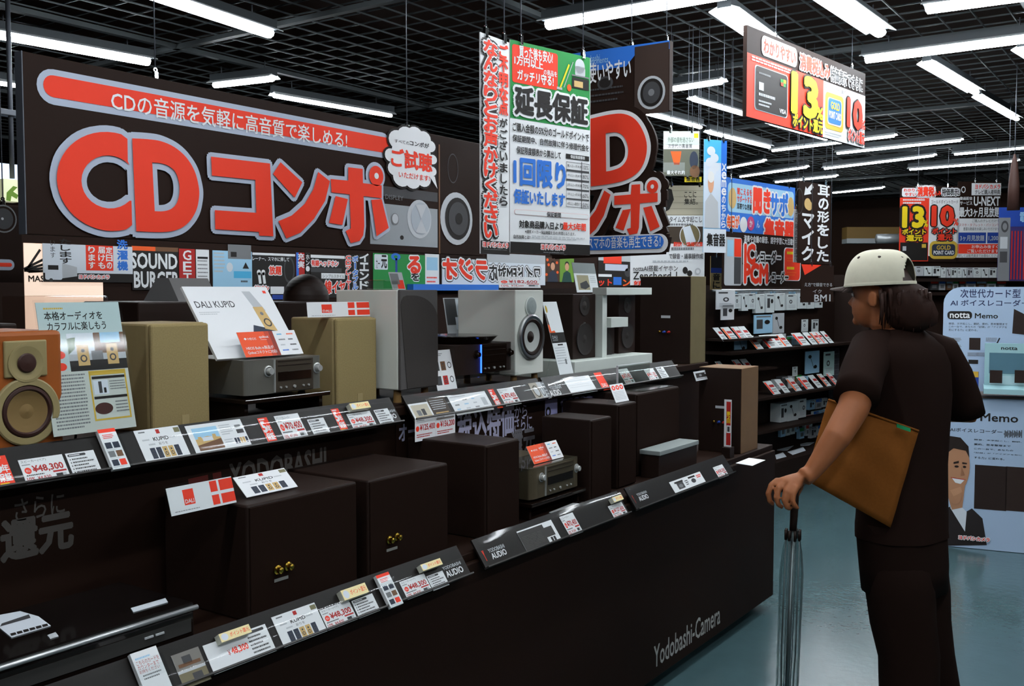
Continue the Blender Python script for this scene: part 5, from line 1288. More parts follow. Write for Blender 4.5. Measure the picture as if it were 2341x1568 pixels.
def q_ic(A):
    A.rrect(.02, .1, .22, .98, .02, LGREY, 2); A.rect(.05, .15, .12, .45, SKY, 3); A.rect(.13, .12, .21, .45, RED, 3); A.rect(.13, .46, .21, .95, DGREY, 3)
    A.text('演奏や会議の録音、語学学習に大活躍!', .24, .04, .86, .17, PAPER, 3, .02); A.text('IC', .25, .22, .37, .56, RED, 5, .06, [(PAPER, .012, 3)]); A.text('レコーダー', .38, .32, .70, .54, INK, 5, .03, [(PAPER, .01, 3)]); A.text('PCM', .25, .58, .53, .92, RED, 5, .06, [(PAPER, .012, 3)]); A.text('レコーダー', .54, .70, .80, .92, INK, 5, .03, [(PAPER, .008, 3)])
    A.rrect(.74, .22, .97, .88, .03, PAPER, 2); A.rrect(.75, .235, .96, .865, .03, RED, 3); A.lines(.78, .3, .92, .36, 1, YEL, 4, .9); A.lines(.78, .42, .92, .52, 2, ORANGE, 4, .5); A.lines(.78, .6, .92, .66, 1, YEL, 4, .9); A.lines(.78, .7, .92, .8, 2, ORANGE, 4, .5)
Q((1652, 528), (1834, 656), q_ic, 'black recorder board with white outlined red lettering just above the packaging rack', 6.22, SIGNBLACK, U=UR, px=(1735, 590), cords=(.1, .93))
def q_mimi(A):
    A.poly([(.30, .06), (.40, .01), (.44, .06), (.34, .11), (.38, .14), (.16, .17), (.20, .06), (.25, .09)], PAPER, 2); A.ell(.27, .27, .10, .07, TAN, 2); A.ell(.31, .29, .10, .06, TAN, 2.2); A.vtext('マイク', .12, .38, .46, .98, PAPER, 2, .035); A.vtext('耳の形をした', .58, .0, .94, .98, PAPER, 2, .035); A.ell(.02, .25, .12, .16, DGREY, 1, inner=.92)
Q((1826, 412), (1897, 604), q_mimi, 'black banner with white vertical writing and an ear shaped picture', 6.15, SIGNBLACK, U=UR, px=(1860, 510), cords=(.15, .85))
def q_sub(A):
    A.poly([(.0, .0), (.6, 0), (.1, .28)], RED, 1); A.text('え方"で録音できる', .1, .48, .95, .58, LGREY, 1); A.text('イク', .35, .66, .62, .76, LGREY, 1); A.text('BM1', .4, .80, .9, .98, LGREY, 1, .02)
Q((1832, 604), (1905, 690), q_sub, 'lower black panel with a red triangle under the microphone banner', 6.16, SIGNBLACK, U=UR, px=(1860, 640), cords=(.3, .9))
Q((1816, 478), (1826, 600), lambda A: A.vtext('その場の空気まで', .15, .02, .85, .98, DGREY, 1), 'narrow white strip beside the microphone banner', 6.25, PAPER, U=UR, px=(1820, 540), cords=(.5,))
Q((1625, 585), (1650, 662), lambda A: (A.rect(0, 0, 1, .35, INK, 1), A.rect(0, .35, 1, .5, DKBLUE, 1), A.vtext('音に', .2, .5, .8, .98, INK, 2, .03)), 'narrow sign with a yellow block left of the recorder board', 6.4, TAN, U=UR, px=(1635, 620), cords=(.5,))

# ---------------------------------------------------------------- left edge: second speaker sign, exit sign, bright panel
def left_edge():
    r = thing('hanging_sign', 'black speaker sign cut by the left picture edge', 'sign', onY(20, 648, 3.6))
    A = Art((0, 3.6, 1), UX, ZV, .001); u0, v0, u1, v1 = A.slab(-120, 462, 52, 646, SIGNBLACK, .02)
    A.ell(8, 500, 30, 32, GREY, 1, inner=.9); A.ell(8, 500, 22, 24, DGREY, 1); A.ell(5, 500, 3, 3, LGREY, 2); A.rrect(-100, 590, 33, 618, .03, GREYBLUE, 1); A.rrect(-100, 598, 27, 610, .02, RED, 2); A.build('printed_face', r); cord(r, A.P(u0 + .2, v0) - A.N * .01, .002); cord(r, A.P(u1 - .1, v0) - A.N * .01, .002)
    r = thing('exit_sign', 'small lit sign with a green arrow on a ceiling pole', 'sign', onY(27, 463, 4.9))
    A = Art((0, 4.9, 1), UX, ZV, .001); A.slab(8, 408, 48, 462, mat('lit_cream_sign', (236, 240, 196), .5, emit=.35), .08); A.poly([(15, 440), (30, 425), (40, 428), (30, 438), (42, 446), (38, 455), (26, 448), (24, 460), (14, 458)], mat('arrow_green', (110, 150, 40), .5), 1); A.build('lit_face', r)
    b = MB(); p = onY(28, 408, 4.94); b.tube([p, Vector((p.x, p.y, TOPZ))], .012, WIRE, 10); b.build('pole', r)
    b = MB(); p = onY(28, 260, 4.94); b.box(p, (.16, .06, .03), WIRE, .004); b.build('bracket', r)
    P((-60, 366), (58, 462), None, 'bright pale blue panel at the left picture edge', mat('backlit_blue', (204, 222, 250), .5, emit=.5), Y=6.0)
    # white lid of a packaging box glimpsed at the left
    c = onY(150, 720, 3.35); r = thing('clear_box', 'empty clear display box on the shelf behind the orange loudspeaker', 'box', (c.x, 2.75, US))
    b = MB(); a = onY(45, 680, 2.75); e = onY(190, 680, 2.75); b.span((a.x, 2.62, US), (e.x, 2.85, 1.535), glassy('pinkish_clear', (.93, .88, .85), .7, .12, .06), .006); b.build('lid', r)
left_edge()
# ---------------------------------------------------------------- packaging rack beyond the counter end
RO = atD(1770, 760, 8.1); RN = UR.cross(ZV)
def rack():
    A = Art(RO, UR, ZV, .0008); u0, v0 = A.uv(1612, 652); u1 = A.uv(1908, 700)[0]; vf = -RO.z
    r = thing('packaging_rack', 'tall black rack full of hanging packages beyond the end of the counter', 'rack', A.P((u0 + u1) / 2, vf))
    RB = mat('rack_black', (34, 22, 17), .6, spec=.15)
    b = MB(); q = [(u0, vf), (u1, vf), (u1, v0), (u0, v0)]
    b.hexa([A.P(*c) - A.N * .05 for c in q], [A.P(*c) for c in q], RB); b.build('back_panel', r)
    def shelf(y0, out, name='shelf', th=.02):
        v = A.uv(1770, y0)[1]; b = MB()
        b.hexa([A.P(u0, v - th), A.P(u1, v - th), A.P(u1, v - th) + A.N * out, A.P(u0, v - th) + A.N * out], [A.P(u0, v), A.P(u1, v), A.P(u1, v) + A.N * out, A.P(u0, v) + A.N * out], RB); b.build(name, r)
    for y, o in ((790, .22), (890, .26), (962, .24)): shelf(y, o)
    ul = A.uv(1726, 760)[0]
    for y in (769, 839):
        v = A.uv(1690, y)[1]; b = MB(); b.hexa([A.P(u0, v - .015), A.P(ul, v - .015), A.P(ul, v - .015) + A.N * .2, A.P(u0, v - .015) + A.N * .2], [A.P(u0, v), A.P(ul, v), A.P(ul, v) + A.N * .2, A.P(u0, v) + A.N * .2], RB); b.build('ledge', r)
    v = .24 - RO.z; b = MB()
    b.hexa([A.P(u0, vf), A.P(u1, vf), A.P(u1, vf) + A.N * .30, A.P(u0, vf) + A.N * .30], [A.P(u0, v), A.P(u1, v), A.P(u1, v) + A.N * .30, A.P(u0, v) + A.N * .30], RB); b.build('base', r)
    b = MB(); p = A.P(u1 + .012, vf); b.span((p.x - .012, p.y - .30, 0), (p.x + .012, p.y + .02, .0 + A.P(0, v0).z + .1), RB); b.build('end_post', r)
    b = MB()
    for k in range(9):
        uu = A.uv(1882 + k * 2.6, 830)[0]; b.tube([A.P(uu, A.uv(1890, 795)[1]) + A.N * .06, A.P(uu, A.uv(1890, 935)[1]) + A.N * .06], .003, WIRE, 5)
    for k in range(12):
        vv = A.uv(1890, 797 + k * 12)[1]; b.tube([A.P(A.uv(1882, 830)[0], vv) + A.N * .055, A.P(A.uv(1903, 830)[0], vv) + A.N * .055], .003, WIRE, 5)
    tag(b.build('wire_grid', r), kind=None)
    for y in (664,):
        b = MB(); vv = A.uv(1770, y)[1]; b.tube([A.P(u0 + .05, vv) + A.N * .03, A.P(u1 - .02, vv) + A.N * .03], .01, STEEL, 8); b.build('rail', r)
rack()
PACKW = mat('package_white', (214, 222, 222), .4)
def pack(x0, y0, x1, y1, deep, label, kind=0, m=PACKW, seed=0, out=.02, name='package', group='packages hanging on the rack', D=None, hang=True):
    A = Art(RO if D is None else D[0], UR if D is None else D[1], ZV, .0008); rnd = random.Random(seed * 7 + 1)
    u0, v0 = A.uv(x0, y0); u1, v1 = A.uv(x1, y1); w = u1 - u0; h = v0 - v1; A.z0 = out + deep
    A.fn = lambda x, y: (u0 + x * w, v0 - y * h); A.slab(0, 0, 1, 1, m, deep)
    if kind == 0:
        A.rect(.1, .08, .6, .16, DGREY, 1); A.ell(.35 + .3 * rnd.random(), .48, .16, .12, DGREY, 1, inner=.5); A.lines(.15, .68, .85, .9, 3, LGREY, 1, .5, seed)
    elif kind == 1:
        A.rect(.12, .25, .45, .75, DGREY, 1); A.ell(.7, .4, .15, .12, INK, 1); A.rect(.1, .06, .9, .14, GREY, 1)
    elif kind == 2:
        A.rect(0, 0, 1, .3, (RED, BLUE, SKY, GREEN)[seed % 4], 1); A.rect(.2, .45, .8, .8, GREY, 1)
    elif kind == 3:
        A.line(.3, .2, .6, .8, .006, INK, 1); A.ell(.3, .25, .12, .08, INK, 1); A.ell(.7, .72, .12, .08, INK, 1)
    A.fn = None
    if hang:
        um = (u0 + u1) / 2; a = A.O + A.U * um + A.V * (v0 - .01); A.tube([a + A.N * (out + deep + .03), a], .003, STEEL, 5); 
        A.add([A.P(um - .015, v0 - .004), A.P(um + .015, v0 - .004), A.P(um + .015, v0 + .02), A.P(um - .015, v0 + .02)], [(0, 1, 2, 3)], CLEARP) if False else None
    return tag(A.build(name), label, 'package', group)
ORD = ['first', 'second', 'third', 'fourth', 'fifth', 'sixth', 'seventh', 'eighth', 'ninth', 'tenth', 'eleventh', 'twelfth', 'thirteenth']
for i, (a, c, y1) in enumerate([(1666, 1680, 705), (1683, 1697, 710), (1698, 1713, 706), (1715, 1734, 715), (1739, 1757, 714), (1760, 1781, 709), (1787, 1809, 708), (1812, 1831, 705), (1833, 1849, 705), (1852, 1868, 703)]):
    pack(a, 672 - (i % 3), c, y1, .03, 'white hanging package, %s from the left in the top row of the rack' % ORD[i], i % 2 * 3 if i not in (4, 8) else 1, seed=i)
for i, (a, y0, c, y1, k, m) in enumerate([(1756, 921, 1772, 960, 1, PACKW), (1773, 917, 1797, 956, 3, PACKW), (1799, 911, 1815, 950, 0, PACKW)]):
    pack(a, y0, c, y1, .09, 'white boxed product, %s of three on the shelf above the papers' % ORD[i], k, m, i, hang=False, name='boxed_product', group='boxed products on the rack')
for i, (a, y0, c, y1) in enumerate([(1774, 968, 1784, 996), (1786, 965, 1795, 993), (1797, 962, 1806, 990), (1808, 958, 1815, 985), (1829, 950, 1846, 974), (1849, 940, 1860, 958), (1860, 938, 1874, 962), (1876, 934, 1890, 958), (1832, 972, 1838, 994)]):
    pack(a, y0, c, y1, .025, 'small hanging pack, %s from the left in the low row of the rack' % ORD[i], 2, PACKW if i % 3 else SKY, i, group='small packs in the low row')
NUM = ORD + ['fourteenth', 'fifteenth', 'sixteenth', 'seventeenth', 'eighteenth']
rnd_ = random.Random(11); x = 1668; i = 0
while x < 1868:                                             # thin backer cards peeking out above the top row
    w = 9 + 5 * rnd_.random(); pack(x, 663, x + w, 671, .012, 'small backer card, %s from the left above the top row of the rack' % NUM[min(i, 17)], 0, LGREY if i % 3 else SKY, i, out=.01, name='package', group='backer cards above the top row', hang=False); x += w + 3; i += 1
for y0, y1, xa, xb, dp, l, g, ys in ((744, 771, 1728, 1822, .05, 'small boxed gadget, %s from the left behind the upper shelf cards', 'gadget boxes on the upper rack shelf', 790), (846, 872, 1760, 1822, .05, 'small boxed gadget, %s from the left behind the middle shelf cards', 'gadget boxes on the middle rack shelf', 890)):
    x = xa; i = 0
    while x < xb:
        w = 9 + 9 * rnd_.random(); hh = (y1 - y0) * (.7 + .5 * rnd_.random()); o = pack(x, ys - hh, x + w, ys - 1.5, dp, l % NUM[min(i, 17)], (0, 1, 3, 2)[i % 4], (PACKW, DGREY, LGREY, BROWN, SKY)[i % 5], i, out=.01, name='boxed_gadget', group=g, hang=False)
        vsh = Art(RO, UR, ZV).uv(1770, ys)[1] + RO.z + .001; o.location.z += vsh - (o.location.z + min(v.co.z for v in o.data.vertices)); x += w + 2.5; i += 1
for i, (a, y0, c, y1) in enumerate([(1818, 915, 1830, 934), (1838, 914, 1850, 934), (1853, 912, 1866, 932), (1869, 910, 1879, 928), (1816, 978, 1826, 1000), (1842, 976, 1854, 998), (1858, 972, 1868, 992)]):
    pack(a, y0, c, y1, .03, 'clear fronted small pack, %s of the scattered lower packs on the rack' % NUM[i], (2, 1)[i % 2], (PACKW, SKY, LGREY)[i % 3], i + 3, group='scattered lower packs')
# standing leaflets and price cards on the rack shelves
for i, (a, y0, c, y1, m, l) in enumerate([(1620, 664, 1662, 706, PAPER, 'white list sheet at the top left of the packaging rack'), (1707, 720, 1748, 760, SKY, 'pale blue picture board on the upper rack shelf'), (1750, 716, 1775, 760, LGREY, 'grey arched board on the upper rack shelf'),
   (1817, 730, 1830, 757, PACKW, 'slim white slip standing on the upper rack shelf, left one of two'), (1840, 730, 1854, 757, PACKW, 'slim white slip standing on the upper rack shelf, right one of two'), (1825, 803, 1856, 850, SKY, 'bluish leaflet standing on the middle rack shelf'), (1868, 804, 1890, 856, mat('aqua_card', (190, 222, 216), .5), 'tall pale aqua leaflet on the middle rack shelf'),
   (1631, 696, 1660, 730, PAPER, 'white leaflet at the left of the packaging rack'), (1662, 760, 1690, 808, SKY, 'small blue poster at the left of the packaging rack'), (1796, 838, 1806, 858, PACKW, 'narrow white slip on the middle rack shelf')]):
    pack(a, y0, c, y1, .008, l, (0, 1, 3)[i % 3], m, i + 20, out=.06, name='leaflet', group='boards on the rack shelves', hang=False)
TV = (ZV * .72 - RN * .7).normalized()
def rcard(a, c, ys, y1, label, i, out):
    vs = Art(RO, UR, ZV).uv(1770, ys)[1] + .003; v1 = vs / TV.z
    A = Art(RO + RN * (out - TV.dot(RN) * v1), UR, TV, .0008); w_ = max(10, (c - a) * .8)
    q0 = onP(c - w_, y1, A.O, A.N) - A.O; q1 = onP(c, y1, A.O, A.N) - A.O; u0 = q0.dot(A.U); u1 = q1.dot(A.U); w = u1 - u0; h = .135; v0 = v1 + h; A.z0 = .002
    A.fn = lambda x, y: (u0 + x * w, v0 - y * h); A.slab(0, 0, 1, 1, PACKW, .002)
    A.rect(.0, .1, .22, .95, (ORANGE, RED, PAPER)[i % 3], 1); A.rect(.3, .3, .9, .48, DKRED, 1); A.lines(.3, .6, .9, .9, 2, GREY, 1, .5, i)
    tag(A.build('price_card'), label, 'price card', 'price cards on the rack shelves')
for i, (a, c, y) in enumerate([(1723, 1744, 795), (1747, 1778, 790), (1774, 1792, 789), (1787, 1808, 788), (1820, 1848, 783), (1846, 1863, 779), (1861, 1877, 777), (1876, 1885, 775), (1886, 1898, 774)]):
    rcard(a, c, 790, y, 'slanted price card, %s from the left on the upper rack shelf' % ORD[i], i, .19)
for i, (a, c, y) in enumerate([(1757, 1781, 895), (1785, 1803, 892), (1808, 1828, 886), (1832, 1856, 882), (1858, 1875, 877), (1878, 1893, 873), (1896, 1910, 868)]):
    rcard(a, c, 890, y, 'slanted price card, %s from the left on the middle rack shelf' % ORD[i], i + 1, .22)
for i, (a, c, ys) in enumerate([(1641, 1658, 769), (1658, 1682, 769), (1683, 1703, 769), (1700, 1720, 769), (1640, 1656, 839), (1680, 1700, 839), (1700, 1720, 839)]):
    rcard(a, c, ys, ys, 'small slanted card, %s in the left cluster of the packaging rack' % ORD[i], i + 2, .16)
for i, (pts) in enumerate([[(1778, 1018), (1822, 1013), (1800, 1030), (1776, 1030)], [(1800, 1033), (1836, 1022), (1842, 1030), (1812, 1040)], [(1829, 1012), (1862, 1011), (1850, 1018), (1830, 1020)], [(1772, 1040), (1790, 1034), (1798, 1044), (1775, 1050)]]):
    flat_sheet(pts, .2405, 'leaflet', 'loose leaflet, %s of four lying on the low rack base' % ORD[i], 'leaflet', WHITE2)
# yellow and blue goods between the rack and the person
def mid_goods():
    O = atD(1935, 770, 9.3); N = UC.cross(ZV)
    A = Art(O, UC, ZV, .001); u0, v0 = A.uv(1912, 690); u1, _ = A.uv(1975, 690); vf = -O.z; r = thing('goods_stand', 'dark goods stand between the packaging rack and the person', 'stand', A.P((u0 + u1) / 2, vf))
    q = [(u0, vf), (u1, vf), (u1, v0), (u0, v0)]; b = MB(); b.hexa([A.P(*c) - N * .25 for c in q], [A.P(*c) - N * .02 for c in q], BLACK); b.build('body', r)
    D = (O, UC)
    A.uvpoly([A.uv(*p) for p in [(1916, 757), (1957, 729), (1958, 775), (1917, 776)]], mat('amber_print', (214, 160, 36), .5), 1); A.build('amber_panel', r)
    pack(1917, 777, 1950, 803, .08, 'white and blue boxed product under the amber panel', 2, PACKW, 1, out=.0, hang=False, D=D, name='boxed_product', group='boxed products on the goods stand')
    pack(1917, 806, 1949, 822, .08, 'grey boxed product under the white and blue one', 0, LGREY, 2, out=.0, hang=False, D=D, name='boxed_product', group='boxed products on the goods stand')
    Bz = Art(O, UC, ZV, .001); Bz.text('レコーダー', 1917, 826, 1948, 836, LGREY, 1, .02); Bz.build('lettering', r)
mid_goods()

# ---------------------------------------------------------------- far right wall of signs
def far_right():
    D = 9.6
    def q13(A):
        A.rect(0, 0, 1, .15, SIGNBLACK, 1); A.rrect(.03, .02, .27, .14, .02, PAPER, 2); A.text('わかり', .06, .03, .24, .07, RED, 3, .03); A.text('やすい', .08, .085, .26, .13, RED, 3, .03); A.text('消費税', .29, .01, .56, .13, RED, 5, .06, [(PAPER, .02, 3)]); A.text('込み', .57, .06, .68, .12, RED, 4, .03); A.text('特価表示!', .70, .03, .98, .12, INK, 5, .03, [(PAPER, .012, 3)])
        A.rect(0, .15, .49, 1, RED, 1); A.rect(.49, .15, 1, .93, PAPER, 1); A.rect(.02, .75, .48, .99, INK, 2); A.rect(.06, .80, .12, .86, LGREY, 3); A.rect(.38, .77, .45, .82, GOLD, 3)
        A.lines(.05, .17, .44, .25, 2, PAPER, 2, .5); A.text('13', .06, .28, .39, .54, YEL, 6, .05, [(INK, .022, 3)]); A.text('%', .40, .45, .47, .54, YEL, 5, .03); A.text('ポイント', .05, .57, .44, .64, YEL, 5, .04, [(INK, .015, 3)]); A.text('還元', .12, .65, .38, .73, YEL, 5, .04, [(INK, .015, 3)])
        A.text('ゴールドポイントカード', .52, .18, .97, .23, INK, 3); A.text('10', .55, .27, .89, .52, RED, 6, .05, [(INK, .012, 4)]); A.text('%', .90, .43, .98, .52, RED, 5, .03); A.text('ポイント', .55, .56, .95, .63, RED, 5, .04, [(INK, .012, 3)]); A.text('還元', .64, .64, .88, .72, RED, 5, .04, [(INK, .012, 3)])
        A.rrect(.51, .73, .98, .97, .05, GOLD, 2); A.rrect(.55, .77, .94, .93, .03, NAVY, 3); A.text('GOLD', .63, .79, .86, .845, GOLD, 4, .03); A.text('POINT CARD', .58, .86, .92, .91, PAPER, 4, .03)
    Q((2058, 426), (2191, 597), q13, 'red and white points board offering 13 and 10 percent on the far right wall', D, SIGNBLACK, px=(2170, 520), name='wall_board', cat='sign', cords=(.3, .8))
    def qun(A):
        A.rect(.32, .02, 1, .17, PAPER, 1); A.text('ヨドバシカメラ', .40, .035, .98, .09, RED, 2, .03); A.text('テレビ購入者特典', .40, .10, .98, .16, INK, 2, .015); A.ell(.13, .10, .05, .04, PAPER, 2, inner=.7)
        A.text('動画配信', .06, .19, .34, .23, PAPER, 2, .02); A.text('サービス', .06, .245, .34, .29, PAPER, 2, .02); A.text('U-NEXT', .38, .19, .98, .30, PAPER, 2, .03); A.text('最大3ヶ月見放題', .05, .32, .98, .44, PAPER, 2, .03)
        A.rect(0, .46, 1, .62, PAPER, 1); A.text('ご購入のテレビだけで', .35, .47, .98, .51, DGREY, 2); A.text('スマホ・タブレット・パソコンで', .05, .52, .98, .56, DKRED, 2); A.text('豊富な動画をお楽しみいただけます', .15, .57, .98, .61, DGREY, 2)
        A.rect(0, .62, 1, .78, PAPER, 1); A.rect(.04, .635, .68, .77, DKBLUE, 2); A.text('3ヶ月見放題', .08, .67, .64, .74, LGREY, 3, .02); A.rect(.71, .635, .98, .77, DKBLUE, 2); A.text('1,200', .74, .68, .96, .74, LGREY, 3, .02)
        A.rect(0, .78, 1, .90, RED, 1); A.text('お申込み後すぐ', .35, .79, .98, .835, PAPER, 2, .01); A.text('ご覧いただけます', .25, .845, .98, .89, PAPER, 2, .01); A.rect(0, .90, 1, .95, PAPER, 1); A.text('詳しくは販売員までお尋ねください', .05, .905, .98, .945, INK, 2)
    Q((2190, 415), (2284, 598), qun, 'black and white video service board right of the red points board', D, SIGNBLACK, px=(2170, 520), name='wall_board', cat='sign', cords=(.4, .9))
    def qpur(A):
        A.rect(0, 0, 1, .26, DKBLUE, 1); A.text('電気', .68, .06, .98, .2, SKY, 2, .02); A.rect(0, .14, .38, 1, GREY, 1.5); A.ell(.2, .26, .12, .08, DGREY, 2, inner=.6); A.rect(.06, .4, .3, .56, LGREY, 2); A.rect(.06, .6, .3, .75, DGREY, 2)
        for k in range(6): A.rect(.42 + k * .1, .32, .46 + k * .1, .98, DKRED, 2)
    Q((2284, 474), (2350, 642), qpur, 'violet blue sign with red vertical stripes at the right picture edge', 7.6, mat('violet_sign', (52, 44, 96), .6), px=(2310, 550), name='wall_board', cat='sign', cords=(.3,))
    O = atD(2170, 620, 9.7); A = Art(O, UC, ZV, .001); u0, v0 = A.uv(2050, 598); u1, _ = A.uv(2400, 598); vf = -O.z; N = A.N
    r = thing('display_gondola', 'dark gondola with small packages under the far right signs', 'gondola', A.P((u0 + u1) / 2, vf)); q = [(u0, vf), (u1, vf), (u1, v0), (u0, v0)]; b = MB(); b.hexa([A.P(*c) - N * .5 for c in q], [A.P(*c) for c in q], mat('gondola_black', (40, 26, 20), .7)); b.build('body', r)
    for y in (637, 668):
        v = A.uv(2170, y)[1]; b = MB(); b.hexa([A.P(u0, v - .03), A.P(u1, v - .03), A.P(u1, v - .03) + N * .2, A.P(u0, v - .03) + N * .2], [A.P(u0, v), A.P(u1, v), A.P(u1, v) + N * .2, A.P(u0, v) + N * .2], BLACK); b.build('shelf', r)
    rnd = random.Random(4); x = 2086; i = 0
    while x < 2276:
        w = 17 if i < 3 else 8 + rnd.random() * 9
        pack(x, 609 + (i > 2) * 3, x + w, 631 + (i > 2) * 4, .06, 'small white package, %s from the left under the far right signs' % ('%dth' % (i + 1) if i > 12 else ORD[i]), (0, 3, 1)[i % 3], PACKW if i % 4 else LGREY, i, hang=False, D=(O, UC), group='packages under the far right signs'); x += w + 2.2; i += 1
    x = 2120; i = 0
    while x < 2280:
        w = 10 + rnd.random() * 12
        pack(x, 642, x + w, 663, .06, 'dim package, %s from the left on the lower far right shelf' % ORD[min(i, 12)], 2, (DGREY, LGREY, BROWN, PACKW)[i % 4], i, hang=False, D=(O, UC), group='packages on the lower far right shelf'); x += w + 3; i += 1
    # folded dark banner hanging edge-on, and ducts deep in the shop
    c = atD(2321, 480, 6.6); t = atD(2320, 352, 6.6); r = thing('folded_banner', 'dark folded banner hanging edge-on beside the video service board', 'banner', c); b = MB()
    s = dirv(-55); b.loft([[t + s * (w * math.cos(a)) + Vector((.57, .82, 0)) * (w * math.sin(a)) - ZV * h for a in [k * math.pi / 5 for k in range(10)]] for w, h in ((.004, 0), (.018, .06), (.03, .2), (.034, t.z - c.z))], mat('dark_banner', (58, 36, 30), .6)); b.build('cloth', r)
    b = MB(); b.tube([t - ZV * .005, Vector((t.x, t.y, TOPZ))], .003, WIRE, 6); b.build('cord', r)
    for y0, y1, x0, x1, m, l in [(519, 546, 1936, 2066, mat('tan_duct', (112, 88, 46), .6), 'tan ceiling duct deep in the shop above the white cap'), (545, 556, 1936, 2012, mat('pale_duct', (150, 156, 158), .5), 'pale narrow beam under the tan duct')]:
        a = atD(x0, y1, 13); e = atD(x1, y0, 13); b = MB(); u = UC * ((e - a).dot(UC)); z = ZV * (e.z - a.z); n = UC.cross(ZV) * .2
        b.hexa([a, a + u, a + u - n, a - n], [a + z, a + u + z, a + u + z - n, a + z - n], m); o = tag(b.build('ceiling_duct'), kind='structure')
    a = atD(2004, 546, 12.5); e = atD(2064, 545, 12.5); b = MB(); b.tube([a, e], .06, mat('silver_duct', (176, 182, 184), .35, .5), 16); tag(b.build('ceiling_duct'), kind='structure')
far_right()

# ---------------------------------------------------------------- pale blue recorder display on the right
def notta():
    U = dirv(-79); O = onZ(2165, 1249, 0); N = U.cross(ZV)
    PB = mat('pale_blue_board', (168, 190, 216), .55); A = Art(O, U, ZV, .0012)
    r = thing('display_stand', 'pale blue floor display for a voice recorder with a printed smiling man', 'display stand', O + U * .4)
    u0, v0 = A.uv(2120, 905); u1, _ = A.uv(2420, 905); q = [(u0, 0.003), (u1, 0.003), (u1, v0), (u0, v0)]
    b = MB(); b.hexa([A.P(*c) - N * .32 for c in q], [A.P(*c) for c in q], PB); b.build('base_box', r)
    b = MB(); b.hexa([A.P(u0, v0) - N * .33, A.P(u1, v0) - N * .33, A.P(u1, v0) + N * .012, A.P(u0, v0) + N * .012], [A.P(u0, v0 + .012) - N * .33, A.P(u1, v0 + .012) - N * .33, A.P(u1, v0 + .012) + N * .012, A.P(u0, v0 + .012) + N * .012], mat('dark_edge', (60, 50, 46), .5)); b.build('top_edge', r)
    A.text('Memo', 2242, 944, 2327, 966, INK, 1, .02); A.text('AIボイスレコーダー', 2172, 977, 2291, 992, INK, 1, .006)
    for k in range(20): h = 2 + 7 * abs(math.sin(k * 1.9)); A.rect(2295 + k * 2.1, 992 - h, 2296.2 + k * 2.1, 992 + h, DGREY, 1)
    for k, t in enumerate(('録音、文字起こし、翻訳、', '要約、思考整理まで', 'この一台で、あなたの', '「記録」が「アイデアを形に', 'する力」に変わる。')): A.text(t, 2227, 1003 + k * 10, 2336 - (0, 26, 20, 0, 40)[k], 1012 + k * 10, INK, 1, .01)
    A.rect(2229, 1062, 2300, 1168, mat('device_print', (40, 28, 24), .5), 1); A.rect(2300, 1066, 2342, 1170, mat('device_print2', (46, 33, 28), .5), 1)
    # printed man: suit, face, hair
    HP = mat('hair_print', (34, 24, 20), .6); SP = mat('suit_print', (36, 30, 30), .6); FP = mat('face_print', (176, 128, 96), .6)
    A.poly([(2120, 1180), (2172, 1158), (2190, 1180), (2222, 1162), (2246, 1185), (2256, 1246), (2120, 1248)], SP, 1); A.poly([(2172, 1160), (2190, 1150), (2210, 1170), (2206, 1215)], WHITE2, 2)
    A.ell(2184, 1065, 33, 62, FP, 3); A.poly([(2160, 1110), (2206, 1110), (2200, 1160), (2176, 1165)], FP, 2.5)
    A.poly([(2140, 1060), (2146, 1010), (2170, 996), (2196, 1000), (2214, 1020), (2216, 1046), (2208, 1030), (2180, 1024), (2160, 1040)], HP, 4); A.poly([(2180, 1056), (2192, 1053), (2192, 1058), (2180, 1060)], HP, 4); A.poly([(2200, 1056), (2211, 1058), (2210, 1061), (2200, 1060)], HP, 4)
    A.ell(2187, 1066, 5, 2.5, HP, 4); A.ell(2205, 1067, 4, 2.5, HP, 4); A.poly([(2198, 1066), (2206, 1086), (2196, 1088)], mat('nose_print', (150, 104, 76), .6), 4); A.poly([(2176, 1092), (2206, 1096), (2196, 1106), (2184, 1103)], PAPER, 4); A.line(2174, 1091, 2207, 1096, .004, DKRED, 5)
    A.ell(2183, 1130, 16, 22, FP, 5); A.poly([(2172, 1120), (2196, 1112), (2200, 1124), (2180, 1134)], mat('hand_print', (190, 142, 108), .6), 5.5)
    A.text('ヨドバシカメラ', 2192, 1223, 2262, 1238, RED, 6, .03, [(PAPER, .004, 5)])
    A.build('base_print', r)
    # upper card with a rounded corner
    A = Art(O - N * .10, U, ZV, .001); u0, v0 = A.uv(2158, 656); u1 = A.uv(2420, 656)[0]; v1 = A.uv(2300, 904)[1]; rr = .10
    v1 = Art(O, U, ZV).uv(2300, 905)[1] + .013
    pts = [(u1, v1), (u1, v0), (u0 + rr, v0)] + [(u0 + rr - rr * math.sin(k * math.pi / 12), v0 - rr + rr * math.cos(k * math.pi / 12)) for k in range(1, 7)] + [(u0, v1)]
    A.prism([A.P(*p) for p in pts], -N * .012, PB)
    A.text('次世代カード型', 2196, 661, 2333, 681, DKBLUE if False else mat('navy_letter', (38, 44, 84), .6), 1, .012); A.text('AI ボイスレコーダー', 2173, 685, 2352, 700, MATS['navy_letter'], 1, .012)
    A.rrect(2166, 711, 2222, 730, .02, INK, 1); A.text('notta', 2172, 715, 2217, 727, PAPER, 2, .02); A.text('Memo', 2229, 716, 2281, 728, INK, 1, .02)
    for k, t in enumerate(('録音、文字起こし、翻訳、要約、思考整理まで', 'この一台で、あなたの「記録」が「アイデアを', '形にする力」に変わる。')): A.text(t, 2169, 737 + k * 7, (2303, 2302, 2235)[k], 743.5 + k * 7, DGREY, 1)
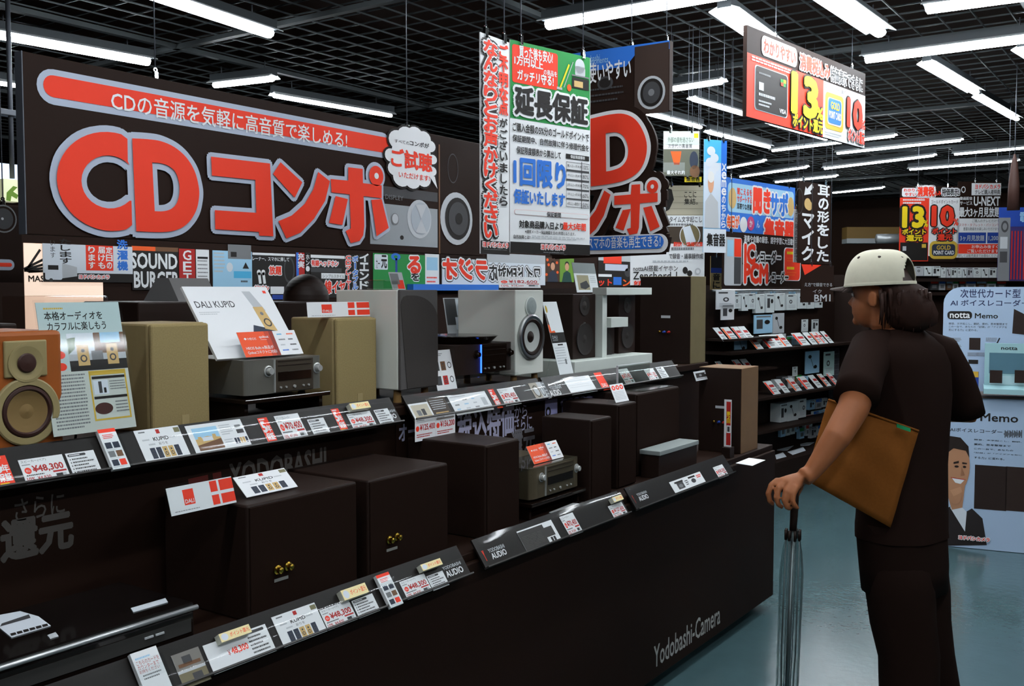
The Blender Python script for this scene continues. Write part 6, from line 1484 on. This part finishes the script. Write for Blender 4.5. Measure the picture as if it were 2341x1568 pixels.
    A.poly([(2318, 706), (2350, 722), (2350, 766), (2314, 762)], MATS['device_print'], 1); A.rect(2216, 772, 2241, 800, MATS['device_print'], 1)
    for x, y in ((2172, 772), (2172, 788), (2212, 806), (2232, 806), (2254, 772), (2172, 812)): A.lines(x, y, x + 26, y + 10, 3, GREY, 1, .5, x)
    A.poly([(2278, 784), (2284, 772), (2287, 773), (2281, 785)], INK, 1); A.rect(2214, 822, 2236, 832, INK, 1)
    A.build('header_card', r)
    # acrylic demo stand on the base
    A = Art(O + N * -.02, U, ZV, .001); r2 = thing('demo_stand', 'pale aqua acrylic demo stand with dark recorder cards on the blue display', 'stand', A.P(*A.uv(2300, 903)))
    AQ = mat('aqua_acrylic', (160, 200, 206), .25); A.slab(2252, 784, 2420, 902, AQ, .02); A.rect(2262, 806, 2420, 858, mat('teal_screen', (84, 120, 136), .3), 1); A.text('notta', 2289, 793, 2326, 800, INK, 1, .02); A.rect(2262, 858, 2420, 884, mat('pale_aqua', (186, 216, 222), .3), 1); A.build('back_board', r2)
    for x in (2263, 2320):
        b = Art(O + N * .03, U, ZV, .001); b.slab(x, 846, x + 28, 876, mat('recorder_card', (44, 32, 28), .4), .008); b.build('recorder', r2)
    u0, v0 = A.uv(2248, 884); u1 = A.uv(2420, 884)[0]; v1 = Art(O, U, ZV).uv(2300, 905)[1] + .0135; v0 = v1 + .05; b = MB(); b.hexa([A.P(u0, v1) - N * .02, A.P(u1, v1) - N * .02, A.P(u1, v1) + N * .08, A.P(u0, v1) + N * .08], [A.P(u0, v0) - N * .02, A.P(u1, v0) - N * .02, A.P(u1, v0 - .02) + N * .08, A.P(u0, v0 - .02) + N * .08], AQ); b.build('tray', r2)
    A = Art(O + N * .035, U, ZV, .001); A.slab(2204, 832, 2237, 882, DKBLUE, .003); A.rect(2204, 832, 2237, 846, mat('gold_tip', (206, 166, 60), .5), 1); A.rect(2206, 872, 2236, 882, LGREY, 1); vb = Art(O, U, ZV).uv(2300, 905)[1] + .013
    o = tag(A.build('leaflet'), 'small blue and gold leaflet standing left of the acrylic demo stand', 'leaflet')
    o.location.z += (vb + .001) - min((o.location.z + v.co.z) for v in o.data.vertices) + O.z
    A = Art(O + N * .004, U, ZV, .001); A.slab(2214, 884, 2236, 914, WHITE2, .002); A.rect(2216, 892, 2234, 906, RED, 1); A.lines(2217, 894, 2233, 905, 2, PAPER, 2); tag(A.build('price_card'), 'small white and red price card on the edge of the blue display', 'price card')
notta()
# ---------------------------------------------------------------- the person
FW = Vector((math.cos(YAW), math.sin(YAW), 0)); RT = Vector((math.sin(YAW), -math.cos(YAW), 0))
def pt(x, y, d): return atD(x, y, d)
PD = 3.4; PXM = FPX / PD
def face_dir(left): 
    a = math.radians(left); return FW * math.cos(a) - RT * math.sin(a)
TOR = face_dir(40); TSIDE = Vector((TOR.y, -TOR.x, 0))          # facing / towards the right shoulder
def ring(c, a, bq, f=TOR, s=TSIDE, n=28, p=2.3, up=ZV, tilt=0.0):
    out = []
    for k in range(n):
        t = 2 * math.pi * k / n; cs, sn = math.cos(t), math.sin(t)
        x = math.copysign(abs(cs) ** (2 / p), cs) * a; y = math.copysign(abs(sn) ** (2 / p), sn) * bq
        out.append(c + s * x + f * y + ZV * (tilt * y))
    return out
def px_ring(y, xc, half, depth_half, d=PD, p=2.3, tilt=0.0):
    """ring whose outline in the photo is half pixels wide"""
    c = pt(xc, y, d); w = half / (FPX / d); b = depth_half; q = math.radians(40)
    a = math.sqrt(max(1e-4, w * w - (b * math.sin(q)) ** 2)) / math.cos(q)
    return ring(c, a, b, p=p, tilt=tilt)
def person():
    hipc = pt(2085, 1690, PD); base = Vector((hipc.x, hipc.y, 0))
    r = thing('person', 'person in a white cap and black clothes seen from behind, holding an umbrella', 'person', base)
    SKINM = mat('skin', (152, 92, 56), 0.55, spec=.3, noise=.08, nscale=30)
    SHIRT = mat('black_shirt', (33, 21, 17), .85, spec=.05, bump=.15, nscale=60); TROU = mat('black_trousers', (31, 20, 16), .85, spec=.05)
    HAIR = mat('dark_hair', (46, 26, 19), .6, spec=.2, noise=.4, nscale=90)
    # ---- body: one continuous surface from joined volumes
    B = MB()
    tors = [(742, 2044, 34, .052, 3.40), (760, 2048, 60, .07, 3.40), (785, 2056, 96, .09, 3.40), (820, 2066, 104, .10, 3.40), (900, 2070, 98, .105, 3.40), (1000, 2068, 90, .10, 3.40), (1100, 2062, 90, .105, 3.40), (1190, 2060, 96, .115, 3.40), (1250, 2062, 92, .11, 3.40), (1300, 2064, 84, .10, 3.4)]
    B.loft([px_ring(y, x, h, b, d) for y, x, h, b, d in tors], SKINM)
    HC = pt(2013, 664, 3.385); HF = face_dir(44); HS = Vector((HF.y, -HF.x, 0))
    def ball(c, rx, ry, rz, f=HF, s=HS, n=20):
        rings = []
        for i in range(1, n // 2):
            a = math.pi * i / (n // 2) - math.pi / 2
            rings.append([c + ZV * (rz * math.sin(a)) + (s * (rx * math.cos(2 * math.pi * k / n)) + f * (ry * math.sin(2 * math.pi * k / n))) * math.cos(a) for k in range(n)])
        B.loft(rings, SKINM)
    ball(HC + ZV * .012, .074, .094, .098)                                         # skull
    ball(HC + HF * .034 - ZV * .058, .055, .064, .072)                              # face and jaw
    ball(HC + HF * .078 - ZV * .105, .022, .020, .018, n=12)                         # chin
    B.tube([HC + HF * .088 - ZV * .015, HC + HF * .106 - ZV * .045, HC + HF * .092 - ZV * .055], [.008, .013, .009], SKINM, 10)      # nose
    for sg in (-1, 1): ball(HC + HS * (sg * .028) + HF * .082 + ZV * .004, .017, .010, .007, n=12)                 # brow
    B.tube([HC + HS * -.022 + HF * .086 - ZV * .076, HC + HF * .094 - ZV * .076, HC + HS * .022 + HF * .086 - ZV * .076], [.005, .008, .005], SKINM, 8)  # lips
    neck = pt(2046, 765, 3.40)
    B.tube([HC - ZV * .03 - HF * .02, HC - ZV * .10 - HF * .022, neck, neck - ZV * .05], [.060, .056, .060, .075], SKINM, 16)
    for sg in (-1, 1):                                                               # ears
        e = HC + HS * (sg * .077) - HF * .006 - ZV * .028
        B.loft([[e + HS * (sg * q) + HF * (m * math.cos(2 * math.pi * k / 12) - q * .8) + ZV * (m * 1.7 * math.sin(2 * math.pi * k / 12)) for k in range(12)] for q, m in ((-.014, .012), (.004, .015), (.013, .018), (.017, .014))], SKINM)
    # left arm, forward to the umbrella handle
    sh = pt(1990, 806, 3.33); el = pt(1950, 935, 3.14); wr = pt(1853, 1082, 3.10)
    B.tube([pt(2040, 806, 3.38), sh, pt(1972, 860, 3.24), el, pt(1912, 1000, 3.10), pt(1876, 1052, 3.10), wr, pt(1838, 1092, 3.10)], [.07, .062, .056, .049, .043, .033, .027, .029], SKINM, 18)
    # right arm, elbow out and forearm going forward
    rs = pt(2150, 812, 3.46); re = pt(2208, 945, 3.50); rw = re + TOR * .22 + ZV * .03 - TSIDE * .10
    B.tube([pt(2090, 806, 3.42), rs, pt(2184, 880, 3.48), re, re + TOR * .10 + ZV * .005 - TSIDE * .03, rw, rw + TOR * .05 - TSIDE * .02], [.07, .06, .052, .045, .042, .028, .03], SKINM, 16)
    # right hand in front of the body
    hc = rw + TOR * .085 - TSIDE * .035
    B.loft([[c + ZV * (.036 * w * math.cos(2 * math.pi * k / 14)) + TSIDE * (.015 * math.sin(2 * math.pi * k / 14)) for k in range(14)] for c, w in ((rw + TOR * .02, .7), (rw + TOR * .05 - TSIDE * .018, 1), (hc, 1.05), (hc + TOR * .02 - TSIDE * .008, .9))], SKINM)
    for i, L in enumerate((.062, .07, .066, .05)):
        k0 = hc + TOR * .012 + ZV * (.030 - i * .020); B.tube([k0, k0 + TOR * L * .45 - TSIDE * .006, k0 + TOR * L * .75 - TSIDE * .024, k0 + TOR * L * .85 - TSIDE * .045], [.009, .0088, .008, .007], SKINM, 8)
    B.tube([rw + TOR * .04 + ZV * .02, rw + TOR * .07 + ZV * .05 - TSIDE * .02, rw + TOR * .10 + ZV * .055 - TSIDE * .045], [.011, .010, .008], SKINM, 8)
    # left hand closed over the handle
    hd = 3.10
    b_ = FW * .5 + RT * .0
    B.tube([pt(1853, 1082, 3.10), pt(1838, 1090, 3.095)], [.027, .029], SKINM, 14)
    palm = [((1842, 1082, 3.11), (1836, 1104, 3.085), .022), ((1822, 1084, 3.115), (1832, 1112, 3.075), .020), ((1798, 1090, 3.118), (1824, 1116, 3.070), .018), ((1778, 1096, 3.118), (1814, 1116, 3.068), .013)]
    rr_ = []
    for (a0, a1, th) in palm:                                                        # back of the hand: flat ovals from index edge to little finger edge
        p0, p1 = pt(*a0), pt(*a1); mid = (p0 + p1) / 2; hv = (p1 - p0) / 2 * 1.12; nv = hv.cross(pt(1846, 1086, 3.1) - pt(1786, 1100, 3.1)).normalized() * th
        rr_.append([mid + hv * math.cos(2 * math.pi * k / 16) + nv * math.sin(2 * math.pi * k / 16) for k in range(16)])
    B.loft(rr_, SKINM)
    for q in ([(1780, 1097, 3.118), (1764, 1108, 3.112), (1756, 1128, 3.108), (1760, 1146, 3.110), (1769, 1153, 3.116)],
              [(1794, 1102, 3.100), (1780, 1116, 3.090), (1774, 1137, 3.085), (1780, 1154, 3.088), (1790, 1160, 3.094)],
              [(1808, 1108, 3.082), (1797, 1124, 3.071), (1793, 1144, 3.066), (1799, 1160, 3.068), (1808, 1164, 3.074)],
              [(1821, 1112, 3.070), (1814, 1128, 3.060), (1812, 1145, 3.056), (1818, 1158, 3.058), (1825, 1161, 3.064)]):
        B.tube([pt(*p) for p in q], [.0118, .0105, .0095, .0088, .0072], SKINM, 9)
    B.tube([pt(1834, 1094, 3.12), pt(1826, 1118, 3.135), pt(1816, 1138, 3.135), pt(1804, 1150, 3.13)], [.014, .012, .0105, .008], SKINM, 9)
    # legs
    legs = []
    for sx, sd, foot in ((2052, 3.36, (2078, 3.33)), (2096, 3.47, (2130, 3.50))):
        B.tube([pt(sx, 1270, sd), pt(sx + 4, 1400, sd), pt(sx + 12, 1520, sd - .01), pt(foot[0], 1650, foot[1]), Vector((pt(foot[0], 1690, foot[1]).x, pt(foot[0], 1690, foot[1]).y, .06))], [.085, .07, .055, .045, .042], SKINM, 16)
    tmp = B.build('body', r)
    md = tmp.modifiers.new('r', 'REMESH'); md.mode = 'VOXEL'; md.voxel_size = .0052; md.use_smooth_shade = True
    sm = tmp.modifiers.new('s', 'SMOOTH'); sm.factor = .5; sm.iterations = 3
    dg = bpy.context.evaluated_depsgraph_get(); me = bpy.data.meshes.new_from_object(tmp.evaluated_get(dg)); old = tmp.data; tmp.modifiers.clear(); tmp.data = me; bpy.data.meshes.remove(old); me.name = 'body'
    if not me.materials: me.materials.append(SKINM)
    # eyes
    for sg in (-1, 1):
        b = MB(); b.lathe(HC + HS * (sg * .028) + HF * .078 - ZV * .012, HF, [(0, .012), (.005, .0115), (.009, .007), (.011, 0)], PAPER, 14, mats=[INK, PAPER, PAPER]); b.build('eye', r)
    # ---- hair below the cap
    Hh = MB(); rings = []
    for y, x, h, b in ((612, 2014, 44, .066), (640, 2020, 53, .08), (660, 2040, 60, .098), (690, 2055, 66, .098), (715, 2062, 68, .094), (738, 2066, 63, .082), (752, 2064, 44, .06), (760, 2066, 24, .035)):
        c = pt(x, y, 3.375) - HF * .012; w = h / PXM; rg = []
        for k in range(40):
            t = 2 * math.pi * k / 40; wob = 1 + .045 * math.sin(7 * t + y * .11) + .03 * math.sin(13 * t - y * .2); rg.append(c + RT * (w * math.cos(t) * wob) + FW * (b * math.sin(t) * wob))
        rings.append(rg)
    Hh.loft(rings, HAIR)
    rnd = random.Random(5)
    for k in range(46):                                                             # loose strands along the lower edge
        t = rnd.random(); x = 2012 + 116 * t; y = 706 + 20 * rnd.random(); p0 = pt(x, y - 46, 3.30 + .03 * math.sin(k)); p1 = pt(x + 6 * rnd.random(), y, 3.285 + .04 * rnd.random()); p2 = pt(x + 10 * (rnd.random() - .35), y + 22 + 18 * rnd.random(), 3.295 + .04 * rnd.random())
        Hh.tube([p0, p1, p2], [.006, .005, .0012], HAIR, 6)
    Hh.build('hair', r)
    # ---- cap: crown with a strap opening at the back, brim, button, eyelets
    CAPM = mat('cream_cap', (216, 212, 190), .8, noise=.06, nscale=50, bump=.25); BR = mat('dark_brim', (48, 34, 28), .7)
    CC = pt(2011, 652, 3.375); n = 96; m = 30; vs = []; fs = []
    La, Lb, Hc = .094, .116, .118
    for i in range(m + 1):
        e = (math.pi / 2) * i / m
        for k in range(n):
            t = 2 * math.pi * k / n; cr = math.cos(e) ** .62; hz = Hc * math.sin(e) ** .95
            vs.append(CC + HS * (La * cr * math.cos(t)) + HF * (Lb * cr * math.sin(t)) + ZV * (hz - .006 * (1 - i / m) * math.sin(t)))
    def opened(i, k):
        t = 2 * math.pi * (k + .5) / n; dv = abs(((t - math.pi * 1.5 + math.pi) % (2 * math.pi)) - math.pi); e = (i + .5) / m
        return i > 0 and dv < .50 and e < .50 * math.sqrt(max(0, 1 - (dv / .50) ** 2))
    for i in range(m):
        for k in range(n):
            if opened(i, k): continue
            fs.append((i * n + k, i * n + (k + 1) % n, (i + 1) * n + (k + 1) % n, (i + 1) * n + k))
    b = MB(); b.add(vs, fs, CAPM, True); cap = b.build('cap', r)
    so = cap.modifiers.new('t', 'SOLIDIFY'); so.thickness = .003; so.offset = 1
    b = MB()
    rg = lambda g, dz: [CC + HS * ((La + g) * math.cos(2 * math.pi * k / n)) + HF * ((Lb + g) * math.sin(2 * math.pi * k / n)) + ZV * (dz - .006 * math.sin(2 * math.pi * k / n)) for k in range(n)]
    b.loft([rg(.0035, -.002), rg(.0045, .003), rg(.003, .009)], CAPM, cap=False); bd = b.build('sweat_band', cap) if False else b.build('hem', r)
    b = MB(); out = []; inn = []
    for k in range(17):
        t = math.radians(30 + 120 * k / 16); inn.append(CC + HS * (La * math.cos(t)) + HF * (Lb * math.sin(t)) - ZV * .002)
        out.append(CC + HS * (La * .92 * math.cos(t)) + HF * (Lb * math.sin(t) + .062 * math.sin(math.radians(180 * k / 16))) - ZV * (.010 + .014 * abs(math.cos(t))))
    b.add(inn + out + [p - ZV * .004 for p in inn + out], [(k, k + 1, 18 + k, 17 + k) for k in range(16)] + [(51 + k, 52 + k, 35 + k, 34 + k) for k in range(16)] + [(17 + k, 18 + k, 52 + k, 51 + k) for k in range(16)], BR, True); b.build('brim', r)
    b = MB(); b.lathe(CC + ZV * (Hc - .001), (0, 0, 1), [(.011, 0), (.010, .004), (0, .006)], CAPM, 16); b.build('button', r)
    for t in (math.radians(252), math.radians(200), math.radians(150), math.radians(300)):
        e = math.radians(50); cr = math.cos(e) ** .62; c = CC + HS * (La * cr * math.cos(t)) + HF * (Lb * cr * math.sin(t)) + ZV * (Hc * math.sin(e) ** .95); nn = (HS * math.cos(t) * math.cos(e) + HF * math.sin(t) * math.cos(e) + ZV * math.sin(e)).normalized()
        b = MB(); b.lathe(c + nn * .003, nn, [(.0052, -.002), (.0052, .0012), (.002, .0016), (0, .0006)], BR, 14); b.build('eyelet', r)
    # ---- T-shirt
    S = MB(); ts = [(748, 2046, 44, .066), (757, 2049, 66, .082), (772, 2054, 92, .10), (792, 2060, 112, .116), (830, 2068, 114, .122), (900, 2072, 108, .126), (980, 2072, 102, .122), (1060, 2068, 100, .122), (1140, 2063, 102, .128), (1200, 2060, 105, .134), (1222, 2060, 106, .136)]
    rings = [px_ring(y, x, h, b) for y, x, h, b in ts]
    for j, rg_ in enumerate(rings):
        if j > 4:
            for k in range(len(rg_)): rg_[k] = rg_[k] + (rg_[k] - pt(2066, ts[j][0], PD)) * (.018 * math.sin(k * 1.7 + j * 1.3))
    S.loft(rings, SHIRT, cap=False)
    S.tube([pt(2035, 800, 3.37), pt(1992, 804, 3.32), pt(1972, 850, 3.24), pt(1962, 888, 3.17), pt(1957, 908, 3.145)], [.075, .076, .070, .069, .071], SHIRT, 20)
    S.tube([pt(2095, 800, 3.42), pt(2150, 812, 3.46), pt(2180, 860, 3.47), pt(2202, 918, 3.49), pt(2208, 948, 3.50)], [.075, .072, .064, .062, .064], SHIRT, 20)
    sh_ = S.build('t_shirt', r)
    # ---- trousers and shoes
    T = MB(); T.loft([px_ring(y, x, h, b) for y, x, h, b in ((1186, 2060, 103, .126), (1230, 2062, 103, .13), (1290, 2066, 101, .13), (1345, 2068, 98, .125))], TROU)
    for sx, sd, ft in ((2056, 3.35, (2080, 3.33)), (2092, 3.47, (2132, 3.50))):
        f = pt(ft[0], 1690, ft[1])
        T.tube([pt(sx, 1235, sd + .02), pt(sx, 1262, sd + .01), pt(sx, 1300, sd), pt(sx + 2, 1350, sd), pt(sx + 8, 1420, sd), pt(sx + 22, 1500, sd - .01), pt(ft[0] - 2, 1580, ft[1]), pt(ft[0], 1650, ft[1]), Vector((f.x, f.y, .045))], [.05, .085, .107, .112, .106, .098, .095, .097, .10], TROU, 22)
        Bs = MB(); toe = TOR
        rr = []
        for e, w, h in ((-.10, .025, .05), (-.085, .038, .075), (-.03, .042, .085), (.05, .044, .07), (.12, .046, .05), (.16, .036, .035), (.175, .015, .02)):
            c = Vector((f.x, f.y, 0)) + toe * e; rr.append([c + TSIDE * (w * math.cos(2 * math.pi * k / 16)) + ZV * (h / 2 + h / 2 * math.sin(2 * math.pi * k / 16)) for k in range(16)])
        Bs.loft(rr, mat('dark_shoe', (34, 26, 24), .6)); Bs.build('shoe', r)
    T.build('trousers', r)
    # ---- ring tattoo-like band under the sleeve
    # ---- tote bag held under the arm
    q = mat('brown_canvas', (122, 72, 26), .85, spec=.1, noise=.12, nscale=120, bump=.3)
    tb = thing('tote_bag', 'brown canvas tote bag held under the arm of the person in the white cap', 'bag', pt(1980, 1200, 3.2))
    c4 = [pt(1893, 914, 3.30), pt(2100, 986, 3.235), pt(2036, 1206, 3.235), pt(1840, 1096, 3.24)]
    nrm = (c4[1] - c4[0]).cross(c4[3] - c4[0]).normalized()
    if nrm.dot(FW) > 0: nrm = -nrm
    N_ = 16; fr = []; bk = []
    for i in range(N_ + 1):
        for j in range(N_ + 1):
            u, v = i / N_, j / N_; p = c4[0] * (1 - u) * (1 - v) + c4[1] * u * (1 - v) + c4[2] * u * v + c4[3] * (1 - u) * v
            bul = (math.sin(math.pi * u) * math.sin(math.pi * v)) ** .6; wr_ = .006 * math.sin(9 * u + 4 * v) * bul + .004 * math.sin(17 * v - 6 * u)
            fr.append(p + nrm * (.020 * bul + wr_ * .5 + .002)); bk.append(p - nrm * (.018 * bul + .002))
    k = N_ + 1; ff = []
    for i in range(N_):
        for j in range(N_): ff.append((i * k + j, (i + 1) * k + j, (i + 1) * k + j + 1, i * k + j + 1))
    o_ = len(fr); f2 = [tuple(o_ + a for a in reversed(t)) for t in ff]; rim = []
    edge = [i * k for i in range(k)] + [N_ * k + j for j in range(1, k)] + [i * k + N_ for i in range(N_ - 1, -1, -1)] + [j for j in range(N_ - 1, 0, -1)]
    for a in range(len(edge)): e0, e1 = edge[a], edge[(a + 1) % len(edge)]; rim.append((e1, e0, o_ + e0, o_ + e1))
    b = MB(); b.add(fr + bk, ff + f2 + rim, q, True); b.build('bag_body', tb)
    b = MB(); b.tube([c4[0] + nrm * .004, (c4[0] + c4[1]) / 2 + nrm * .006, c4[1] + nrm * .004], .004, q, 8); b.build('hem', tb)
    b = MB(); p = pt(2066, 978, 3.21); d = (c4[1] - c4[0]).normalized(); b.hexa([p - d * .022 - ZV * .006, p + d * .022 - ZV * .006, p + d * .022 - ZV * .006 + FW * .004, p - d * .022 - ZV * .006 + FW * .004], [p - d * .022 + ZV * .006, p + d * .022 + ZV * .006, p + d * .022 + ZV * .006 + FW * .004, p - d * .022 + ZV * .006 + FW * .004], mat('green_tag', (28, 150, 92), .5)); b.build('tag', tb)
    b = MB(); b.tube([pt(1925, 926, 3.285), pt(1950, 880, 3.28), pt(1968, 830, 3.24), pt(1985, 786, 3.30)], .011, q, 8); b.build('strap', tb)
    # ---- clear umbrella
    um = thing('umbrella', 'folded clear plastic umbrella with a black handle held point down', 'umbrella', Vector((pt(1796, 1700, 3.1).x, pt(1796, 1700, 3.1).y, 0)))
    hx = [(1818, 1104), (1817, 1140), (1815, 1180), (1813, 1212)]
    b = MB(); b.tube([pt(x, y, 3.10) for x, y in hx], [.011, .012, .012, .011], BLACK, 14); b.build('handle', um)
    tipz = Vector((pt(1792, 1700, 3.10).x, pt(1792, 1700, 3.10).y, .015)); top = pt(1813, 1212, 3.10)
    b = MB(); b.tube([top, tipz], .005, mat('grey_shaft', (150, 156, 158), .35, .8), 10); b.build('shaft', um)
    b = MB(); n = 24; rings = []; L = 12
    for i in range(L + 1):
        t = i / L; c = top.lerp(tipz, t * .96 + .005); w = .034 * (1 - .1 * t) * (1 if t > .12 else .5 + t * 4) if t < .8 else .031 * (1 - (t - .8) * 4.2)
        rings.append([c + RT * (w * (1 + .13 * math.sin(8 * 2 * math.pi * k / n)) * math.cos(2 * math.pi * k / n)) + FW * (w * (1 + .13 * math.sin(8 * 2 * math.pi * k / n)) * math.sin(2 * math.pi * k / n)) for k in range(n)])
    b.loft(rings, HAZY); b.build('folded_canopy', um)
    for k in range(8):
        a = 2 * math.pi * k / 8; p0 = top.lerp(tipz, .02) + (RT * math.cos(a) + FW * math.sin(a)) * .022; p1 = top.lerp(tipz, .92) + (RT * math.cos(a) + FW * math.sin(a)) * .012
        b = MB(); b.tube([p0, p0.lerp(p1, .5) + (RT * math.cos(a) + FW * math.sin(a)) * .006, p1], .0014, mat('grey_rib', (120, 126, 128), .4, .6), 5); b.build('rib', um)
        c = p0 + ZV * .004; b = MB(); b.tube([c + ZV * .014, c - ZV * .018], .0045, BLACK, 8); b.build('rib_tip', um)
    b = MB(); b.lathe(tipz - ZV * .0145, (0, 0, 1), [(0, 0), (.006, .001), (.007, .03), (0, .032)], BLACK, 12); b.build('ferrule', um)
person()
